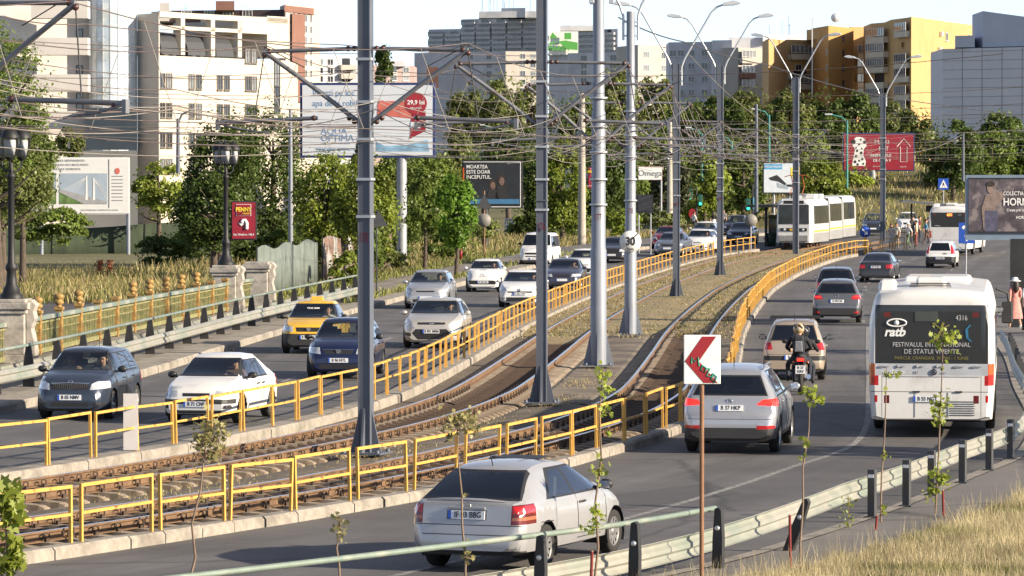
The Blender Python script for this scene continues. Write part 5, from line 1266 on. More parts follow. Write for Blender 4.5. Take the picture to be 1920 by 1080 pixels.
fo, Lf = tsec('front_section', t0, t0 + 8.9, True)
for k, (a, b) in enumerate(((9.45, 16.9), (17.45, 25.4))): tsec('rear_section', t0 + a, t0 + b)
for a in (8.9, 16.9):
    p, q = pt(t0 + a - .02, 1.95, .18), pt(t0 + a + .57, 1.95, .18); d = q - p
    mb = MB()
    for i in range(4): mb.box((0, .09 + i * .14, 1.85), (2.2 if i % 2 else 2.1, .12, 2.45))
    mb.build('bellows', BK, tram, p - inv, math.atan2(-d.x, d.y))
fw = MB(); fw.box((0, -.012, 2.16), (1.98, .04, 1.24)); fw.build('windscreen', GLX, fo, bevel=.015)
MB().box((0, -.02, 1.18), (1.7, .04, .2)).build('lamp_panel', BK, fo)
for x in (-.6, .6): MB().lathe([(0, -.03), (.08, -.025), (.085, .02)], (x, -.02, 1.18), 12, 'y').build('headlight', HL, fo)
MB().box((0, -.045, 1.18), (.52, .02, .12)).build('number_board', TRY, fo)
MB().box((0, -.1, .62), (1.9, .25, .4)).build('bumper', TRG, fo, bevel=.04)
MB().box((0, .02, 2.94), (1.3, .06, .2)).build('route_sign', BK, fo)
mb = MB(); mb.bar((-1.05, .1, 2.75), (-1.35, -.1, 2.65), .03); mb.box((-1.36, -.1, 2.45), (.12, .08, .4)); mb.build('mirror', BK, fo)
mb = MB()
for y in (1.2, 2.2): 
    for x in (-.45, .45): mb.tube([(x, y, 3.2), (x, y, 3.42)], .04, 6)
mb.box((0, 1.7, 3.4), (1.1, 1.3, .06)); mb.build('pantograph_base', BK, fo)
mb = MB()
for x in (-.4, .4): mb.tube([(x, 1.1, 3.45), (x * .9, 2.5, 3.95), (x * .9, 1.6, 4.6)], .03, 6)
mb.tube([(-.8, 1.6, 4.55), (-.5, 1.6, 4.66), (.5, 1.6, 4.66), (.8, 1.6, 4.55)], .03, 6); mb.build('pantograph', mat('orange_rust', (.35, .08, .03), .6), fo)
for y in (4.2, 7.4): MB().box((.2, y, 3.3), (1.5, 1.5, .3)).build('roof_box', TRW, fo, bevel=.05)
mb = MB()
for y in (2.2, 6.9):
    for s in (-1, 1):
        for d in (-.8, .8): mb.lathe([(0, -.06), (.31, -.06), (.31, .06), (0, .06)], (s * .72, y + d, .31), 16, 'x')
mb.build('wheel', M['rail_side'], fo)

# ============================================================ motorbike with two riders
mp_ = W(1501, 741); mh = ang(tA(mp_.y + .5)) + R(1)
mh = ang(min(np.arange(0, LF.len, .5), key=lambda t: abs((mp_.xy - LF.at(t)[0]).dot(LF.at(t)[1]))))
mc = mp_ + Vector((-math.sin(mh), math.cos(mh), 0)) * .9; mc.z = .004
moto = thing('motorcycle', 'black touring motorcycle with red tail light between the silver suv and beige car', 'motorcycle', mc, mh)
for y, r in ((-.72, .31), (.75, .32)):
    t = MB(); t.tube([(0, y + (r - .06) * math.cos(a * .2618), r + (r - .06) * math.sin(a * .2618)) for a in range(25)], .065, 10, cap=False); o = t.build('wheel', M['rubber'], moto)
    m = MB(); m.lathe([(r - .11, -.04), (r - .09, 0), (r - .11, .04)], (0, y, r), 20, 'x')
    for k in range(6): q = k * math.pi / 3; m.bar((0, y, r), (0, y + (r - .1) * math.cos(q), r + (r - .1) * math.sin(q)), .03)
    m.build('rim', M['rim'], o)
MB().tube([(0, .6, .72), (0, .35, .86), (0, .05, .84), (0, -.12, .74)], [.08, .17, .17, .08], 12).build('tank', BLKP, moto)
MB().tube([(0, -.05, .76), (0, -.35, .80), (0, -.62, .86), (0, -.88, .88)], [.1, .14, .13, .06], 10).build('saddle', M['seat'], moto)
MB().box((0, .05, .45), (.3, .5, .38)).build('engine', M['steel_rim'], moto, bevel=.05)
mb = MB(); mb.bar((-.1, -.72, .31), (-.1, .0, .4), .05); mb.bar((.1, -.72, .31), (.1, .0, .4), .05); mb.tube([(-.08, .75, .32), (-.08, .5, 1.0)], .03, 6); mb.tube([(.08, .75, .32), (.08, .5, 1.0)], .03, 6); mb.build('frame', M['steel_rim'], moto)
MB().tube([(-.36, .40, 1.06), (-.2, .5, 1.04), (.2, .5, 1.04), (.36, .40, 1.06)], .018, 6).build('handlebar', BK, moto)
for s in (-1, 1):
    mb = MB(); mb.tube([(s * .3, .5, 1.06), (s * .38, .52, 1.2)], .01, 5); mb.ball((s * .40, .52, 1.24), (.08, .02, .055), 8, 5); mb.build('mirror', BK, moto)
MB().tube([(.16, .1, .35), (.18, -.4, .36), (.19, -.95, .45)], [.03, .05, .06], 10).build('exhaust', M['chrome'], moto)
MB().box((0, -.95, .86), (.22, .14, .13)).build('tail', BLKP, moto, bevel=.03)
MB().box((0, -1.03, .86), (.16, .03, .07)).build('tail_light', mat('bike_brake', (.9, .02, .02), .3, emit=(1, .02, .01, 2.0)), moto)
pl = MB().box((0, 0, 0), (.24, .012, .2)).build('number_plate', M['plate'], moto, (0, -1.04, .62)); text('B 27', .085, M['ink'], pl, (.0, -.008, .045), FACE, 'plate_number', bold=.02); text('KRV', .085, M['ink'], pl, (.0, -.008, -.045), FACE, 'plate_number', bold=.02)
mb = MB(); mb.bar((0, -.9, .8), (0, -1.03, .55), .12, .03); mb.build('mudguard', BK, moto)
for s in (-1, 1): MB().ball((s * .17, -.98, .8), (.03, .03, .03), 8, 5).build('indicator', M['orange_lens'], moto)
MB().tube([(0, .62, 1.0), (0, .66, 1.12), (0, .6, 1.3)], [.2, .22, .12], 10).build('windshield', GLX, moto)
JKT = cloth('black_jacket', (.014, .015, .02)); DEN = cloth('dark_denim', (.02, .024, .035)); 
def helmet(o, J, m, m2):
    c = Vector(J['head']); h = MB(); h.ball((c.x, c.y, c.z - .005), (.135, .155, .15), 18, 12); ho = h.build('helmet', m, o)
    v_ = MB(); v_.tube([(-.11, c.y + .075, c.z + .0), (-.06, c.y + .145, c.z + .005), (.06, c.y + .145, c.z + .005), (.11, c.y + .075, c.z)], .045, 8); v_.build('visor', GLX, ho)
    s_ = MB()
    for k in range(3):
        q = R(200 + 70 * k); s_.tube([(c.x + .137 * math.cos(q + u * .25) * math.sin(.9 + .2 * u), c.y + .157 * math.sin(q + u * .25) * math.sin(.9 + .2 * u), c.z + .152 * math.cos(.9 + .2 * u)) for u in range(4)], .02, 6)
    s_.build('helmet_stripe', m2, ho)
def mloc(x, y): c, s = math.cos(mh), math.sin(mh); return (mc.x + x * c - y * s, mc.y + x * s + y * c, mc.z)
rd = person('motorcycle rider in black with a dark helmet holding the handlebar', mloc(.06, -.12), mh, 'ride', 'rider', JKT, DEN, JKT)
helmet(rd, pose('ride'), mat('helmet_black', (.02, .02, .024), .2, coat=.6), M['steel_rim'])
pr = person('pillion passenger in black with a yellow and white helmet and grey rucksack', mloc(-.05, -.52), mh, 'pillion', 'pillion', JKT, DEN, JKT)
helmet(pr, pose('pillion'), mat('helmet_white', (.40, .38, .32), .3, var=.1, coat=.4, col2=(.40, .23, .03), c2lo=.48, c2hi=.52, s2=14), M['ink'])
bp = thing('rucksack', 'grey and black rucksack on the back of the pillion passenger', 'rucksack', mloc(-.05, -.70), mh)
MB().box((0, -.02, 1.22), (.3, .16, .44), (R(6), 0, 0), 0, .82).build('bag', cloth('bag_dark', (.03, .033, .045)), bp, bevel=.05); MB().box((0, -.11, 1.17), (.2, .05, .26), (R(6), 0, 0), 0, .85).build('pocket', cloth('bag_grey', (.2, .21, .24)), bp, bevel=.02)
for s in (-1, 1): MB().tube([(s * .11, .05, 1.4), (s * .12, .12, 1.46), (s * .12, .26, 1.42)], .02, 6).build('strap', M['black'], bp)

# ============================================================ people on foot
GP = 'people waiting at the tram stop'
def at(px, py): p = W(px, py, .02); return tuple(p)
C = cloth
person('woman in a white sun hat and pink dress on the right pavement', tuple(W(1903, 618, .05)), R(15), 'walk', 'pinkw', C('pink', (.55, .24, .21)), C('pink', (.55, .24, .21)), SKINM, SKINM, M['white'], M['hair'], True, M['white'], (C('pink', (.55, .24, .21)), .38, 1.12, .3), 1.0, None, .85)
person('person in a white top at the right edge beside the woman in pink', tuple(W(1929, 622, .05)), R(10), 'walk', 'whitew', C('wht', (.65, .65, .65)), DEN, SKINM, None, None, M['hair'])
person('woman in a pale jacket and skirt behind the yellow railing', at(1671, 470), R(190), 'bag', 'pale', C('pale_beige', (.6, .52, .42)), C('pale_beige', (.6, .52, .42)), None, SKINM, M['white'], mat('brown_hair', (.09, .045, .02), .6), True, None, (C('pale_grey', (.5, .48, .45)), .5, 1.1, .22), .98, GP)
person('woman with brown hair in a cream blouse next to the pale jacket', at(1681, 467), R(150), 'bag', 'cream', C('cream_b', (.62, .58, .5)), C('khaki', (.25, .2, .13)), SKINM, None, None, MATS['brown_hair'], True, grp=GP, scale=.97)
person('person in a white cap and white shirt by the yellow railing', at(1703, 466), R(120), 'walk', 'capw', C('wht2', (.7, .7, .7)), C('green_t', (.12, .2, .1)), SKINM, None, None, None, False, M['white'], None, .95, GP)
person('person in a yellow shirt and red trousers at the end of the railing', at(1718, 463), R(80), 'stand', 'yel', C('yell', (.55, .48, .28)), C('redt', (.22, .05, .04)), SKINM, None, None, M['hair'], grp=GP)
person('person in black behind the one in the yellow shirt', at(1711, 455), R(200), 'stand', 'blk', C('blk', (.03, .03, .035)), C('blk2', (.04, .04, .05)), SKINM, None, None, M['hair'], True, grp=GP, scale=1.04)
person('person in a maroon top at the bus queue', at(1724, 455), R(260), 'stand', 'mar', C('maroon', (.16, .03, .04)), DEN, SKINM, None, None, M['hair'], grp=GP, scale=1.05)
person('person in a blue top closest to the far bus door', at(1736, 460), R(270), 'walk', 'blu', C('bluet', (.12, .25, .4)), C('brownt', (.1, .06, .04)), SKINM, None, None, M['hair'], grp=GP)
person('person in dark grey between the maroon top and the far bus', at(1741, 456), R(90), 'stand', 'dgr', C('dgr', (.06, .06, .07)), DEN, None, None, None, M['hair'], grp=GP)
GP2 = 'people on the far left pavement'
person('person in a white shirt beside the traffic light pole', at(1301, 437), R(-60), 'walk', 'ws', C('wht2', (.7, .7, .7)), DEN, SKINM, None, None, M['hair'], grp=GP2)
person('woman with long dark hair, black top and white skirt walking away', at(1338, 437), R(-10), 'walk', 'bt', C('blk', (.03, .03, .035)), C('blk', (.03, .03, .035)), SKINM, SKINM, None, M['hair'], True, None, (M['white'], .55, 1.1, .24), 1.02, GP2, .85)
person('person behind the black people carrier by the pavement', at(1357, 432), R(170), 'stand', 'pc', C('grey_c', (.2, .2, .22)), DEN, SKINM, None, None, M['hair'], grp=GP2)
# ============================================================ lamps, balustrade and guard rails of the left side
M['cast_iron'] = mat('cast_iron', (.018, .018, .02), .55, .3, var=.2)
M['lantern'] = mat('lantern_glass', (.62, .62, .6), .25, 0, var=.1)
M['stone'] = mat('pedestal_stone', (.38, .35, .31), .9, var=.2, scale=4, bump=.5, col2=(.17, .16, .15), c2lo=.48, c2hi=.66, s2=2.2)
M['bal_green'] = mat('balustrade_green', (.20, .205, .09), .7, var=.3, scale=6, col2=(.30, .24, .11), c2lo=.5, c2hi=.62, s2=3)
M['gold'] = mat('weathered_gold', (.36, .22, .07), .6, .15, var=.35, scale=7, col2=(.1, .06, .03), c2lo=.5, c2hi=.65, s2=5)
M['rail_green'] = mat('guard_rail_green', (.19, .24, .20), .5, .2, var=.15, scale=3, col2=(.34, .34, .29), c2lo=.5, c2hi=.66, s2=.8)
M['beam'] = mat('guard_rail_beam', (.33, .325, .285), .5, .25, var=.15, scale=2.5, col2=(.22, .27, .23), c2lo=.48, c2hi=.66, s2=.5)
M['post_dark'] = mat('guard_rail_post', (.03, .03, .032), .6, .2, var=.2)
def street_lamp(px, py, label):
    p = W(px, py, .165); a = ang(min(np.arange(0, LF.len, 1), key=lambda t: abs((p.xy - LF.at(t)[0]).dot(LF.at(t)[1]))))
    base = thing('lamp_pedestal', 'weathered stone pedestal ' + label, 'pedestal', p, a, 'stone pedestals of the balustrade')
    mb = MB(); mb.box((0, 0, .12), (1.15, 1.15, .24)); mb.box((0, 0, .8), (.86, .9, 1.12)); mb.box((0, 0, 1.42), (1.0, 1.04, .12)); mb.box((0, 0, 1.57), (1.12, 1.16, .18)); mb.box((0, 0, 1.71), (.95, 1.0, .1)); mb.build('block', M['stone'], base, bevel=.02)
    mb = MB(); mb.prism([(.43, 0), (.72, 0), (.7, .5), (.6, .95), (.7, 1.2), (.66, 1.42), (.74, 1.6), (.6, 1.74), (.43, 1.74)], -.24, .24, 'y'); mb.build('scroll_bracket', M['stone'], base, bevel=.03)
    return p, a
def lamp_on(p, a, label):
    r = thing('street_lamp', label, 'street lamp', (p.x, p.y, p.z + 1.76), a, 'old cast iron lanterns')
    mb = MB(); mb.lathe([(.33, 0), (.33, .1), (.26, .16), (.22, .3), (.16, .4), (.13, .75), (.17, .82), (.17, .9), (.11, 1.0), (.095, 1.5), (.09, 3.3), (.12, 3.34), (.12, 3.42), (.07, 3.46), (.06, 3.75)], n=16); mb.build('post', M['cast_iron'], r)
    mb = MB()
    for k in range(3):
        q = k * 2.094 + .6; c, s = math.cos(q), math.sin(q)
        mb.tube([(0, 0, 3.55), (.15 * c, .15 * s, 3.5), (.3 * c, .3 * s, 3.62), (.32 * c, .32 * s, 3.8)], .03, 6)
    mb.build('bracket', M['cast_iron'], r)
    for k in range(3):
        q = k * 2.094 + .6; c = (.32 * math.cos(q), .32 * math.sin(q), 3.8)
        m = MB(); m.lathe([(.05, 0), (.12, .05), (.14, .1)], c, 12); m.lathe([(.27, .62), (.27, .66), (.2, .78), (.1, .9), (.05, .93), (.03, 1.0), (0, 1.02)], c, 14); o = m.build('lantern', M['cast_iron'], r)
        m = MB(); m.lathe([(.14, .1), (.22, .3), (.25, .5), (.255, .62)], c, 14); m.build('glass', GLN, o)
        m = MB(); m.lathe([(0, .12), (.13, .12), (.17, .35), (.17, .56), (0, .6)], c, 10); m.build('bulb', M['lantern'], o)
    return r
GLN = glass_mat('lantern_pane', (.9, .92, .95), .05, .95)
for px, py, l1, l2 in ((22, 680, 'carrying the lamp at the left edge of the picture', 'three lantern cast iron lamp on the pedestal at the left edge'), (424, 583, 'carrying the lamp beside the red advertising panel', 'three lantern cast iron lamp beside the red advertising panel')):
    p, a = street_lamp(px, py, l1); L_ = lamp_on(p, a, l2); L2p = (p, a)
street_lamp(484, 573, 'without a lamp at the end of the green balustrade')
# balustrade: panels between gilded posts
BAL = thing('balustrade', 'green lattice balustrade with gilded posts between the stone pedestals', 'balustrade', pt(tA(110), -12.4, .165))
def bal_panel(p, q):
    d = q - p; L = d.length; rz = math.atan2(-d.x, d.y); p = p - BAL.location
    mb = MB(); mb.box((0, L / 2, 1.06), (.2, L - .2, .13)); mb.build('handrail', M['rail_green'], BAL, p, rz, bevel=.02)
    mb = MB(); mb.box((0, L / 2, .93), (.09, L - .2, .05)); mb.box((0, L / 2, .12), (.12, L - .2, .14)); mb.box((0, L / 2, .7), (.05, L - .2, .035)); mb.box((0, L / 2, .36), (.05, L - .2, .035))
    n = int(L / .3)
    for i in range(1, n): mb.box((0, .1 + (L - .2) * i / n, .56), (.05 if i % 3 else .075, .04 if i % 3 else .06, .78))
    o = mb.build('lattice', M['bal_green'], BAL, p, rz)
    mb = MB(); mb.box((-.03, L / 2, .55), (.02, L - .2, .9)); mb.build('back_panel', mat('balustrade_back', (.105, .105, .065), .8, var=.3, scale=5), o)
def bal_post(p, a, ball):
    mb = MB(); mb.box((0, 0, .6), (.2, .2, 1.2)); mb.box((0, 0, 1.24), (.27, .27, .1)); mb.box((.105, 0, .6), (.02, .08, 1.0)); o = mb.build('post', M['gold'], BAL, p - BAL.location, a, bevel=.01)
    if ball:
        mb = MB(); mb.lathe([(.09, 1.29), (.06, 1.33), (.12, 1.36), (.15, 1.42), (.12, 1.46), (.07, 1.49), (.13, 1.53), (.16, 1.6), (.12, 1.66), (0, 1.69)], n=12); mb.build('finial', M['gold'], o)
bt0 = tA(110); pp = [pt(bt0 + i * 3.5, -12.4, .165) for i in range(-3, 16)]
for i, (p, q) in enumerate(zip(pp, pp[1:])):
    d = q - p; bal_post(p, math.atan2(-d.x, d.y), i % 7 not in (1, 2)); bal_panel(p, q)
# W-beam guard rail
BEAM = [(0, -.155), (.03, -.15), (.08, -.105), (.08, -.065), (.03, -.025), (.03, .025), (.08, .065), (.08, .105), (.03, .15), (0, .155)]
def beam(pts, z, name='beam', m='beam', parent=None, side=1, scale=1.0, joints=True):
    """W profile swept along ground points; side=+1 bulges to the right of travel"""
    mb = MB(); k = len(BEAM); v = []
    for i, p in enumerate(pts):
        d = (pts[min(i + 1, len(pts) - 1)] - pts[max(0, i - 1)]); d.z = 0; d.normalize(); n = Vector((d.y, -d.x, 0)) * side
        for a, b in BEAM: v.append(p + n * a * scale + Vector((0, 0, z + b * scale)))
    mb.add(v, [(i * k + j, i * k + j + 1, (i + 1) * k + j + 1, (i + 1) * k + j) for i in range(len(pts) - 1) for j in range(k - 1)])
    o = mb.build(name, M[m], parent)
    s = o.modifiers.new('thick', 'SOLIDIFY'); s.thickness = .006
    return o
def guard_left():
    r = thing('guard_rail', 'double guard rail with pale green pipe along the left kerb', 'guard rail')
    t0, t1 = tA(84), tA(172)
    P = [pt(t0 + i * 2.0, -9.0, .18) for i in range(int((t1 - t0) / 2) + 1)]
    beam(P, .42, parent=r, side=1)
    Q = [pt(t0 + i * 2.0, -9.62, .18) for i in range(int((t1 - t0) / 2) + 1)]
    beam(Q, .42, parent=r, side=-1)
    mb = MB(); mb.tube([pt(t0 + i * 2.0, -9.32, .18 + 1.0) for i in range(int((t1 - t0) / 2) + 1)], .042, 8); mb.build('pipe', M['rail_green'], r)
    t = t0
    while t < t1:
        p = pt(t, -9.31, .18); mb = MB(); mb.prism([(-.14, -.1), (.14, -.1), (.12, .55), (.06, .98), (-.06, .98), (-.12, .55)], -.05, .05, 'y'); mb.build('post', M['post_dark'], r, p, ang(t)); t += 3.8
guard_left()
# thick black ramp end / beam splice is part of the rail; dirt wall below
# foreground guard rail on the right with pipe, following the outer kerb
def guard_right():
    r = thing('guard_rail', 'pale guard rail with green pipe at its near end along the right road', 'guard rail')
    P = []
    for i in range(0, 66):
        q, h = RE.off(RE_t0 + i * 1.3, 0)
        P.append(Vector((q.x, q.y, gz(q.y) + .02)) + Vector((h.y, -h.x, 0)) * -.05)
    beam([p + Vector((0, 0, min(0, (p.y - 62) * .022))) for p in P], .46, parent=r, side=-1)
    # pipe only on the first stretch
    mb = MB(); pp_ = [p + Vector((0, 0, .78)) + (Vector((.16, -.1, 0))) for p in P if p.y < 55.85]
    e = pp_[-1] + (pp_[-1] - pp_[-2]).normalized() * .42; pp_ += [e]; pp_ += [e + Vector((.03, .05, -.03)), e + Vector((.03, .05, -.12))]
    mb.tube(pp_, .037, 10); mb.build('pipe', M['rail_green'], r)
    for (px, py, lean) in ((1003, 1130, 0), (1180, 1100, 0), (1337, 1068, 0), (1468, 1035, .35)):
        p = W(px, py); mb = MB(); mb.prism([(0, -.1), (.14, -.1), (.15, .42), (.13, .80), (.09, .84), (.04, .82), (.01, .42)], -.05, .05, 'y'); o = mb.build('post', M['post_dark'], r, p, R(-35)); o.rotation_euler = (0, lean, R(-25))
        b = MB(); b.lathe([(0, -.01), (.035, -.005), (.035, .01)], (.08, -.055, .56), 10, 'y'); b.build('bolt', M['galv'], o)
    # square newer posts with reflectors
    for (px, py) in ((1635, 973), (1700, 952), (1747, 931), (1805, 908), (1855, 884), (1895, 863)):
        p = W(px, py); o = MB().box((0, 0, .36), (.12, .1, .8)).box((0, 0, .02), (.22, .2, .05)).build('post', mat('post_grey', (.06, .062, .066), .6, .2), r, p, R(-25), bevel=.008)
        MB().box((0, -.052, .66), (.09, .01, .05)).build('reflector', M['white'], o)
    t = RE_t0 + 39
    while t < RE_t0 + 82:
        q, h = RE.off(t, .0); MB().box((0, 0, .33), (.1, .1, .72)).build('post', MATS['post_grey'], r, (q.x + h.y * .08, q.y - h.x * .08, gz(q.y)), math.atan2(-h.x, h.y)); t += 2.2
RE_t0 = 5.0
guard_right()

# ============================================================ boards and signs
NAVYF = mat('navy_frame', (.02, .035, .12), .5); STEELP = mat('steel_pole', (.3, .31, .33), .5, .3); DKP = mat('dark_pole', (.02, .022, .024), .6); BRN = mat('rusty_pole', (.2, .1, .05), .7, var=.3, scale=4)
SGB = mat('sign_blue', (.015, .07, .38), .45); SGR = mat('sign_red', (.25, .011, .017), .45); SGW = mat('sign_white', (.7, .7, .68), .5, var=.06, scale=4); CRED = mat('poster_red', (.25, .012, .026), .5)
def flat(name, poly, m, parent, y, th=.012):
    """thin printed shape on a board facing -y"""
    return MB().prism(poly, y - th, y, 'y').build(name, m, parent)
def disc(name, cx, cz, rx, rz, m, parent, y, n=20, th=.012): return flat(name, [(cx + rx * math.cos(i * 2 * math.pi / n), cz + rz * math.sin(i * 2 * math.pi / n)) for i in range(n)], m, parent, y, th)
def rc(x0, x1, z0, z1): return [(x0, z0), (x1, z0), (x1, z1), (x0, z1)]
def board(name, label, cat, x0, x1, y0, y1, Y, frame, face, legs, fw=.12, depth=.3, rz=0, legm=None, ground=None):
    """board whose corners sit at pixels x0..x1, y0..y1 at distance Y; local x,z centred on it"""
    a, b = D(x0, y1, Y), D(x1, y0, Y); w, h = b.x - a.x, b.z - a.z; c = (a + b) / 2
    r = thing(name, label, cat, (c.x, c.y, c.z), rz)
    MB().box((0, depth / 2, 0), (w, depth, h)).build('frame', frame, r)
    MB().box((0, -.02, 0), (w - fw * 2, .04, h - fw * 2)).build('panel', face, r)
    g = gz(Y) if ground is None else ground
    for lx, lr in legs: MB().tube([(lx * w, depth * .6, -h / 2 + .1), (lx * w, depth * .6, g - c.z - .2)], lr, 10).build('leg', legm or STEELP, r)
    return r, w, h
# water filter billboard
r, w, h = board('billboard', 'big white billboard with blue frame showing a water filter, behind mast 175', 'billboard', 562, 816, 155, 296, 232, NAVYF, mat('poster_white', (.56, .59, .63), .4, var=.06, scale=.6), [(-.25, .3), (.25, .3)], .14, .5, R(-3))
PBL = mat('poster_blue', (.12, .22, .4), .5); PPK = mat('poster_coral', (.5, .13, .1), .5, var=.2); PDR = mat('poster_dark_red', (.3, .02, .03), .5); PWA = mat('poster_water', (.2, .36, .5), .4, var=.5, scale=1.2)
text('Intrezi pe loc', .5, PBL, r, (-1.9, -.05, 1.55), FACE, sx=.9); text('apa de la robinet', .5, PBL, r, (-1.6, -.05, .95), FACE, sx=.9)
text('AQUA', .52, PBL, r, (-1.9, -.05, -.62), FACE); text('OPTIMA', .52, PBL, r, (-1.7, -.05, -1.02), FACE); text('MAI BUN', .16, PBL, r, (-1.3, -.05, -1.3), FACE); text('www.aqua-optima.ro', .26, PBL, r, (-1.8, -.05, -1.62), FACE)
flat('printed_filter', [(.55, .3), (2.9, .05), (3.0, 1.05), (.6, 1.1)], PPK, r, -.042); flat('printed_handle', [(2.4, -1.05), (3.3, -.6), (3.3, .5), (2.5, .45)], CRED, r, -.044); flat('printed_cutout', rc(2.45, 3.0, -.45, -.1), MATS['poster_white'], r, -.058); disc('price_disc', 2.75, .95, .62, .62, PDR, r, -.06)
text('29,9 lei', .34, M['white'], r, (2.75, -.08, 1.0), FACE, bold=.02); text('REDUCERI', .14, M['white'], r, (2.75, -.08, .68), FACE)
flat('printed_water', [(.5, -1.2), (1.0, -1.45), (2.2, -1.4), (3.4, -1.1), (3.5, -1.75), (.5, -1.75)], PWA, r, -.042)
# film poster
r, w, h = board('billboard', 'dark billboard with two faces and white capitals above the hedges', 'billboard', 866, 980, 300, 391, 272, BK, mat('film_dark', (.02, .022, .026), .4, var=.4, scale=.8), [(-.12, .26)], .1, .4, R(-3), DKP)
flat('border', rc(-1.9, 1.9, -1.52, -1.47), SGW, r, -.042); flat('border', rc(1.85, 1.9, -1.47, 1.5), SGW, r, -.042); flat('border', rc(-1.9, 1.85, 1.46, 1.5), SGW, r, -.042)
for i, s in enumerate(('MOARTEA', 'ESTE DOAR', 'INCEPUTUL.')): text(s, .34, SGW, r, (-1.72, -.05, 1.15 - i * .34), FACE, align='LEFT', bold=.008, sx=.9)
PSK = mat('printed_skin', (.16, .1, .08), .6, var=.4, scale=3)
for (cx, cz, s, hr) in ((.62, .2, .75, 1), (.02, -.1, .7, 2)):
    disc('printed_hair', cx, cz + .08 * s, .36 * s, .55 * s, M['hair'], r, -.042); disc('printed_face', cx + .02, cz, .22 * s, .36 * s, PSK, r, -.056); disc('printed_eye', cx - .07 * s, cz + .06 * s, .04 * s, .02 * s, M['ink'], r, -.07); disc('printed_eye', cx + .11 * s, cz + .06 * s, .04 * s, .02 * s, M['ink'], r, -.07); flat('printed_mouth', rc(cx - .07 * s, cx + .1 * s, cz - .19 * s, cz - .16 * s), M['ink'], r, -.07); flat('printed_coat', [(cx - .6 * s, -.98), (cx + .65 * s, -.98), (cx + .4 * s, cz - .4 * s), (cx - .35 * s, cz - .4 * s)], DKP, r, -.05)
flat('printed_band', rc(-1.85, 1.8, -1.3, -.98), mat('band_blue', (.05, .16, .3), .5), r, -.046); text('FILMCAFE', .22, SGW, r, (1.0, -.05, -1.14), FACE, bold=.01); text('SINGURA DATA, CAP', .14, SGW, r, (-.9, -.05, -1.06), FACE); text('FILMCAFE.RO', .1, SGW, r, (-.9, -.05, -1.22), FACE); flat('printed_edge', rc(-1.95, -1.86, .1, 1.1), M['orange_lens'], r, -.042)
# sport shop billboard and awning
r, w, h = board('billboard', 'pale blue sport shop billboard with a yellow 4, left of the tram', 'billboard', 1430, 1501, 304, 363, 345, DKP, mat('poster_pale', (.55, .6, .64), .5, var=.1), [(-.2, .1), (.2, .1)], .1, .3)
flat('printed_logo_box', rc(-1.45, .05, .72, 1.15), mat('logo_blue', (.05, .3, .55), .5), r, -.042); text('DECATHLON', .24, SGW, r, (-.7, -.06, .93), FACE, bold=.02, sx=.95)
flat('price_box', rc(.75, 1.5, .1, .9), mat('price_yellow', (.75, .6, .06), .5), r, -.042); text('4', .75, M['ink'], r, (1.1, -.06, .5), FACE, bold=.02)
flat('printed_shoe', [(-1.1, .0), (-.4, .25), (-.1, .0), (.4, -.5), (.3, -.62), (-.3, -.3), (-.9, -.2)], M['ink'], r, -.042); flat('printed_shoe', [(-.4, -.4), (.5, -.7), (.55, -.95), (-.3, -.8)], mat('sole_grey', (.3, .36, .4), .5), r, -.046); flat('caption', rc(.4, 1.4, -.75, -.55), M['ink'], r, -.042)
# red pet shop billboard
r, w, h = board('billboard', 'red billboard with a seated spotted dog, right of the tram', 'billboard', 1580, 1715, 249, 321, 400, NAVYF, CRED, [(-.08, .3)], .12, .4)
dg = [(-2.6, -1.35), (-1.3, -1.35), (-1.25, -.9), (-1.5, -.3), (-1.45, .3), (-1.2, .55), (-1.25, 1.1), (-1.6, 1.45), (-2.2, 1.45), (-2.6, 1.05), (-2.5, .55), (-2.3, .3), (-2.45, -.5)]
flat('printed_dog', dg, SGW, r, -.042)
for i, (x, z, q) in enumerate(((-2.45, 1.0, .22), (-1.35, .95, .17), (-1.9, .75, .1), (-2.1, .1, .12), (-1.7, -.1, .14), (-2.2, -.4, .13), (-1.6, -.7, .12), (-2.3, -.95, .14), (-1.9, -.85, .1), (-1.5, -1.15, .1), (-1.75, 1.2, .09), (-2.05, -1.2, .11), (-1.65, .35, .08), (-2.2, .4, .08))): disc('printed_spot', x, z, q, q * 1.1, M['ink'], r, -.056, 9)
text('MAXI', .62, SGW, r, (.3, -.06, .95), FACE, bold=-.012); text('PET', .62, SGW, r, (.5, -.06, .3), FACE, bold=-.012); text('ANIMALELE', .4, SGW, r, (.2, -.06, -.35), FACE, bold=.01); text('DE CASA 9', .36, SGW, r, (.3, -.06, -.82), FACE, bold=.01); text('Bd. Iuliu Maniu 67', .15, SGW, r, (.0, -.06, -1.4), FACE); text('MAXI PET', .15, SGW, r, (2.4, -.06, -1.45), FACE)
mb = MB(); mb.tube([(2.1, -.05, -.95), (2.1, -.05, .5), (1.75, -.05, .5), (2.45, -.05, 1.3), (3.1, -.05, .5), (2.75, -.05, .5), (2.75, -.05, -.95), (2.1, -.05, -.95)], .03, 5); mb.build('printed_arrow', SGW, r)
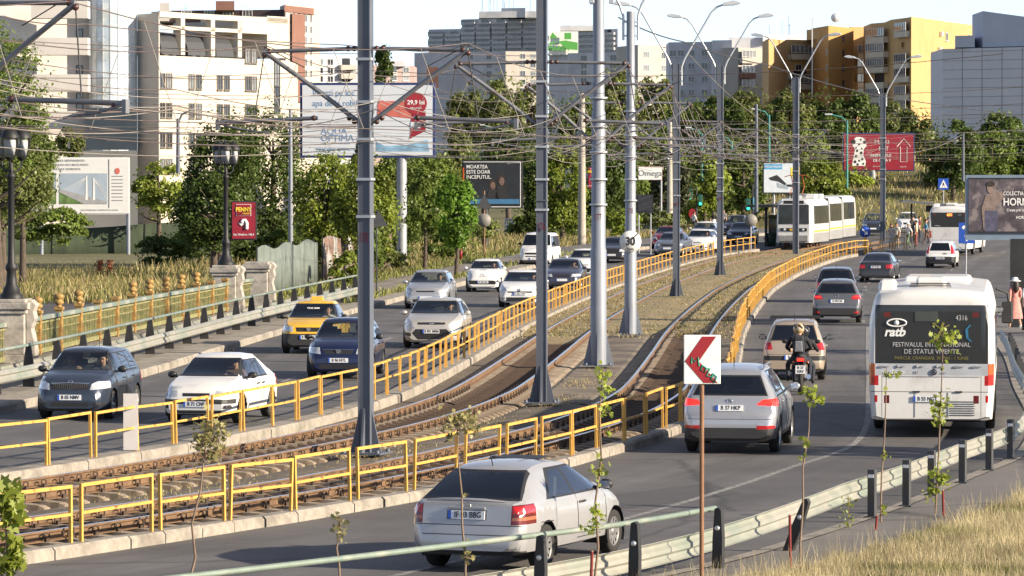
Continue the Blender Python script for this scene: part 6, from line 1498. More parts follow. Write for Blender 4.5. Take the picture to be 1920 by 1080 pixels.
# DIY store billboard at the right edge, on its black pillar
r, w, h = board('billboard', 'large framed billboard with a muddy man on a black pillar at the right edge', 'billboard', 1811, 2100, 328, 443, 144, mat('grey_blue_frame', (.2, .26, .33), .4, .3), mat('poster_dusk', (.075, .062, .075), .5, var=.7, scale=1.4, col2=(.2, .17, .17), c2lo=.5, c2hi=.6, s2=1.6), [], .1, .3, R(-2))
cx = -w / 2
flat('inner_border', rc(cx + .1, -cx - .1, h / 2 - .14, h / 2 - .1), BK, r, -.042); flat('inner_border', rc(cx + .1, -cx - .1, -h / 2 + .1, -h / 2 + .17), BK, r, -.042)
PMUD = mat('printed_mud', (.2, .15, .13), .6, var=.4, scale=6); PJN = mat('printed_jeans', (.07, .07, .12), .6, var=.4, scale=6)
flat('printed_man', [(cx + .55, -.1), (cx + .62, -.85), (cx + .75, -.85), (cx + .72, -.2), (cx + 1.02, -.2), (cx + 1.1, .1), (cx + 1.38, .25), (cx + 1.25, .5), (cx + .95, .45), (cx + .7, .38)], PMUD, r, -.044); flat('printed_trousers', rc(cx + .66, cx + 1.12, -.9, -.18), PJN, r, -.046); disc('printed_head', cx + .88, .62, .14, .2, PMUD, r, -.046); disc('printed_hair', cx + .87, .76, .15, .1, M['hair'], r, -.05)
text('COLECTIA DE VARA', .19, SGW, r, (cx + 1.3, -.06, .42), FACE, align='LEFT', bold=.012, sx=.8); text('HORNBACH', .36, SGW, r, (cx + 1.3, -.06, .12), FACE, align='LEFT', bold=.02, sx=.85); text('Creata prin proiecte', .14, SGW, r, (cx + 1.42, -.06, -.16), FACE, align='LEFT', bold=.01, sx=.8); text('HORNBACH', .14, SGW, r, (cx + 1.75, -.06, -.42), FACE, align='LEFT', bold=.02, sx=.9)
z = D(1900, 443, 144).z; pz = D(1907, 612, 144)
MB().box((0, .15, -h / 2 - .07), (w, .3, .14)).build('lower_beam', MATS['grey_blue_frame'], r)
MB().box((D(1912, 500, 144).x - D((1811 + 2100) / 2, 443, 144).x, .16, -h / 2 - .14 - 1.6), (.62, .34, 3.3)).build('pillar', mat('pillar_black', (.018, .019, .02), .5, var=.4, scale=2), r)
# construction site board
r, w, h = board('information_board', 'white construction board with pictures of a cable bridge in the meadow', 'board', 36, 243, 295, 402, 262, mat('board_back', (.6, .6, .6), .5), mat('board_white', (.62, .62, .61), .5, var=.04), [(.485, .13), (-.3, .13)], .06, .15, 0, M['mast_light'])
for i, s in enumerate(('PENETRATIE SPLAIUL INDEPENDENTEI -', 'CIUREL - AUTOSTRADA BUCURESTI-PITESTI', 'POD PESTE RAUL DAMBOVITA')): text(s, .2, GRT, r, (-.75, -.05, 1.6 - i * .27), FACE, sx=.85)
PSKY = mat('printed_sky', (.3, .36, .43), .5, var=.15, scale=.5); PGRN = mat('printed_green', (.1, .17, .05), .6, var=.5, scale=2); PRD = mat('printed_road', (.3, .3, .31), .5)
flat('printed_picture', rc(-3.3, -1.15, -1.15, .8), PSKY, r, -.042); flat('printed_picture', rc(-.95, 2.1, -1.15, .8), PSKY, r, -.042); flat('printed_grass', [(-3.3, -1.15), (-1.15, -1.15), (-1.15, -.3), (-3.3, -.5)], PGRN, r, -.05); flat('printed_field', rc(-3.2, -1.3, .25, .7), PGRN, r, -.05); flat('printed_grass', [(-.95, -1.15), (.6, -1.15), (-.95, -.4)], PGRN, r, -.05); flat('printed_deck', [(.6, -1.15), (2.1, -1.15), (2.1, -1.0), (-.95, -.2), (-.95, -.4)], PRD, r, -.055)
for x, z_ in ((.78, .65), (1.25, .5)): flat('printed_tower', [(x - .07, -.9), (x + .07, -.9), (x + .04, z_), (x - .04, z_)], SGW, r, -.06)
mb = MB()
for k in range(7): mb.bar((.78, -.05, .55), (-.8 + k * .15, -.05, -.3 - k * .03), .02, .01); mb.bar((1.25, -.05, .4), (2.05, -.05, -.9 + k * .12), .02, .01)
mb.build('printed_cable', SGW, r)
disc('crest', 2.75, .95, .16, .2, PPK, r, -.05); 
for k in range(8): flat('printed_line', rc(2.75 - .35, 2.75 + .35, .6 - k * .22, .64 - k * .22), GRT, r, -.05)
text('DATA INCEPERII CONSTRUCTIEI 21.05.2014', .13, GRT, r, (-1.8, -.05, -1.55), FACE, sx=.9); text('DATA FINALIZARII CONSTRUCTIEI 31.05.2016', .13, GRT, r, (1.6, -.05, -1.55), FACE, sx=.9); flat('side_rule', rc(2.2, 2.24, -1.4, 1.7), GRT, r, -.05)
# red supermarket panels
def penny(x0, x1, y0, y1, Y, lab, full=True):
    r, w, h = board('advertising_panel', lab, 'advertising panel', x0, x1, y0, y1, Y, DKP, CRED, [], .05, .2)
    flat('logo_rim', rc(-w * .29, w * .29, h * .12, h * .42), SGW, r, -.042); flat('logo_box', rc(-w * .27, w * .27, h * .13, h * .41), CRED, r, -.056)
    text('PENNY', h * .15, mat('logo_yellow', (.8, .6, .04), .5), r, (0, -.075, h * .28), FACE, bold=.03, sx=.85); text('MARKET', h * .05, MATS['logo_yellow'], r, (w * .1, -.075, h * .18), FACE, bold=.03)
    mb = MB(); mb.tube([(w * .12, -.05, -h * .22), (w * .12, -.05, -h * .06), (w * .06, -.05, h * .01), (-w * .03, -.05, h * .01), (-w * .07, -.05, -h * .05)], w * .07, 6); mb.add([(-w * .2, -.07, -h * .06), (w * .04, -.07, -h * .06), (-w * .08, -.07, -h * .15), (-w * .2, -.04, -h * .06), (w * .04, -.04, -h * .06), (-w * .08, -.04, -h * .15)], [(0, 1, 2), (5, 4, 3), (0, 3, 4, 1), (1, 4, 5, 2), (2, 5, 3, 0)]); mb.build('arrow', SGW, r)
    text('Sos. Virtutii nr. 148 A', h * .075, SGW, r, (0, -.05, -h * .36), FACE, bold=.02, sx=.8); return r, w, h
r, w, h = penny(433, 481, 377, 450, 163, 'red supermarket panel with a white u-turn arrow on the lamp post')
mb = MB(); lp = L2p[0]
for z_ in (.5, -.5): mb.bar((-w / 2, .1, z_), (-w / 2 - .3, .1, z_), .04)
mb.build('bracket', DKP, r)
r, w, h = penny(1102, 1120, 313, 354, 290, 'small red supermarket panel behind mast 177'); MB().tube([(0, .1, -h / 2), (0, .1, -4)], .08, 8).build('leg', DKP, r)
r, w, h = board('sign_board', 'small white shop board right of the 30 sign among the trees', 'sign', 1196, 1242, 312, 338, 300, BRN, SGW, [(.45, .08)], .04, .15); text('Omega', .6, GRT, r, (0, -.06, 0), FACE)
r, w, h = board('advertising_panel', 'dark empty display case on thin legs right of the 30 sign', 'display case', 1193, 1225, 365, 399, 255, DKP, mat('dark_pane', (.035, .035, .04), .3), [(-.35, .05), (.35, .05)], .08, .3)
# roadside signs ------------------------------------------------------------
# chevron board on a brown pole
p = D(1316, 1090, 50); r = thing('chevron_sign', 'red and white arrow board with green graffiti on a brown pole', 'road sign', (p.x, 50, .1), R(3))
c = D(1317, 674, 50).z - .1
MB().tube([(0, .03, 0), (0, .03, c + .28)], .028, 10).build('pole', BRN, r); MB().box((0, 0, c), (.45, .025, .60)).build('panel', SGW, r, bevel=.008)
flat('arrow', [(-.21, c - .02), (.0, c + .28), (.17, c + .28), (-.04, c - .02)], SGR, r, -.014, .004); flat('arrow', [(-.21, c - .02), (-.04, c - .02), (.19, c - .285), (.02, c - .285)], SGR, r, -.014, .004)
mb = MB(); z0 = c - .05
for pts in ([(-.13, -.0), (-.13, .08), (-.09, .02), (-.05, .08), (-.04, -.03)], [(0, -.02), (-.02, -.08), (.03, -.11), (.05, -.05), (.0, -.02)], [(.05, -.06), (.1, -.06), (.05, -.15), (.11, -.16)], [(.13, -.12), (.11, -.19), (.15, -.23), (.18, -.16), (.13, -.12)]): mb.tube([(x, -.02, z0 + z) for x, z in pts], .0085, 5)
mb.build('graffiti', mat('graffiti_green', (.02, .3, .2), .5), r)
# 30 sign on mast 178
def round_sign(label, px, py, Y, rad, face, cat='road sign', name='road_sign', rz=0, th=.03):
    p = D(px, py, Y); r = thing(name, label, cat, p, rz); MB().lathe([(0, 0), (rad, 0), (rad, th), (0, th)], (0, 0, 0), 28, 'y').build('plate', face, r); return r
r = round_sign('white round end of 30 limit sign fixed to mast 178', 1182, 453, MASTS['178'][0].y - .32, .36, SGW); text('30', .38, M['ink'], r, (0, -.01, 0), FACE, bold=.035, sx=.85); text('tram', .12, M['ink'], r, (0, -.01, -.24), FACE)
MB().bar((.1, -.006, .12), (.26, -.006, .28), .05, .006, up=(0, 1, 0)).bar((-.26, -.006, -.28), (-.16, -.006, -.18), .05, .006, up=(0, 1, 0)).build('stripe', GRT, r)
q = D(1622, 435, 255); r = round_sign('blue round sign with a white diagonal arrow on a yellow post', 1622, 435, 255, .34, SGB); flat('arrow', [(-.2, .16), (-.15, .21), (.08, -.03), (.03, -.08)], SGW, r, -.002, .006); flat('arrow', [(.18, -.18), (.15, .06), (-.06, -.15)], SGW, r, -.002, .006); MB().tube([(0, .06, -.3), (0, .06, gz(255) - q.z)], .09, 10).build('post', M['yellow'], r)
r = round_sign('back of a round sign by the end of the left railing', 1408, 413, 262, .4, mat('sign_back', (.19, .18, .165), .6)); MB().tube([(0, .06, .4), (0, .06, gz(262) - D(0, 413, 262).z)], .045, 8).build('post', STEELP, r)
p = W(1812, 597); r = thing('lane_sign', 'blue rectangular sign with a white lorry and upward arrow above the bus', 'road sign', p, 0); z = D(1812, 437, p.y).z
MB().tube([(-.05, .04, 0), (.0, .04, z + .4)], .035, 8).build('pole', STEELP, r); MB().box((0, 0, z), (.60, .03, .78)).build('plate', SGB, r)
flat('arrow', rc(-.035, .035, z - .3, z - .1), SGW, r, -.016, .004); flat('arrow', [(-.1, z - .12), (.1, z - .12), (0, z + .02)], SGW, r, -.016, .004)
flat('lorry', rc(-.05, .18, z + .18, z + .3), SGW, r, -.016, .004); flat('lorry', [(-.18, z + .18), (-.06, z + .18), (-.06, z + .28), (-.13, z + .28), (-.18, z + .22)], SGW, r, -.016, .004)
for x in (-.12, .1): disc('lorry_wheel', x, z + .17, .03, .03, SGW, r, -.018, 10, .004)
p = D(1769, 345, 330); r = thing('crossing_sign', 'blue pedestrian crossing sign beyond the bus stop', 'road sign', p, 0); MB().box((0, 0, 0), (.85, .04, .9)).build('plate', SGB, r); flat('triangle', [(-.32, -.3), (.32, -.3), (0, .36)], SGW, r, -.022, .006); flat('walker', [(-.1, -.25), (.0, -.05), (.1, -.25), (.04, .1), (-.04, .1)], M['ink'], r, -.03, .006); MB().tube([(0, .06, .4), (0, .06, -4)], .05, 8).build('post', STEELP, r)
p = W(706, 557); z = D(715, 413, p.y); r = thing('warning_sign', 'back of a triangular warning sign on a thin dark pole', 'road sign', p, 0); MB().tube([(0, 0, 0), (0, 0, z.z + .5)], .035, 8).build('pole', DKP, r); MB().prism([(-.32, z.z - .3), (.5, z.z - .25), (.1, z.z + .45)], -.06, -.03, 'y').build('plate', mat('sign_back_dark', (.05, .052, .055), .6), r)
p = W(908, 480); r = thing('warning_sign', 'backs of a triangle and a round sign on a rusty pole below the film billboard', 'road sign', p, 0); MB().tube([(0, 0, 0), (0, 0, 4)], .05, 8).build('pole', BRN, r); MB().prism([(-.5, 2.9), (.5, 2.9), (0, 3.8)], -.09, -.05, 'y').build('plate', MATS['sign_back_dark'], r); MB().lathe([(0, 0), (.42, 0), (.42, .03), (0, .03)], (0, -.09, 2.2), 20, 'y').build('plate', MATS['sign_back'], r)
# plain poles: concrete pole, far teal lamp posts, silver lamp post, tram stop lights
def pole(label, px, py, top, r0, m, Y=None, cat='pole', name='pole', arm=None, g=None):
    p = W(px, py) if Y is None else D(px, py, Y); 
    zt = D(px, top, p.y).z - p.z
    r = thing(name, label, cat, p, 0, g); MB().tube([(0, 0, 0), (0, 0, zt)], [r0, r0 * .7], 12).build('shaft', m, r)
    if arm: MB().tube([(0, 0, zt - .3), (arm * .3, 0, zt + .25), (arm, 0, zt + .5)], r0 * .5, 8).build('arm', m, r); MB().box((arm * 1.15, 0, zt + .53), (abs(arm) * .45, .2, .14)).build('lamp_head', M['lamp_head'], r, bevel=.03)
    return r
pole('round concrete pole right of mast 176', 1091, 462, 175, .28, mat('pole_concrete', (.36, .33, .28), .9, var=.15, scale=2))
pole('silver street lamp post in front of the dark tree', 545, 462, 205, .13, M['mast_light'], 215, 'street lamp', 'street_lamp')
pole('thin grey street lamp in front of the cream office block', 334, 325, 222, .14, M['mast'], 250, 'street lamp', 'street_lamp', .8)
for x, yb, yt, a, lab in ((1442, 330, 215, -1.2, 'teal street lamp left of the lamp mast over the tram'), (1588, 375, 225, -1.5, 'teal street lamp left of the red dog billboard'), (1316, 365, 250, -1.1, 'teal street lamp between the two square masts'), (1372, 370, 265, -1.1, 'teal street lamp behind the grey lamp mast'), (925, 285, 245, -.9, 'teal street lamp above the film billboard'), (940, 285, 250, -.8, 'second teal street lamp above the film billboard')): pole(lab, x, yb, yt, .13, mat('teal_paint', (.03, .19, .17), .5), 380, 'street lamp', 'street_lamp', a, 'far teal street lamps')
pole('wooden line pole with rusty foot right of the tram shelter', 1418, 400, 195, .14, M['mast'], 270, arm=None); pole('rusty pole left of the lamp mast', 1256, 400, 220, .2, MATS['pole_concrete'], 280)
pole('slim pole with hanging cables beyond the red billboard', 1806, 340, 250, .12, M['mast'], 340)
r0 = W(1655, 452); m_ = mast(1655, 452, 10.6, True, 'square grey mast with double lamp in front of the red dog billboard', None, None, lamps=True, Y=tuple(r0), flare=False, w=.36)
r = pole('mast of traffic lights by the left crossing', 1306, 437, 350, .08, DKP, None, 'traffic light', 'traffic_light')
def light_head(r, x, z): MB().box((x, -.1, z), (.34, .25, .95)).build('signal_head', mat('signal_green', (.01, .08, .06), .5), r, bevel=.04); MB().lathe([(0, 0), (.11, 0), (.11, -.08)], (x, -.24, z - .28), 12, 'y').build('signal_lens', mat('signal_lit', (.05, .6, .4), .4, emit=(.05, 1, .6, 1.0)), r)
light_head(r, .3, 2.7); light_head(r, -.5, 3.2); disc('no_entry_sign', -.35, 1.6, .3, .42, SGR, r, -.1)
r = pole('traffic light pole beside the tram shelter', 1411, 445, 345, .08, DKP, None, 'traffic light', 'traffic_light'); light_head(r, -.35, 2.5); MB().box((.2, -.06, 2.6), (.35, .05, .9)).build('blue_plate', mat('plate_cyan', (.1, .3, .42), .5), r)
# tram stop shelter and bus shelter
p = W(1428, 462); r = thing('tram_shelter', 'dark tram stop shelter with flat roof left of the tram', 'shelter', p, ang(tA(258)))
for y in (0, 5.5, 11): MB().box((.3, y, 1.3), (.16, .16, 2.6)).build('post', DKP, r)
MB().box((.1, 5.5, 2.7), (1.9, 12.5, .18)).build('roof', DKP, r); MB().box((.45, 5.5, 1.3), (.05, 10.6, 1.6)).build('screen', GLX, r); MB().box((.0, 4, .5), (.5, 4, .08)).build('bench', M['mast'], r)
o = thing('litter_bin', 'dark green litter bin beside the tram shelter', 'bin', W(1447, 462), 0); MB().lathe([(.0, 0), (.27, 0), (.32, .8), (.3, .9), (0, .95)], n=14).build('bucket', mat('bin_green', (.015, .05, .03), .5), o); MB().lathe([(.33, .78), (.35, .8), (.33, .84)], n=14).build('rim', DKP, o)
p = D(1742, 452, 292); r = thing('bus_shelter', 'bus shelter with long grey roof left of the far bus', 'shelter', p, 0)
MB().box((-.2, 0, 2.7), (3.6, 2.2, .14), (0, R(5), 0)).build('roof', M['mast'], r); MB().box((.6, .3, 2.3), (1.6, .1, .45)).build('route_box', DKP, r)
for x in (-1.2, 1.2): MB().box((x, .6, 1.3), (.12, .12, 2.7)).build('post', DKP, r)
# utility cabinets
def cabinet(px, py, w, h, label, m):
    r = thing('utility_cabinet', label, 'cabinet', W(px, py), R(-15)); MB().box((0, 0, h / 2), (w, .5, h)).build('case', m, r, bevel=.02); MB().box((0, 0, h + .03), (w + .1, .6, .08)).build('lid', M['mast_light'], r); MB().box((0, -.253, h * .5), (.02, .01, h * .9)).build('door_gap', BK, r)
cabinet(957, 441, .8, 1.25, 'grey utility cabinet with smeared paint on the grass verge', mat('cabinet_graffiti', (.3, .33, .36), .6, var=.2, col2=(.06, .09, .14), c2lo=.5, c2hi=.54, s2=4)); cabinet(977, 441, .55, 1.3, 'narrow pale utility cabinet beside the painted one', mat('cabinet_pale', (.5, .5, .48), .6)); cabinet(1172, 432, .6, 1.2, 'blue grey utility cabinet by the tree trunk left of the 30 sign', mat('cabinet_blue', (.2, .3, .4), .6))
# white board leaning on the left railing, little red post
r = thing('hoarding_panel', 'blank pale board tied to the yellow railing before the white old hatchback', 'board', pt(tA(74.6), .07, .22), ang(tA(74.6))); b = W(246, 845, .2); r.location = (b.x, b.y - .08, .22); r.rotation_euler = (0, 0, 0); MB().box((0, 0, .52), (.27, .02, 1.04)).build('panel', mat('board_pale', (.52, .5, .49), .6), r); MB().box((0, .015, .52), (.05, .02, .9)).build('batten', BRN, r)
r = thing('bollard', 'small red and white post on the verge left of the small white city car', 'bollard', W(864, 497), 0); MB().lathe([(0, 0), (.09, 0), (.09, .3), (0, .3)], n=10).build('base', SGW, r); MB().lathe([(0, .3), (.09, .3), (.09, .85), (0, .9)], n=10).build('top', SGR, r)
# fences on the left
def net_fence(label, pts, h, m, mp_, n, name='fence', wavy=.0):
    r = thing(name, label, 'fence'); v = []; k = 0
    P = [a.lerp(b, i / n) for a, b in zip(pts, pts[1:]) for i in range(n)] + [pts[-1]]
    mb = MB()
    for i, p in enumerate(P):
        u = wavy * math.sin(i * 1.7); top = h + .12 * math.sin(i * 1.1) * (1 if wavy else 0)
        mb.v += [(p.x, p.y + u, p.z), (p.x, p.y + u * .3, p.z + h * .5), (p.x, p.y, p.z + top)]
        if i: b = (i - 1) * 3; mb.f += [[b, b + 3, b + 4, b + 1], [b + 1, b + 4, b + 5, b + 2]]; mb.m += [0, 0]; mb.sm += [bool(wavy)] * 2
    o = mb.build('sheet', m, r); s = o.modifiers.new('thick', 'SOLIDIFY'); s.thickness = .03
    for p in P[::3]: MB().bar((p.x, p.y - .05, p.z - .1), (p.x, p.y - .05, p.z + h + .1), .07).build('post', DKP, r)
net_fence('long fence of dark green netting across the meadow', [Vector((-42, 262, -.2)), Vector((-30, 268, -.2)), Vector((-12.5, 275, .2))], 2.3, mat('green_net', (.03, .045, .025), .9, var=.35, scale=1.5, stretch=(1, 1, .3)), DKP, 9, wavy=.12)
net_fence('fence of grey green sheets on dark posts behind the last pedestal', [pt(tA(172), -13.6, .1), pt(tA(196), -14.4, .1)], 2.2, mat('sheet_grey', (.13, .155, .135), .8, var=.3, scale=1.2), DKP, 16, wavy=.06)
net_fence('rusty corrugated fence behind the roadside trees', [pt(tA(199), -14.6, .1), pt(tA(226), -15.5, .1)], 2.2, mat('sheet_rust', (.16, .10, .075), .8, var=.4, scale=1.5, col2=(.28, .28, .26), c2lo=.5, c2hi=.56, s2=.6), DKP, 18, wavy=.04)
# ============================================================ buildings
def wall(name, col, **k): return mat('wall_' + name, col, .9, var=k.pop('var', .1), scale=k.pop('scale', .35), bump=.15, **k)
PANE = mat('window_pane', (.03, .035, .042), .08, 0, var=.5, scale=.7, spec=.8); PANE_L = mat('curtained_pane', (.16, .17, .18), .25, 0, var=.5, scale=1.2, spec=.6); FRM = mat('window_frame_white', (.55, .55, .54), .5); FRD = mat('window_frame_dark', (.05, .052, .055), .5)
WINS = {}
def prism(name, P, z0, z1, m, parent, loc):
    """plan polygon P (world xy, counter-clockwise or not) between z0 and z1"""
    mb = MB(); n = len(P); v = [(p[0] - loc[0], p[1] - loc[1], z0 - loc[2]) for p in P]; t = z1 if isinstance(z1, (list, tuple)) else [z1] * n
    v += [(p[0] - loc[0], p[1] - loc[1], q - loc[2]) for p, q in zip(P, t)]
    mb.add(v, [tuple(range(n)), tuple(range(2 * n - 1, n - 1, -1))] + [(j, j + n, (j + 1) % n + n, (j + 1) % n) for j in range(n)])
    return mb.build(name, m, parent)
class Bld:
    def __init__(s, label, x, Y, name='apartment_building', cat='building'):
        p = D(x, 400, Y); s.loc = (p.x, Y, 0); s.r = thing(name, label, cat, s.loc); s.n = 0; s.rest = None
    def pxy(s, x, Y): return (D(x, 300, Y).x, Y)
    def z(s, y, Y): return D(960, y, Y).z
    def block(s, xs, ytop, m, name='wall', z0=-1, back=15, zt=None):
        """xs = [(px, Y), ...] visible outline left to right; closed at the back"""
        P = [s.pxy(x, Y) for x, Y in xs]; Y0 = min(Y for _, Y in xs)
        P2 = P + [(P[-1][0] + back * .02, max(Y for _, Y in xs) + back), (P[0][0], max(Y for _, Y in xs) + back)]
        zt = s.z(ytop, Y0) if zt is None else zt
        return prism(name, P2, z0, zt, m, s.r, s.loc), P, zt
    def win(s, A, B, f, z, w, h, frame=None, pane=None, parts=3, name='window', sill=True):
        A, B = Vector((*A, 0)), Vector((*B, 0)); d = B - A; a = math.atan2(d.y, d.x); p = A + d * f; frame = frame or FRM; pane = pane or PANE
        k = (round(w, 2), round(h, 2), frame.name, parts, sill)
        if k not in WINS:
            t = min(.09, w * .09); mb = MB()
            for x in (-w / 2 + t / 2, w / 2 - t / 2): mb.box((x, -.02, 0), (t, .14, h))
            for z_ in (-h / 2 + t / 2, h / 2 - t / 2): mb.box((0, -.02, z_), (w - 2 * t, .14, t))
            for i in range(1, parts): mb.box((-w / 2 + w * i / parts, -.02, 0), (t * .8, .1, h - 2 * t))
            if sill: mb.box((0, -.1, -h / 2 - .05), (w + .1, .26, .06))
            WINS[k] = mb.mesh(name, frame)
            WINS[(k, 0)] = MB().box((0, 0, 0), (w - 2 * t, .05, h - 2 * t)).mesh('pane', pane)
            WINS[(k, 1)] = MB().box((0, 0, 0), (w - 2 * t, .05, h - 2 * t)).mesh('pane', PANE_L)
        s.n += 1
        if s.n > 98: return None
        o = link(name, WINS[k], s.r, (p.x - s.loc[0], p.y - s.loc[1], z - s.loc[2]), a)
        link('pane', WINS[(k, 1 if random.random() < .3 else 0)], o, (0, 0, 0)); return o
    def grid(s, A, B, fs, zs, w, h, **k):
        for z in zs:
            for f in fs: s.win(A, B, f, z, w, h, **k)
    def balcony(s, A, B, f0, f1, z, h, dep, m, glass=True, name='balcony'):
        A, B = Vector((*A, 0)), Vector((*B, 0)); d = B - A; a = math.atan2(d.y, d.x); L = d.length; p = A + d * ((f0 + f1) / 2); w = L * (f1 - f0)
        mb = MB(); mb.box((0, -dep / 2, -h * .5), (w, dep, .12)); mb.box((0, -dep + .05, -h * .5 + .5), (w, .1, .95))
        for x in (-w / 2 + .05, w / 2 - .05): mb.box((x, -dep / 2, -h * .5 + .5), (.1, dep - .12, .95))
        o = mb.build(name, m, s.r, (p.x - s.loc[0], p.y - s.loc[1], z - s.loc[2]), a)
        if glass:
            g = MB(); n = max(2, int(w / .9))
            for i in range(n + 1): g.box((-w / 2 + w * i / n, -dep + .06, h * .22), (.09, .09, h * .62))
            for z_ in (-.05, h * .52): g.box((0, -dep + .06, z_), (w, .08, .08))
            g.build('glazing_bar', FRM, o); MB().box((0, -dep + .1, h * .24), (w - .12, .03, h * .58)).build('pane', PANE_L if random.random() < .4 else PANE, o)
        else: MB().box((0, -.05, h * .2), (w * .5, .1, h * .7)).build('balcony_door', PANE, o)
        return o
    def aerials(s, x0, x1, Y, z, n, hh=3):
        for i in range(n):
            p = s.pxy(random.uniform(x0, x1), Y + 3); h = random.uniform(.4, 1) * hh; mb = MB(); mb.bar((0, 0, 0), (0, 0, h), .06 * hh / 3)
            if random.random() < .5: mb.bar((-.4, 0, h * .85), (.4, 0, h * .85), .05 * hh / 3)
            mb.build('aerial', M['mast_light'], s.r, (p[0] - s.loc[0], p[1] - s.loc[1], z - s.loc[2]))
CRM = wall('cream', (.47, .43, .365), col2=(.39, .34, .27), c2lo=.56, c2hi=.75, s2=.25); CON = wall('office_grey', (.52, .49, .46)); CONB = wall('office_beige', (.46, .42, .38))
WBR = mat('window_frame_brown', (.13, .115, .10), .6)
# cream office block with terrace
b = Bld('cream office block with paired windows and an open roof frame', 400, 440, 'office_building')
W0, W1, W2 = (300, 428), (447, 440), (540, 447)
_, P, zt = b.block([W0, W2], 104, CRM); A, B = P; zb = lambda y: b.z(y, 437)
for x0, x1, y0, y1 in ((300, 540, 28, 38), (448, 500, 38, 60), (500, 540, 25, 104)):
    f0, f1 = (x0 - 300) / 240, (x1 - 300) / 240; va = Vector(A).lerp(Vector(B), f0); vb = Vector(A).lerp(Vector(B), f1); n = (vb - va).normalized(); nv = Vector((-n.y, n.x)) * 9
    prism('roof_frame', [va, vb, vb + nv * (.12 if y1 < 60 else 1), va + nv * (.12 if y1 < 60 else 1)], zb(y1), zb(y0), CRM, b.r, b.loc)
va = Vector(A).lerp(Vector(B), .0); vb = Vector(A).lerp(Vector(B), .62); n = (vb - va).normalized(); nv = Vector((-n.y, n.x))
prism('roof_frame', [va, vb, vb + nv, va + nv], zb(60), zb(53), CRM, b.r, b.loc)
for f in (.16, .39, .6): q = Vector(A).lerp(Vector(B), f); prism('terrace_pillar', [q, q + n * .7, q + n * .7 + nv * .7, q + nv * .7], zb(106), zb(38), CRM, b.r, b.loc)
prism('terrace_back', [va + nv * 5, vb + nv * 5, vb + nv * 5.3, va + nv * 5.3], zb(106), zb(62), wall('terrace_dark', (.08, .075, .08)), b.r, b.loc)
for f in (.02, .22, .44): 
    q = va + n * ((vb - va).length * 1.0 * f / .62); mb = MB(); w_ = 3.0
    mb.add([(x, 1.2 - 1.1 * math.cos(t * .39) * 1.0, 2.0 * math.sin(t * .39)) for t in range(5) for x in (0, w_)], [(i * 2, i * 2 + 1, i * 2 + 3, i * 2 + 2) for i in range(4)]); mb.build('skylight', FRD, b.r, (q.x - b.loc[0], q.y - b.loc[1], zb(106)), math.atan2(n.y, n.x))
for yw in (155, 209, 264, 312): 
    for f in (.015, .068, .238, .293, .455, .51, .675, .725): b.win(A, B, f, zb(yw), 1.0, 1.6, frame=WBR, parts=2)
b.win(A, B, .675, zb(103), 1.0, 1.55, frame=WBR, parts=2); b.win(A, B, .725, zb(103), 1.0, 1.55, frame=WBR, parts=2)
for y in (132, 185): b.win(A, B, .91, zb(y), 1.0, 3.0, frame=FRD, parts=2, name='stair_window')
# grey office with glass cylinder
b = Bld('grey concrete office with a curved blue glass tower at the left edge', 150, 410, 'office_building')
_, P, zt = b.block([(-80, 408), (172, 412)], -60, CON, back=12); zb = lambda y: b.z(y, 411)
prism('corner_slab', [b.pxy(258, 412), b.pxy(298, 409), b.pxy(300, 429), b.pxy(262, 432)], -1, zb(26), CONB, b.r, b.loc)
for y in (22, 90, 158, 226): MB().box((0, 0, 0), (5.6, 2.4, 1.7)).build('balcony', CON, b.r, (b.pxy(117, 408)[0] - b.loc[0], -3.2, zb(y)))
for y in (0, 70, 138, 190): b.win(P[0], P[1], .91, zb(y), .7, 1.7, frame=FRD, parts=1)
gm = mat('mirror_glass', (.52, .60, .65), .15, .12, var=.25, scale=.35, col2=(.76, .80, .82), c2lo=.45, c2hi=.55, s2=.22)  # pale base tones stand in for sky reflected in the glass
cx = b.pxy(212, 412); rr = (b.pxy(258, 412)[0] - b.pxy(168, 412)[0]) / 2
mb = MB(); mb.lathe([(rr, zb(284)), (rr, zb(-60))], (cx[0] - b.loc[0], cx[1] - b.loc[1], 0), 20, 'z', 0, False); mb.build('glass_tower', gm, b.r)
gl = MB()
for k in range(11, 21): q = k / 20 * 2 * math.pi; gl.bar((rr * 1.003 * math.cos(q) + cx[0] - b.loc[0], rr * 1.003 * math.sin(q) + cx[1] - b.loc[1], zb(284)), (rr * 1.003 * math.cos(q) + cx[0] - b.loc[0], rr * 1.003 * math.sin(q) + cx[1] - b.loc[1], zb(-50)), .05)
gl.build('mullion', FRM, b.r)
for y in range(-40, 290, 22): mb = MB(); mb.lathe([(rr * 1.004, -.03), (rr * 1.012, 0), (rr * 1.004, .03)], (cx[0] - b.loc[0], cx[1] - b.loc[1], zb(y)), 20); mb.build('glazing_band', FRM, b.r)
prism('ground_floor_glass', [b.pxy(160, 404), b.pxy(257, 402), b.pxy(257, 404), b.pxy(160, 406)], zb(282), zb(205), PANE, b.r, b.loc); prism('plinth', [b.pxy(150, 403), b.pxy(258, 401), b.pxy(258, 406), b.pxy(150, 408)], -1, zb(284), CRM, b.r, b.loc)
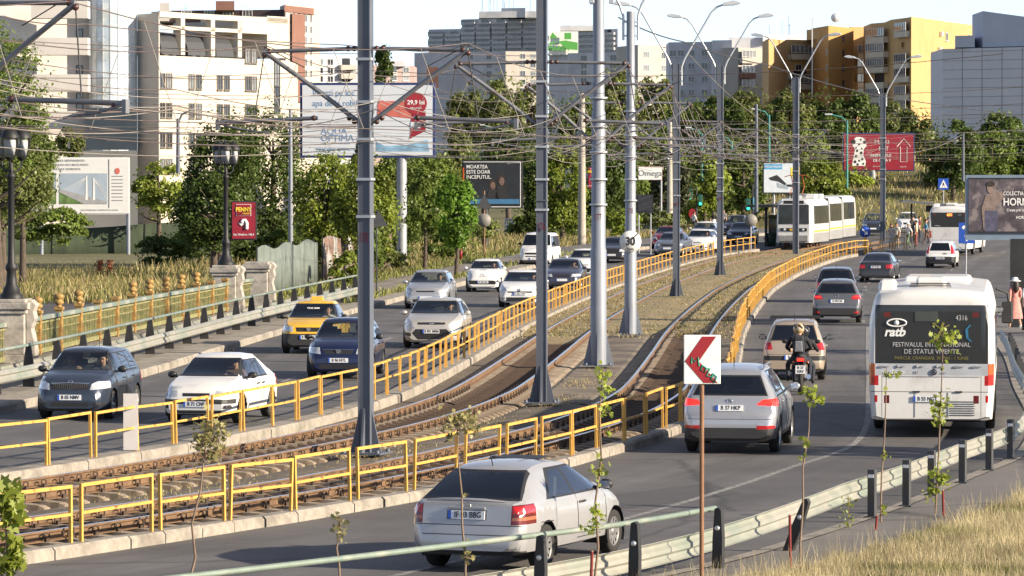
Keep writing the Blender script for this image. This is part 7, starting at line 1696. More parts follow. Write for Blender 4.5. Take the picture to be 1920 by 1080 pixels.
# brown and cream tower block behind
BRK = wall('brick_brown', (.20, .10, .075)); b = Bld('brown and cream tower block behind the cream office', 560, 620); zb = lambda y: b.z(y, 620)
_, P, zt = b.block([(525, 628), (536, 620), (588, 632)], 8, wall('tower_cream', (.50, .43, .36))); prism('brick_panel', [b.pxy(548, 621.5), b.pxy(572, 627), b.pxy(572, 629), b.pxy(548, 624)], zb(190), zb(24), BRK, b.r, b.loc); prism('roof_band', [b.pxy(534, 619), b.pxy(589, 631), b.pxy(589, 640), b.pxy(534, 634)], zb(22), zb(10), BRK, b.r, b.loc)
for y in range(30, 200, 21):
    for f in (.2, .36, .55, .72, .9): b.win(P[1], P[2], f, zb(y), .9, 1.2, parts=2, sill=False)
_, P2, z2 = b.block([(298, 626), (536, 622)], 18, wall('dark_brown', (.07, .05, .055)), 'attic_wall', z0=zb(40)); prism('attic_box', [b.pxy(405, 618), b.pxy(440, 618), b.pxy(440, 630), b.pxy(405, 630)], zb(20), zb(3), BRK, b.r, b.loc); prism('attic_wall', [b.pxy(300, 619), b.pxy(318, 619), b.pxy(318, 628), b.pxy(300, 628)], zb(40), zb(6), CON, b.r, b.loc)
for f in (.06, .22, .4, .55, .7): b.win(P2[0], P2[1], f, zb(25), 1.6, 1.2, parts=3, sill=False)
b.aerials(340, 380, 626, zb(18), 5, 1.6); b.aerials(455, 470, 626, zb(18), 2, 1.2)
# grey slabs behind mast 175
GRW = wall('panel_grey', (.50, .505, .52), col2=(.38, .385, .40), c2lo=.5, c2hi=.7, s2=.12); PNK = wall('panel_pink', (.30, .23, .215)); BGW = wall('panel_beige', (.36, .335, .30)); SGY = wall('panel_slate', (.46, .47, .50), col2=(.35, .36, .39), c2lo=.5, c2hi=.7, s2=.1)
b = Bld('low grey block between the cream office and mast 175', 635, 800); zb = lambda y: b.z(y, 800); _, P, _ = b.block([(588, 800), (692, 806)], 106, GRW)
for y in (116, 132, 148, 164, 180): b.grid(P[0], P[1], (.12, .3, .86), [zb(y)], 1.3, 1.3, parts=2)
for y in (120, 136, 152, 168): b.balcony(P[0], P[1], .45, .72, zb(y), 2.2, 1.2, BGW, False)
b = Bld('pink and grey low block right of mast 175', 735, 850); zb = lambda y: b.z(y, 850); _, P, _ = b.block([(700, 850), (776, 856)], 122, PNK); prism('roof_storey', [b.pxy(708, 851), b.pxy(760, 852), b.pxy(760, 860), b.pxy(708, 860)], zb(124), zb(114), GRW, b.r, b.loc)
for y in (130, 145, 160): b.grid(P[0], P[1], (.2, .5, .8), [zb(y)], 1.6, 1.3, parts=2)
# the big far block
def far_tower(label, x0, x1, ytop, ybot, Y, steps, m, cols, rows, dY=20, base=None):
    b = Bld(label, (x0 + x1) / 2, Y); zb = lambda y: b.z(y, Y)
    for i, (a, c, yt) in enumerate(steps): _, P, zt = b.block([(a, Y + dY * (1 - (a - x0) / (x1 - x0))), (c, Y + dY * (1 - (c - x0) / (x1 - x0)))], yt, m, z0=0, back=20); steps[i] = (a, c, yt, P)
    k = 0
    for (a, c, yt, P) in steps:
        n = max(1, int((c - a) / 27)); y = yt + 6
        while y < ybot:
            for i in range(n):
                k += 1
                if k < 60:
                    b.balcony(P[0], P[1], (i + .04) / n, (i + .9) / n, zb(y), 2.2, 1.4, GRW if (k * 7) % 3 else SGY, (k * 5) % 4 < 2)
            y += rows
    return b, zb
b, zb = far_tower('tall stepped grey tower block with aerials in the middle of the skyline', 804, 1012, 20, 95, 1900, [(804, 868, 54), (866, 1012, 33)], SGY, 8, 9.2, 30)
for a, c, y in ((898, 1005, 24), (940, 985, 18)): prism('roof_storey', [b.pxy(a, 1885), b.pxy(c, 1880), b.pxy(c, 1900), b.pxy(a, 1900)], zb(36), zb(y), GRW, b.r, b.loc)
b.aerials(900, 1005, 1890, zb(22), 12, 10); b.aerials(815, 860, 1895, zb(54), 2, 4)
b = Bld('wide plain grey block with brown panels below the tall tower', 890, 1500); zb = lambda y: b.z(y, 1500); _, P, _ = b.block([(777, 1515), (948, 1500)], 97, SGY); _, P3, _ = b.block([(948, 1495), (1012, 1500)], 96, BGW); prism('brown_panel', [b.pxy(800, 1497), b.pxy(822, 1496), b.pxy(822, 1499), b.pxy(800, 1501)], zb(165), zb(126), BRK, b.r, b.loc)
for y in (106, 122, 138, 154, 170): b.grid(P3[0], P3[1], (.5, .8), [zb(y)], 2.2, 2, parts=2, sill=False); b.grid(P[0], P[1], (.62, .82), [zb(y)], 2.2, 2, parts=2, sill=False)
b, zb = far_tower('grey block with a green and white banner right of mast 176', 1030, 1158, 50, 100, 1850, [(1030, 1085, 62), (1083, 1158, 54)], SGY, 5, 9.5, 26)
prism('roof_storey', [b.pxy(1050, 1835), b.pxy(1125, 1835), b.pxy(1125, 1850), b.pxy(1050, 1850)], zb(60), zb(50), GRW, b.r, b.loc)
GB = mat('banner_green', (.08, .32, .06), .6); o = prism('banner', [b.pxy(1029, 1822), b.pxy(1084, 1822), b.pxy(1084, 1823), b.pxy(1029, 1823)], zb(106), zb(63), SGW, b.r, b.loc)
for q in ([(1030, 76), (1036, 65), (1046, 76)], [(1058, 66), (1071, 66), (1071, 78), (1058, 78)], [(1030, 84), (1060, 80), (1083, 84), (1083, 98), (1062, 96), (1046, 82), (1030, 90)]): MB().prism([(b.pxy(x, 1820)[0] - b.loc[0], zb(y)) for x, y in q], -30.6, -30.2, 'y').build('banner_print', GB, o)
text('MAREA', 2.9, GB, o, (b.pxy(1047, 1820)[0] - b.loc[0], -30.4, zb(95)), FACE, bold=.03); text('DESCHIDERE', 1.3, GRT, o, (b.pxy(1045, 1820)[0] - b.loc[0], -30.4, zb(103)), FACE)
b = Bld('slate grey low block below the green banner', 1110, 1350); zb = lambda y: b.z(y, 1350); _, P, _ = b.block([(1065, 1360), (1165, 1350)], 98, SGY)
for y in (108, 122, 136, 150): b.grid(P[0], P[1], (.3, .6, .85), [zb(y)], 2.4, 2.0, parts=2, sill=False)
b = Bld('beige grey panel block left of the paired square masts', 1225, 1000); zb = lambda y: b.z(y, 1000); _, P, _ = b.block([(1158, 1015), (1196, 1000), (1254, 1010)], 84, BGW); prism('roof_storey', [b.pxy(1200, 1004), b.pxy(1250, 1008), b.pxy(1250, 1014), b.pxy(1200, 1014)], zb(86), zb(80), GRW, b.r, b.loc)
for y in (102, 127, 152, 175): b.grid(P[1], P[2], (.27, .85), [zb(y)], 2.4, 1.6, parts=3, sill=False); b.grid(P[0], P[1], (.5,), [zb(y)], 1.5, 1.4, parts=2, sill=False)
# grey flats left of the orange ones
b = Bld('grey flats with open brick bay behind the tall double lamp', 1350, 790); zb = lambda y: b.z(y, 790)
_, Pa, _ = b.block([(1254, 800), (1336, 796)], 78, SGY); _, Pb, _ = b.block([(1336, 792), (1372, 790)], 75, GRW); _, Pc, _ = b.block([(1355, 786), (1384, 784), (1442, 790)], 89, BGW); prism('roof_storey', [b.pxy(1366, 796), b.pxy(1444, 796), b.pxy(1444, 806), b.pxy(1366, 806)], zb(95), zb(68), SGY, b.r, b.loc); prism('roof_storey', [b.pxy(1430, 795), b.pxy(1510, 800), b.pxy(1510, 806), b.pxy(1430, 806)], zb(80), zb(63), GRW, b.r, b.loc)
for y in (97, 122, 147, 172): b.grid(Pa[0], Pa[1], (.1, .28, .52, .82), [zb(y)], 1.4, 1.3, parts=2); b.grid(Pc[1], Pc[2], (.86,), [zb(y + 12)], 1.3, 1.4, parts=2)
for y in (108, 136, 163): b.balcony(Pc[1], Pc[2], .02, .46, zb(y), 2.4, .9, BGW if y != 136 else BRK, True)
b.aerials(1440, 1500, 798, zb(63), 4, 4)
# orange flats
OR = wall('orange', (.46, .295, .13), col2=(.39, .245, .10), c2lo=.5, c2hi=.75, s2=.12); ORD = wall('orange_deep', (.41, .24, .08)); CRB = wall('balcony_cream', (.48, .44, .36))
b = Bld('orange flats with cream balconies left of the pair of lamps', 1520, 760); zb = lambda y: b.z(y, 758)
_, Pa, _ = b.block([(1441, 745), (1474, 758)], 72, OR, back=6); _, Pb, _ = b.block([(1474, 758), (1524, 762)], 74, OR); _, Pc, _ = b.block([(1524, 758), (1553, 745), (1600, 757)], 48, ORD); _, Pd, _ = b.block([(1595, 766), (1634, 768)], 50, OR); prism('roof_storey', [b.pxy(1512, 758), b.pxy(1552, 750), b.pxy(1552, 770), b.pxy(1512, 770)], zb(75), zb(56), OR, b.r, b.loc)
for y in (98, 154): b.balcony(Pb[0], Pb[1], .03, .97, zb(y), 2.6, 1.3, CRB, True)
for y in (126, 182): b.win(Pb[0], Pb[1], .45, zb(y), 1.5, 1.2, parts=2); b.balcony(Pb[0], Pb[1], .03, .97, zb(y + 14), 1.6, .5, CRB, False)
for y in (74, 101, 129, 157): b.win(Pc[1], Pc[2], .58, zb(y), .9, 1.1, parts=1, frame=FRD)
for y in (101, 129, 156): b.win(Pc[0], Pc[1], .9, zb(y), 1.1, 1.1, parts=2)
for y in (95, 122, 150, 178): b.balcony(Pd[0], Pd[1], .2, 1.0, zb(y), 2.5, 1.0, CRB, True)
MB().bar((0, 0, 0), (0, 0, zb(38) - zb(185)), .22).build('vent_pipe', GRW, b.r, (b.pxy(1524, 744)[0] - b.loc[0], -14, zb(185)))
mb = MB(); mb.lathe([(0, 0), (.5, .12), (.85, .4)], (0, 0, 0), 16, 'y'); mb.bar((0, 0, -1.2), (0, .1, 0), .1); mb.build('satellite_dish', M['lamp_head'], b.r, (b.pxy(1573, 740)[0] - b.loc[0], -12, zb(37)))
b = Bld('tall orange flats with air conditioners on the sunny wall', 1750, 730); zb = lambda y: b.z(y, 730)
_, Pa, _ = b.block([(1632, 742), (1670, 734)], 41, OR); _, Pb, _ = b.block([(1670, 734), (1708, 722)], 32, OR); _, Pc, _ = b.block([(1708, 722), (1768, 742)], 31, OR, back=4); _, Pd, _ = b.block([(1708, 722.5), (1842, 766)], 32, OR, z0=zb(95), back=4)
for y in (64, 92, 121, 150, 178, 200): b.balcony(Pa[0], Pa[1], .0, .9, zb(y), 2.5, 1.1, CRB, y % 3 != 0)
for y in (58, 116, 142, 176, 202): b.balcony(Pb[0], Pb[1], .38, .95, zb(y), 2.5, .9, CRB, True)
b.win(Pb[0], Pb[1], .6, zb(85), 1.6, 1.0, parts=3, frame=ORD)
for i, (x, y) in enumerate(((1760, 60), (1757, 90), (1758, 152), (1759, 179), (1828, 64))):
    f = (x - 1708) / 134; P0, P1 = Vector(Pd[0]), Vector(Pd[1]); d = P1 - P0; q = P0 + d * f; nrm = Vector((d.y, -d.x)).normalized() * .35
    mb = MB(); mb.box((0, 0, 0), (1.0, .5, .75)); o = mb.build('air_conditioner', M['white'], b.r, (q.x + nrm.x - b.loc[0], q.y + nrm.y - b.loc[1], zb(y)), math.atan2(d.y, d.x)); MB().lathe([(0, -.26), (.26, -.26), (.28, -.25)], (.15, 0, 0), 14, 'y').build('fan', GREY, o)
b.win(Pd[0], Pd[1], .48, zb(64), 1.5, 1.5, parts=3); b.win(Pd[0], Pd[1], .80, zb(60), 1.1, 1.1, parts=2); b.win(Pd[0], Pd[1], .97, zb(60), 1.1, 1.3, parts=2)
# grey panel building with a slanted roof block
PG = wall('panel_wall', (.52, .53, .555), var=.06); b = Bld('windowless grey panelled building with a slanted roof block at the right edge', 1850, 520, 'warehouse'); zb = lambda y: b.z(y, 520)
_, P, zt = b.block([(1767, 524), (2000, 512)], 86, PG); A, B = Vector(P[0]), Vector(P[1]); d = B - A; nrm = Vector((d.y, -d.x)).normalized() * .012
jn = MB()
for k in range(1, 7): q = A + d * k / 6.2 + nrm; jn.bar((q.x - b.loc[0], q.y - b.loc[1], 0), (q.x - b.loc[0], q.y - b.loc[1], zt), .05)
jn.build('panel_joint', GREY, b.r)
for y in range(96, 250, 17): a, c = A + nrm, B + nrm; MB().bar((a.x - b.loc[0], a.y - b.loc[1], zb(y)), (c.x - b.loc[0], c.y - b.loc[1], zb(y)), .035).build('panel_joint', GREY, b.r)
va, vb = b.pxy(1842, 521), b.pxy(2000, 513); prism('slanted_block', [va, vb, (vb[0], vb[1] + 12), (va[0], va[1] + 12)], zb(88), [zb(20), zb(46), zb(46), zb(20)], wall('slant_blue', (.40, .43, .50), var=.05), b.r, b.loc); prism('roof_box', [b.pxy(1790, 522), b.pxy(1826, 521), b.pxy(1826, 530), b.pxy(1790, 530)], zb(88), zb(66), wall('slant_blue', (.40, .43, .50)), b.r, b.loc)
# ============================================================ trees and plants
def leaf_mat(name, col, tr=.42, col2=None):
    m = bpy.data.materials.new('leaf_' + name); m.use_nodes = True; t = m.node_tree; L = t.links
    for n in list(t.nodes): t.nodes.remove(n)
    o = nn(t, 'ShaderNodeOutputMaterial'); tc = nn(t, 'ShaderNodeTexCoord')
    no = nn(t, 'ShaderNodeTexNoise', Scale=.9, Detail=4); L.new(tc.outputs['Object'], no.inputs['Vector'])
    oi = nn(t, 'ShaderNodeObjectInfo')
    rp = nn(t, 'ShaderNodeValToRGB'); e = rp.color_ramp.elements; e[0].position = .36; e[1].position = .66
    e[0].color = c4([x * .62 for x in col]); e[1].color = c4(col2 or [x * 1.35 for x in col]); L.new(no.outputs['Fac'], rp.inputs[0])
    hs = nn(t, 'ShaderNodeHueSaturation'); mr = nn(t, 'ShaderNodeMapRange'); mr.inputs['To Min'].default_value = .8; mr.inputs['To Max'].default_value = 1.2; L.new(oi.outputs['Random'], mr.inputs[0]); L.new(mr.outputs[0], hs.inputs['Value']); L.new(rp.outputs[0], hs.inputs['Color'])
    d = nn(t, 'ShaderNodeBsdfDiffuse'); tl = nn(t, 'ShaderNodeBsdfTranslucent'); g = nn(t, 'ShaderNodeBsdfGlossy', Roughness=.45)
    g.inputs[0].default_value = (.6, .62, .55, 1)
    L.new(hs.outputs[0], d.inputs[0]); L.new(hs.outputs[0], tl.inputs[0])
    m1 = nn(t, 'ShaderNodeMixShader'); m1.inputs[0].default_value = tr; L.new(d.outputs[0], m1.inputs[1]); L.new(tl.outputs[0], m1.inputs[2])
    m2 = nn(t, 'ShaderNodeMixShader'); m2.inputs[0].default_value = .03; L.new(m1.outputs[0], m2.inputs[1]); L.new(g.outputs[0], m2.inputs[2]); L.new(m2.outputs[0], o.inputs[0])
    return m
LM = {'dark': leaf_mat('dark', (.085, .125, .030)), 'mid': leaf_mat('mid', (.140, .192, .040)), 'olive': leaf_mat('olive', (.175, .205, .062)), 'bright': leaf_mat('bright', (.235, .29, .045)), 'green': leaf_mat('green', (.13, .235, .03)), 'pine': leaf_mat('pine', (.105, .12, .06)), 'maple': leaf_mat('maple', (.32, .38, .06), .45), 'wilted': leaf_mat('wilted', (.34, .31, .13), .4)}
BARK = mat('bark', (.085, .065, .05), .95, var=.35, scale=5, bump=.8)
def quads_mesh(name, V, m, nper=4):
    """V: (n, nper, 3) array of separate faces"""
    n = V.shape[0]; me = bpy.data.meshes.new(name)
    me.vertices.add(n * nper); me.vertices.foreach_set('co', V.reshape(-1).astype(np.float32))
    me.loops.add(n * nper); me.loops.foreach_set('vertex_index', np.arange(n * nper, dtype=np.int32))
    me.polygons.add(n); me.polygons.foreach_set('loop_start', np.arange(0, n * nper, nper, dtype=np.int32)); me.polygons.foreach_set('loop_total', np.full(n, nper, dtype=np.int32))
    me.materials.append(m); me.update(calc_edges=True); return me
def leaves(rng, C, Nrm, size, elong=1.6, jitter=.6):
    n = len(C); N = Nrm + rng.normal(0, jitter, (n, 3)); N /= np.linalg.norm(N, axis=1, keepdims=True) + 1e-9
    U = np.cross(N, rng.normal(0, 1, (n, 3))); U /= np.linalg.norm(U, axis=1, keepdims=True) + 1e-9; Vv = np.cross(N, U)
    s = size * rng.uniform(.6, 1.4, (n, 1)); a = U * s * elong; b = Vv * s
    return np.stack([C - a, C - b * .9 + a * .1, C + a, C + b * .9 + a * .1], 1)
def crown_mesh(seed, rx, ry, rz, nlump, nleaf, size, kind, shape='round', droop=0):
    rng = np.random.default_rng(seed); L = []
    pts = []
    while len(pts) < nlump:
        p = rng.normal(0, 1, 3); p /= np.linalg.norm(p); r = rng.uniform(.35, 1.0) ** .5 * .86
        p = p * r
        if shape == 'cone': p[:2] *= .25 + .75 * (1 - (p[2] + 1) / 2)
        if shape == 'poplar': p[:2] *= .55 + .45 * math.cos(p[2] * 1.3)
        pts.append(p)
    pts = np.array(pts); lr = rng.uniform(.16, .34, nlump) * (1.25 if nlump < 25 else 1)
    wgt = lr ** 2; cnt = np.maximum(8, (nleaf * wgt / wgt.sum())).astype(int)
    R3 = np.array([rx, ry, rz])
    for p, r, k in zip(pts, lr, cnt):
        d = rng.normal(0, 1, (k, 3)); d /= np.linalg.norm(d, axis=1, keepdims=True); d[:, 2] = np.where(d[:, 2] < -.45, -d[:, 2], d[:, 2])
        q = (p + d * r * rng.uniform(.55, 1.12, (k, 1)) * np.array([1, 1, .8])) * R3
        q[:, 2] -= droop * np.linalg.norm(d[:, :2], axis=1) * rng.uniform(0, 1, k)
        L.append(leaves(rng, q, d * np.array([1, 1, 1.0]) + np.array([0, 0, .35]), size, 1.5))
    # loose sprigs that break the outline
    k = int(nleaf * .08); d = rng.normal(0, 1, (k, 3)); d /= np.linalg.norm(d, axis=1, keepdims=True)
    if shape == 'cone': d[:, :2] *= (.25 + .75 * (1 - (d[:, 2:] + 1) / 2))
    L.append(leaves(rng, d * rng.uniform(.8, 1.1, (k, 1)) * R3, d, size * .9))
    return quads_mesh('crown', np.concatenate(L), LM[kind])
def trunk_mb(rng, h, r, rx, rz, zc, bare=.5):
    mb = MB(); bend = rng.normal(0, .12, 2) * h * .12
    P = [Vector((bend[0] * math.sin(t * 2.2), bend[1] * math.sin(t * 2), h * t)) for t in (0, .2, .4, .6, .8, 1)]
    mb.tube(P, [r * 1.25, r, r * .85, r * .65, r * .42, r * .15], 9)
    for i in range(9):
        t = rng.uniform(.38, .9); k = min(4, int(t * 5)); p = P[k].lerp(P[k + 1], t * 5 - k); a = rng.uniform(0, 6.28); l = rx * rng.uniform(.5, .95)
        q = p + Vector((math.cos(a) * l, math.sin(a) * l, l * rng.uniform(.35, .9))); m_ = p.lerp(q, .5) + Vector((0, 0, -.08 * l)); mb.tube([p, m_, q], [r * .4, r * .26, r * .06], 6)
    return mb
TN = [0]
def tree(label, x0, x1, yt, yb, Y, kind, shape='round', base=None, group='trees behind the roads', dens=1.0, name='tree', leaf=None, droop=0, trunk=True):
    """crown fills pixels x0..x1, yt..yb at distance Y; trunk stands on the ground below it"""
    TN[0] += 1; rng = np.random.default_rng(TN[0] * 13 + 5)
    a, b = D(x0, yb, Y), D(x1, yt, Y); rx = (b.x - a.x) / 2 * 1.1; rz = (b.z - a.z) / 2 * 1.08; cx, cz = (a.x + b.x) / 2, (a.z + b.z) / 2
    g = gz(Y) - .34 if base is None else base
    if Y > 352: k_ = min(1, (Y - 352) / 70); g += 6.2 * k_ * k_ * (3 - 2 * k_) * min(1, max(0, (cx + 30) / 60))
    r = thing(name, label, 'tree', (cx, Y, g), rng.uniform(-.3, .3), group)
    ppm = F / Y * .5333; size = leaf or max(.055, 1.9 / ppm * .66)
    area = (x1 - x0) * (yb - yt) * .284; n = int(min(11000, area / (size * ppm) ** 2 * 3.4 * dens)); n = max(500, n)
    nl = int(min(70, max(16, area / 95)))
    me = crown_mesh(TN[0], rx, max(rx * .8, 1.0), rz, nl, n, size, kind, shape, droop)
    o = link('crown', me, r, (0, 0, cz - g))
    if trunk: trunk_mb(rng, max(1.0, cz - g + rz * .5), max(.06, min(.4, rx * .09)), rx, rz, cz - g).build('trunk', BARK, r)
    return r
GT = 'trees on the left bank'; GM = 'trees of the green belt in the middle'; GRT_ = 'trees on the right embankment'
# left bank
tree('tall olive green tree at the left edge rising past the office', -110, 100, 60, 330, 190, 'mid', group=GT, base=-.3)
tree('lower bushy tree hiding the foot of the office by the construction board', -20, 104, 236, 410, 205, 'mid', group=GT)
tree('leafy lower part tree at the left edge behind the lamp', -90, 95, 250, 440, 196, 'olive', group=GT)
tree('small pale tree in front of the plinth of the grey office', 108, 160, 240, 300, 330, 'olive', group=GT)
tree('small yellowish tree with visible trunk right of the construction board', 246, 352, 306, 408, 268, 'bright', group=GT, dens=.7)
tree('big dark feathery tree behind the lamp with the red panel', 345, 480, 210, 475, 232, 'dark', group=GT, droop=.6)
tree('second dark feathery tree left of the white billboard', 425, 590, 196, 470, 240, 'dark', group=GT, droop=.8)
tree('low dark tree behind the red supermarket panel', 330, 470, 330, 470, 222, 'dark', group=GT)
tree('bright yellow green tree below the white billboard', 556, 668, 282, 500, 212, 'bright', group=GT)
tree('bright green tree right behind mast 175', 630, 745, 300, 505, 208, 'bright', group=GT)
tree('round bright bush on the pavement edge left of mast 175', 620, 672, 470, 540, 193, 'bright', group=GT, name='bush', trunk=False)
tree('tall dark bush right of mast 175 along the rusty fence', 668, 722, 420, 520, 200, 'mid', group=GT, name='bush')
tree('roadside tree with thin crown and twin trunk before the rusty fence', 756, 836, 325, 455, 219, 'mid', group=GT, dens=.55)
tree('dense column shaped bright tree on a slim trunk by the roadside', 815, 893, 332, 462, 214, 'green', 'poplar', group=GT, dens=1.3, droop=.3)
tree('dark tree behind the thin roadside tree', 690, 800, 290, 470, 262, 'mid', group=GT)
tree('sparse conifer below the right corner of the white billboard', 655, 700, 258, 360, 225, 'dark', 'cone', group=GT)
# the middle belt
for i, (x0, x1, yt, yb, Y, k, lab) in enumerate((
    (720, 850, 270, 400, 300, 'mid', 'leafy tree below the right half of the white billboard'), (815, 900, 255, 420, 310, 'olive', 'olive tree left of the film billboard'),
    (835, 930, 168, 300, 440, 'olive', 'tall olive tree above the film billboard, leftmost crown of the row'), (895, 985, 138, 290, 430, 'olive', 'tallest olive tree right above the film billboard'), (960, 1035, 150, 290, 440, 'olive', 'tall olive tree behind mast 176'),
    (900, 1010, 230, 330, 340, 'dark', 'dark tree hiding behind the top of the film billboard'), (975, 1062, 270, 450, 300, 'dark', 'dark spreading tree right of the film billboard'), (1010, 1100, 262, 440, 292, 'bright', 'bright leafy tree between mast 176 and the concrete pole'),
    (1030, 1120, 180, 330, 400, 'mid', 'green tree behind the cables left of mast 177'), (1095, 1165, 250, 430, 310, 'dark', 'dark tree behind mast 177'), (1110, 1200, 135, 300, 430, 'olive', 'tall olive tree behind the tops of masts 177 and 178'),
    (1185, 1275, 150, 300, 435, 'olive', 'tall olive tree right of mast 178'), (1135, 1215, 285, 420, 320, 'mid', 'green tree behind the 30 sign'), (1205, 1300, 300, 400, 330, 'pine', 'grey green pine behind the empty display case'),
    (1240, 1330, 190, 330, 430, 'mid', 'green tree behind the first double lamp'), (1300, 1400, 178, 320, 425, 'dark', 'dark tree below the grey flats'), (1365, 1455, 168, 310, 430, 'olive', 'olive tree between grey and orange flats'),
    (1280, 1365, 285, 405, 350, 'bright', 'sunny bright tree behind the traffic lights'), (1345, 1440, 275, 400, 362, 'mid', 'green tree left of the sport shop billboard'), (1430, 1530, 176, 320, 420, 'olive', 'olive tree above the tram'),
    (1500, 1590, 168, 330, 425, 'dark', 'dark tree in front of the orange flats'), (1555, 1650, 178, 310, 432, 'dark', 'dark poplar left of the red dog billboard'), (1620, 1710, 190, 290, 440, 'olive', 'grey olive tree above the red dog billboard'), (1680, 1760, 206, 330, 420, 'olive', 'olive tree right above the red dog billboard'),
    (1495, 1585, 300, 392, 370, 'bright', 'bright bush like tree behind the tram roof'), (1380, 1450, 330, 410, 372, 'bright', 'bright low tree behind the tram shelter'), (1560, 1640, 312, 380, 395, 'bright', 'bright shrub below the left half of the red dog billboard'))):
    tree(lab, x0, x1, yt, yb, Y, k, group=GM, dens=.85)
for i, (x0, x1, yt, yb, Y, k, lab) in enumerate(((1738, 1838, 230, 368, 385, 'dark', 'dark round tree left of the framed billboard'), (1815, 1905, 250, 345, 392, 'mid', 'bright green tree above the framed billboard'), (1870, 1970, 240, 350, 398, 'mid', 'green tree at the right edge above the framed billboard'), (1836, 1912, 208, 290, 440, 'dark', 'dark tree top before the grey panelled building'))): tree(lab, x0, x1, yt, yb, Y, k, group=GRT_)
tree('slim dark cypress right of mast 175 above the white billboard', 704, 738, 84, 190, 600, 'dark', 'poplar', group=GM, dens=1.2)
# undergrowth and hedge masses along the far edge of the left road
for i, (x0, x1, yt, yb, Y, k, lab) in enumerate(((1035, 1110, 395, 440, 300, 'mid', 'low bush at the foot of the concrete pole'), (1130, 1200, 392, 440, 290, 'bright', 'low bush behind mast 177 by the cabinets'), (880, 935, 405, 450, 262, 'olive', 'low bush under the film billboard'), (1200, 1280, 395, 432, 300, 'olive', 'low bush left of the far dark red car'), (690, 760, 462, 505, 222, 'olive', 'scrubby bush at the foot of the rusty fence'))): tree(lab, x0, x1, yt, yb, Y, k, group='low bushes along the left road', name='bush', trunk=False)

for k, (x, y, hh) in enumerate(((17.5, 74, 6), (25, 104, 8), (29, 116, 9), (33, 131, 8), (37, 148, 10), (44, 172, 10))):
    tree('street tree on the right pavement beyond the edge of the picture', 960 + (x - 2.2) * F / y, 960 + (x + 2.2) * F / y, 337 - (hh - 5.2) * F / y, 337 - (hh * .3 - 5.2) * F / y, y, 'mid', group='street trees of the right pavement', leaf=.16, dens=.05, base=0)
BU = 'undergrowth bushes of the green belt'
for k, (x, y, w_, h_, Y, kd, where) in enumerate(((565, 478, 90, 70, 226, 'mid', 'at the foot of the bright tree left of mast 175'), (315, 470, 110, 60, 244, 'dark', 'in front of the netting left of the lamp post'), (845, 462, 90, 60, 244, 'mid', 'behind the slim trunk of the column shaped tree'), (720, 470, 90, 70, 236, 'dark', 'over the rusty fence right of mast 175'), (90, 425, 150, 70, 232, 'mid', 'behind the lamp at the left edge'), (375, 455, 90, 60, 245, 'dark', 'under the dark feathery trees'), (455, 462, 100, 70, 240, 'dark', 'right of the red supermarket panel'), (535, 462, 80, 60, 236, 'mid', 'left of the bright tree below the white billboard'), (610, 440, 90, 90, 245, 'mid', 'behind the bright tree below the white billboard'), (700, 430, 90, 90, 270, 'mid', 'behind mast 175 at the rusty fence'), (780, 430, 90, 90, 280, 'mid', 'behind the thin roadside tree'),
    (860, 425, 80, 70, 300, 'olive', 'behind the column shaped tree'), (1000, 425, 90, 70, 318, 'mid', 'behind the white van'), (1070, 400, 90, 110, 330, 'mid', 'behind the concrete pole'), (1150, 390, 90, 110, 340, 'mid', 'left of the 30 sign'), (1225, 385, 90, 80, 352, 'olive', 'behind the small white shop board'), (1300, 378, 90, 90, 366, 'bright', 'behind the traffic lights'), (1375, 372, 90, 90, 380, 'mid', 'behind the tram shelter'), (1455, 370, 100, 110, 392, 'bright', 'behind the sport shop billboard'), (1530, 350, 90, 100, 402, 'mid', 'behind the tram pantograph'), (1240, 300, 100, 130, 400, 'mid', 'between mast 178 and the first double lamp'), (1180, 300, 90, 120, 410, 'olive', 'behind mast 178'), (1340, 300, 100, 120, 415, 'mid', 'between the two double lamps'), (880, 340, 90, 110, 360, 'dark', 'left of the film billboard'), (960, 330, 110, 120, 380, 'mid', 'behind the film billboard'), (1425, 290, 90, 110, 410, 'olive', 'above the sport shop billboard'), (1500, 290, 100, 100, 415, 'mid', 'above the tram roof'), (1580, 270, 90, 100, 430, 'olive', 'behind the left edge of the red dog billboard'), (1660, 260, 90, 90, 435, 'olive', 'behind the top of the red dog billboard'), (1780, 330, 100, 80, 395, 'dark', 'left of the framed billboard'), (1860, 320, 110, 80, 402, 'mid', 'above the framed billboard'))):
    tree('leafy bush ' + where, x - w_ / 2, x + w_ / 2, y - h_ / 2, y + h_ / 2, Y, kd, group=BU, name='bush', trunk=False)
# ------------------------------------------------------------ grass
GD = {'straw': leaf_mat('straw', (.56, .47, .27), .3, (.74, .64, .40)), 'green': leaf_mat('grass_green', (.16, .19, .045), .3, (.30, .30, .09)), 'meadow': leaf_mat('meadow_straw', (.33, .28, .12), .3, (.50, .40, .20)), 'seed': leaf_mat('seed_heads', (.36, .30, .17), .3)}
def grass(name, label, P, h, w, m, seed=1, lean=.25):
    rng = np.random.default_rng(seed); n = len(P); P = np.array(P); hh = h * rng.uniform(.5, 1.35, (n, 1)); a = rng.uniform(0, 6.28, n)
    dx = np.stack([np.cos(a), np.sin(a), np.zeros(n)], 1) * w * rng.uniform(.6, 1.4, (n, 1)); ln = rng.normal(0, lean, (n, 3)) * hh; ln[:, 2] = 0
    up = np.array([0, 0, 1.0])
    mid = P + up * hh * .55 + ln * .35; top = P + up * hh + ln
    lo = np.stack([P - dx, P + dx, mid + dx * .8, mid - dx * .8], 1); hi = np.stack([mid - dx * .8, mid + dx * .8, top + dx * .25, top - dx * .25], 1)
    me = quads_mesh(name, np.concatenate([lo, hi]), m); o = link(name, me); return tag(o, label, 'grass', None, 'stuff')
rng = np.random.default_rng(3)
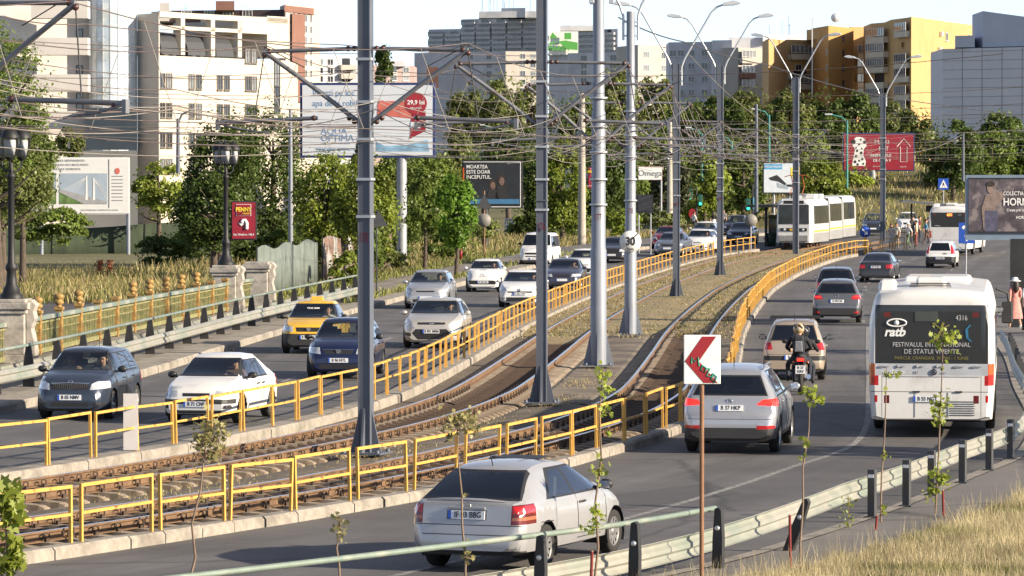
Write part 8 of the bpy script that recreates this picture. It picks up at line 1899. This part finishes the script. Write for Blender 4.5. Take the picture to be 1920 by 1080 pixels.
def bank_h(d): return .04 + .32 * min(1, max(0, (d - 1.9) / 5))
mbk = MB(); n = int(52 / 1.0); v = []; DS = (1.85, 2.4, 3.2, 4.5, 6, 9, 16)
for i in range(n + 1):
    q, h = RE.off(i * 52 / n, 0)
    for d in DS:
        dd = d + (0 if q.y < 70 else min(1, (q.y - 70) / 20) * 3.5); v.append((q.x + h.y * dd, q.y - h.x * dd, bank_h(d)))
mbk.add(v, [(i * 7 + j, i * 7 + j + 1, (i + 1) * 7 + j + 1, (i + 1) * 7 + j) for i in range(n) for j in range(6)]); struct(mbk.build('grass_bank', M['dry_ground']))
RS = np.array([tuple(p) for p in RE.p[::3]])
def bank_zv(X):
    a, b = RS[:-1], RS[1:]; u = b - a; t = np.clip(((X[:, None] - a) * u).sum(2) / (u * u).sum(1), 0, 1); q = a + u * t[..., None]; e = X[:, None] - q; d = np.hypot(e[..., 0], e[..., 1]); k = d.argmin(1); r = np.arange(len(X))
    return d[r, k] * np.sign(e[r, k, 0] * u[k, 1] - e[r, k, 1] * u[k, 0])
P1, P2 = [], []
while len(P1) + len(P2) < 60000:
    XY = np.stack([rng.uniform(.5, 11, 4000), rng.uniform(47, 74, 4000)], 1)
    for (x, y), d in zip(XY, bank_zv(XY)):
        if x / y > .128: continue
        dd = d - (0 if y < 70 else min(1, (y - 70) / 20) * 3.5)
        if dd < 1.7 + abs(math.sin(x * 5.1) * math.cos(y * 3.3)) * .5 or dd > 9: continue
        if math.sin(x * 2.7 + 1) * math.sin(y * 1.9 + x) + .45 * math.sin(x * 6.1) * math.sin(y * 5.3) > rng.uniform(.55, 1.1): continue
        gr = math.sin(x * 1.1 + 2) * math.sin(y * .9) + .5 * math.sin(x * 3.1 + y * 2.3)
        (P2 if gr > .55 or rng.random() < .1 else P1).append((x, y, bank_h(dd) - .02))
grass('dry_grass', 'dry straw coloured grass covering the bank at the lower right', P1, .22, .0042, GD['straw'], 1)
grass('green_grass', 'green grass tufts among the straw on the lower right bank', P2, .2, .0055, GD['green'], 2)
def scatter(n, f):
    o = []
    while len(o) < n:
        p = f()
        if p is not None: o.append(p)
    return o
st = [P1[k] for k in rng.integers(0, len(P1), 5200)]
grass('seed_stalks', 'tall pale seed stalks sticking out of the grass on the lower right bank', st, .40, .0028, GD['seed'], 21, .2)
wd = [P1[k] for k in rng.integers(0, len(P1), 900)]
grass('broad_weeds', 'broad leaved green weeds low in the grass of the lower right bank', wd, .14, .014, GD['green'], 22, .6)
def meadow():
    Y = rng.uniform(150, 262); x = rng.uniform(-48, 0) ; t = min(LF.len, tA(Y)); q = LF.at(t)[0]
    if x > q.x - 13.6 or x / Y < -.135: return None
    if Y < 186: return None
    return (x, Y, -.36 + .0)
pm = scatter(60000, meadow)
grass('meadow_grass', 'tall dry grass of the meadow beyond the balustrade', [p for i, p in enumerate(pm) if i % 5 > 1], .5, .016, GD['meadow'], 3, .22); grass('meadow_weeds', 'green weeds growing through the meadow grass', [p for i, p in enumerate(pm) if i % 5 <= 1], .45, .022, GD['green'], 4, .3)
def verge():
    t = rng.uniform(tA(178), tA(330)); d = rng.uniform(-30, -13.0); p = pt(t, d)
    if p.y > 345: return None
    return (p.x, p.y, p.z - .3)
pv = scatter(26000, verge)
grass('verge_grass', 'dry grass on the verge along the far left road', [p for i, p in enumerate(pv) if i % 2], .6, .03, GD['meadow'], 5); grass('verge_weeds', 'green weeds on the verge along the far left road', [p for i, p in enumerate(pv) if i % 2 == 0], .55, .034, GD['green'], 6, .3)
def edge():
    t = rng.uniform(tA(165), tA(250)); p = pt(t, rng.uniform(-13.4, -12.0) if rng.random() < .7 else rng.uniform(-9.2, -8.6)); return (p.x, p.y, p.z + .15)
grass('kerb_weeds', 'weeds along the pavement edge of the left road', scatter(2500, edge), .3, .03, GD['green'], 7, .4)
def ingrass():
    t = rng.uniform(tA(132), tA(258)); c = ((.9, .7), (1.83, .55), (3.85, .95), (5.88, .6), (7.1, .4))[int(rng.integers(5))]; p = pt(t, c[0] + rng.uniform(-c[1], c[1])); return (p.x, p.y, p.z + .1)
pi_ = scatter(11000, ingrass)
grass('track_grass_blades', 'short dry grass growing between the tram rails', [p for i, p in enumerate(pi_) if i % 8], .06, .02, GD['meadow'], 8, .5); grass('track_weed_blades', 'short green weeds growing between the tram rails', [p for i, p in enumerate(pi_) if i % 8 == 0], .06, .024, GD['green'], 9, .5)
def midgrass():
    t = rng.uniform(tA(60), tA(112)); p = pt(t, 3.85 + rng.normal(0, .35)); return (p.x, p.y, p.z + .03) if rng.random() < .5 + .5 * math.sin(t * .7) else None
grass('bed_weeds', 'sparse dry weeds in the gravel between the two tracks', scatter(1500, midgrass), .05, .007, GD['meadow'], 10, .5)
def slope():
    x = rng.uniform(15, 75); Y = rng.uniform(345, 430); k = min(1, max(0, (Y - 352) / 70)); return (x, Y, gz(Y) - .4 + 6.2 * k * k * (3 - 2 * k) * min(1, max(0, (x + 30) / 60)))
sl = scatter(26000, slope)
grass('slope_grass', 'dry grass on the slope behind the tram stop', [p for i, p in enumerate(sl) if i % 3], .5, .045, GD['meadow'], 11); grass('slope_weeds', 'green scrub on the slope behind the tram stop', [p for i, p in enumerate(sl) if i % 3 == 0], .5, .05, GD['green'], 12)
# reddish dock plants in the meadow
for px, py, lab in ((187, 528, 'rust red dock plant in the meadow, left one of the pair'), (206, 528, 'rust red dock plant in the meadow, right one of the pair')):
    p = W(px, py, -.3); r = thing('dock_plant', lab, 'plant', p); rg = np.random.default_rng(px); C_ = np.stack([rg.normal(0, .09, 260), rg.normal(0, .09, 260), rg.uniform(.35, 1.15, 260)], 1); link('seed_head', quads_mesh('seed_head', leaves(rg, C_, np.zeros((260, 3)), .035), mat('dock_red', (.28, .08, .03), .9)), r); MB().tube([(0, 0, 0), (.02, 0, .6), (0, 0, 1.1)], .015, 5).build('stem', BRN, r)

# ------------------------------------------------------------ saplings in the foreground
MAPLE = np.array([(0, -.5, 0), (.13, -.22, .02), (.46, -.30, -.05), (.36, -.02, .02), (.52, .22, -.06), (.2, .2, .03), (0, .55, -.05), (-.2, .2, .03), (-.52, .22, -.06), (-.36, -.02, .02), (-.46, -.30, -.05), (-.13, -.22, .02)])
def sapling(label, base, top, Y, clusters, lsize=.085, kind='maple', r=.017, bend=.03):
    """clusters: (px, py, radius in px, count)"""
    b, t = D(*base, Y), D(*top, Y); rt = thing('sapling', label, 'young tree', b, 0, 'thin young trees along the near bank'); rg = np.random.default_rng(int(base[0]) + 3)
    d = t - b; P = [d * k + Vector((rg.normal(0, bend) * math.sin(k * 3.1), rg.normal(0, bend), 0)) for k in (0, .2, .4, .6, .8, 1)]
    mb = MB(); mb.tube(P, [r, r * .9, r * .8, r * .7, r * .55, r * .35], 7)
    L = []; s = F / Y
    for (px, py, rad, n) in clusters:
        c = D(px, py, Y) - b; k = max(0, min(.98, c.z / d.z)) if d.z else 0; q = d * k
        mb.tube([q, q.lerp(c, .6) + Vector((0, 0, .02)), c], [r * .4, r * .3, r * .15], 5)
        for i in range(int(n * 2.2)):
            p = np.array(c) + rg.normal(0, 1, 3) * np.array([.5, .45, .55]) * rad / s
            nr = rg.normal(0, 1, 3) + np.array([.2, -.7, .5]); nr /= np.linalg.norm(nr); u = np.cross(nr, rg.normal(0, 1, 3)); u /= np.linalg.norm(u); w_ = np.cross(nr, u); sz = lsize * 1.2 * rg.uniform(.5, 1.25)
            L.append(p + MAPLE[:, :1] * u * sz + MAPLE[:, 1:2] * w_ * sz + MAPLE[:, 2:] * nr * sz)
            if rg.random() < .5: mb.tube([c, tuple(p)], r * .1, 4)
    mb.build('stem', mat('sapling_bark', (.19, .135, .095), .85, var=.25, scale=8), rt)
    link('leaves', quads_mesh('leaves', np.array(L), LM[kind], 12), rt); return rt
sapling('young tree with big fresh green leaves at the lower left corner', (6, 1100), (10, 905), 46, [(12, 925, 22, 16), (25, 965, 24, 18), (8, 955, 18, 10), (22, 1030, 20, 14), (30, 1052, 16, 10), (5, 1062, 20, 10)], .14)
sapling('young tree with a wilted leafy top before the near railing at the left', (350, 1110), (393, 790), 50, [(392, 800, 26, 36), (408, 828, 26, 36), (378, 832, 24, 26), (400, 852, 16, 12), (377, 935, 6, 3), (368, 880, 4, 2)], .062, 'wilted')
sapling('tiny young tree with a small wilted tuft left of the silver hatchback', (634, 1110), (637, 972), 50, [(636, 985, 18, 18), (640, 1005, 10, 5)], .05, 'wilted')
sapling('young tree with a forked drooping top in front of the silver hatchback', (872, 1110), (858, 800), 50, [(845, 790, 22, 26), (880, 785, 24, 30), (890, 805, 14, 12), (845, 818, 10, 10), (868, 1020, 10, 5), (878, 1045, 12, 8), (872, 930, 4, 2)], .06, 'wilted')
sapling('tall young tree with sparse leaves between the pipe rail and the silver hatchback', (1112, 1110), (1131, 690), 50, [(1128, 700, 12, 10), (1135, 730, 16, 14), (1135, 770, 12, 6), (1124, 878, 18, 12), (1118, 960, 14, 12), (1112, 985, 16, 12), (1140, 812, 5, 3)], .062)
sapling('young tree with a leafy tip right of the silver suv', (1500, 1085), (1519, 740), 53.5, [(1510, 735, 12, 12), (1525, 742, 14, 16), (1538, 752, 8, 8), (1512, 828, 8, 5), (1505, 856, 4, 2)], .062, 'maple')
sapling('thin young tree with few leaves left of the bus number plate', (1653, 1025), (1662, 690), 62, [(1664, 702, 8, 6), (1684, 705, 10, 5), (1660, 852, 8, 6), (1656, 955, 8, 8), (1660, 730, 4, 2)], .06)
sapling('young tree with leaves down its whole stem before the bus', (1752, 1000), (1768, 620), 63.5, [(1770, 640, 24, 26), (1782, 628, 12, 8), (1764, 760, 20, 26), (1760, 785, 14, 14), (1758, 895, 20, 26), (1748, 920, 16, 16), (1772, 900, 10, 8), (1766, 690, 4, 2)], .075)
for px, y0, y1, Y, lean, lab in ((1107, 1034, 1110, 50, .02, 'beside the tall young tree at the pipe rail'), (1482, 966, 1065, 54.5, -.01, 'beside the young tree right of the leaning guard rail post'), (1638, 967, 1022, 60.5, .05, 'leaning stake left of the thinnest young tree'), (1770, 920, 995, 63, -.02, 'right of the young tree in front of the bus')):
    b, t = D(px, y1, Y), D(px, y0, Y); o = thing('stake', 'dark red wooden stake ' + lab, 'stake', b, 0, 'red planting stakes'); MB().tube([(0, 0, -.1), (lean, 0, t.z - b.z)], [.02, .018], 8).build('shaft', mat('stake_red', (.17, .02, .018), .8, var=.3, scale=8), o); MB().lathe([(.0185, 0), (.012, .01), (0, .012)], (lean, 0, t.z - b.z), 8).build('tip', mat('stake_wood', (.3, .2, .12), .8), o)
b = D(1590, 995, 61); r = thing('weed', 'tall thin green weed on the bank between two young trees', 'plant', b); rg = np.random.default_rng(8); C_ = np.stack([rg.normal(0, .05, 60), rg.normal(0, .05, 60), rg.uniform(.05, .5, 60)], 1); link('leaves', quads_mesh('leaves', leaves(rg, C_, np.zeros((60, 3)), .018), LM['bright']), r); MB().tube([(0, 0, -.05), (.01, 0, .52)], .004, 5).build('stem', BRN, r)
for s_ in list(bpy.data.scenes):
    if s_.name == 'workbench': bpy.data.scenes.remove(s_)
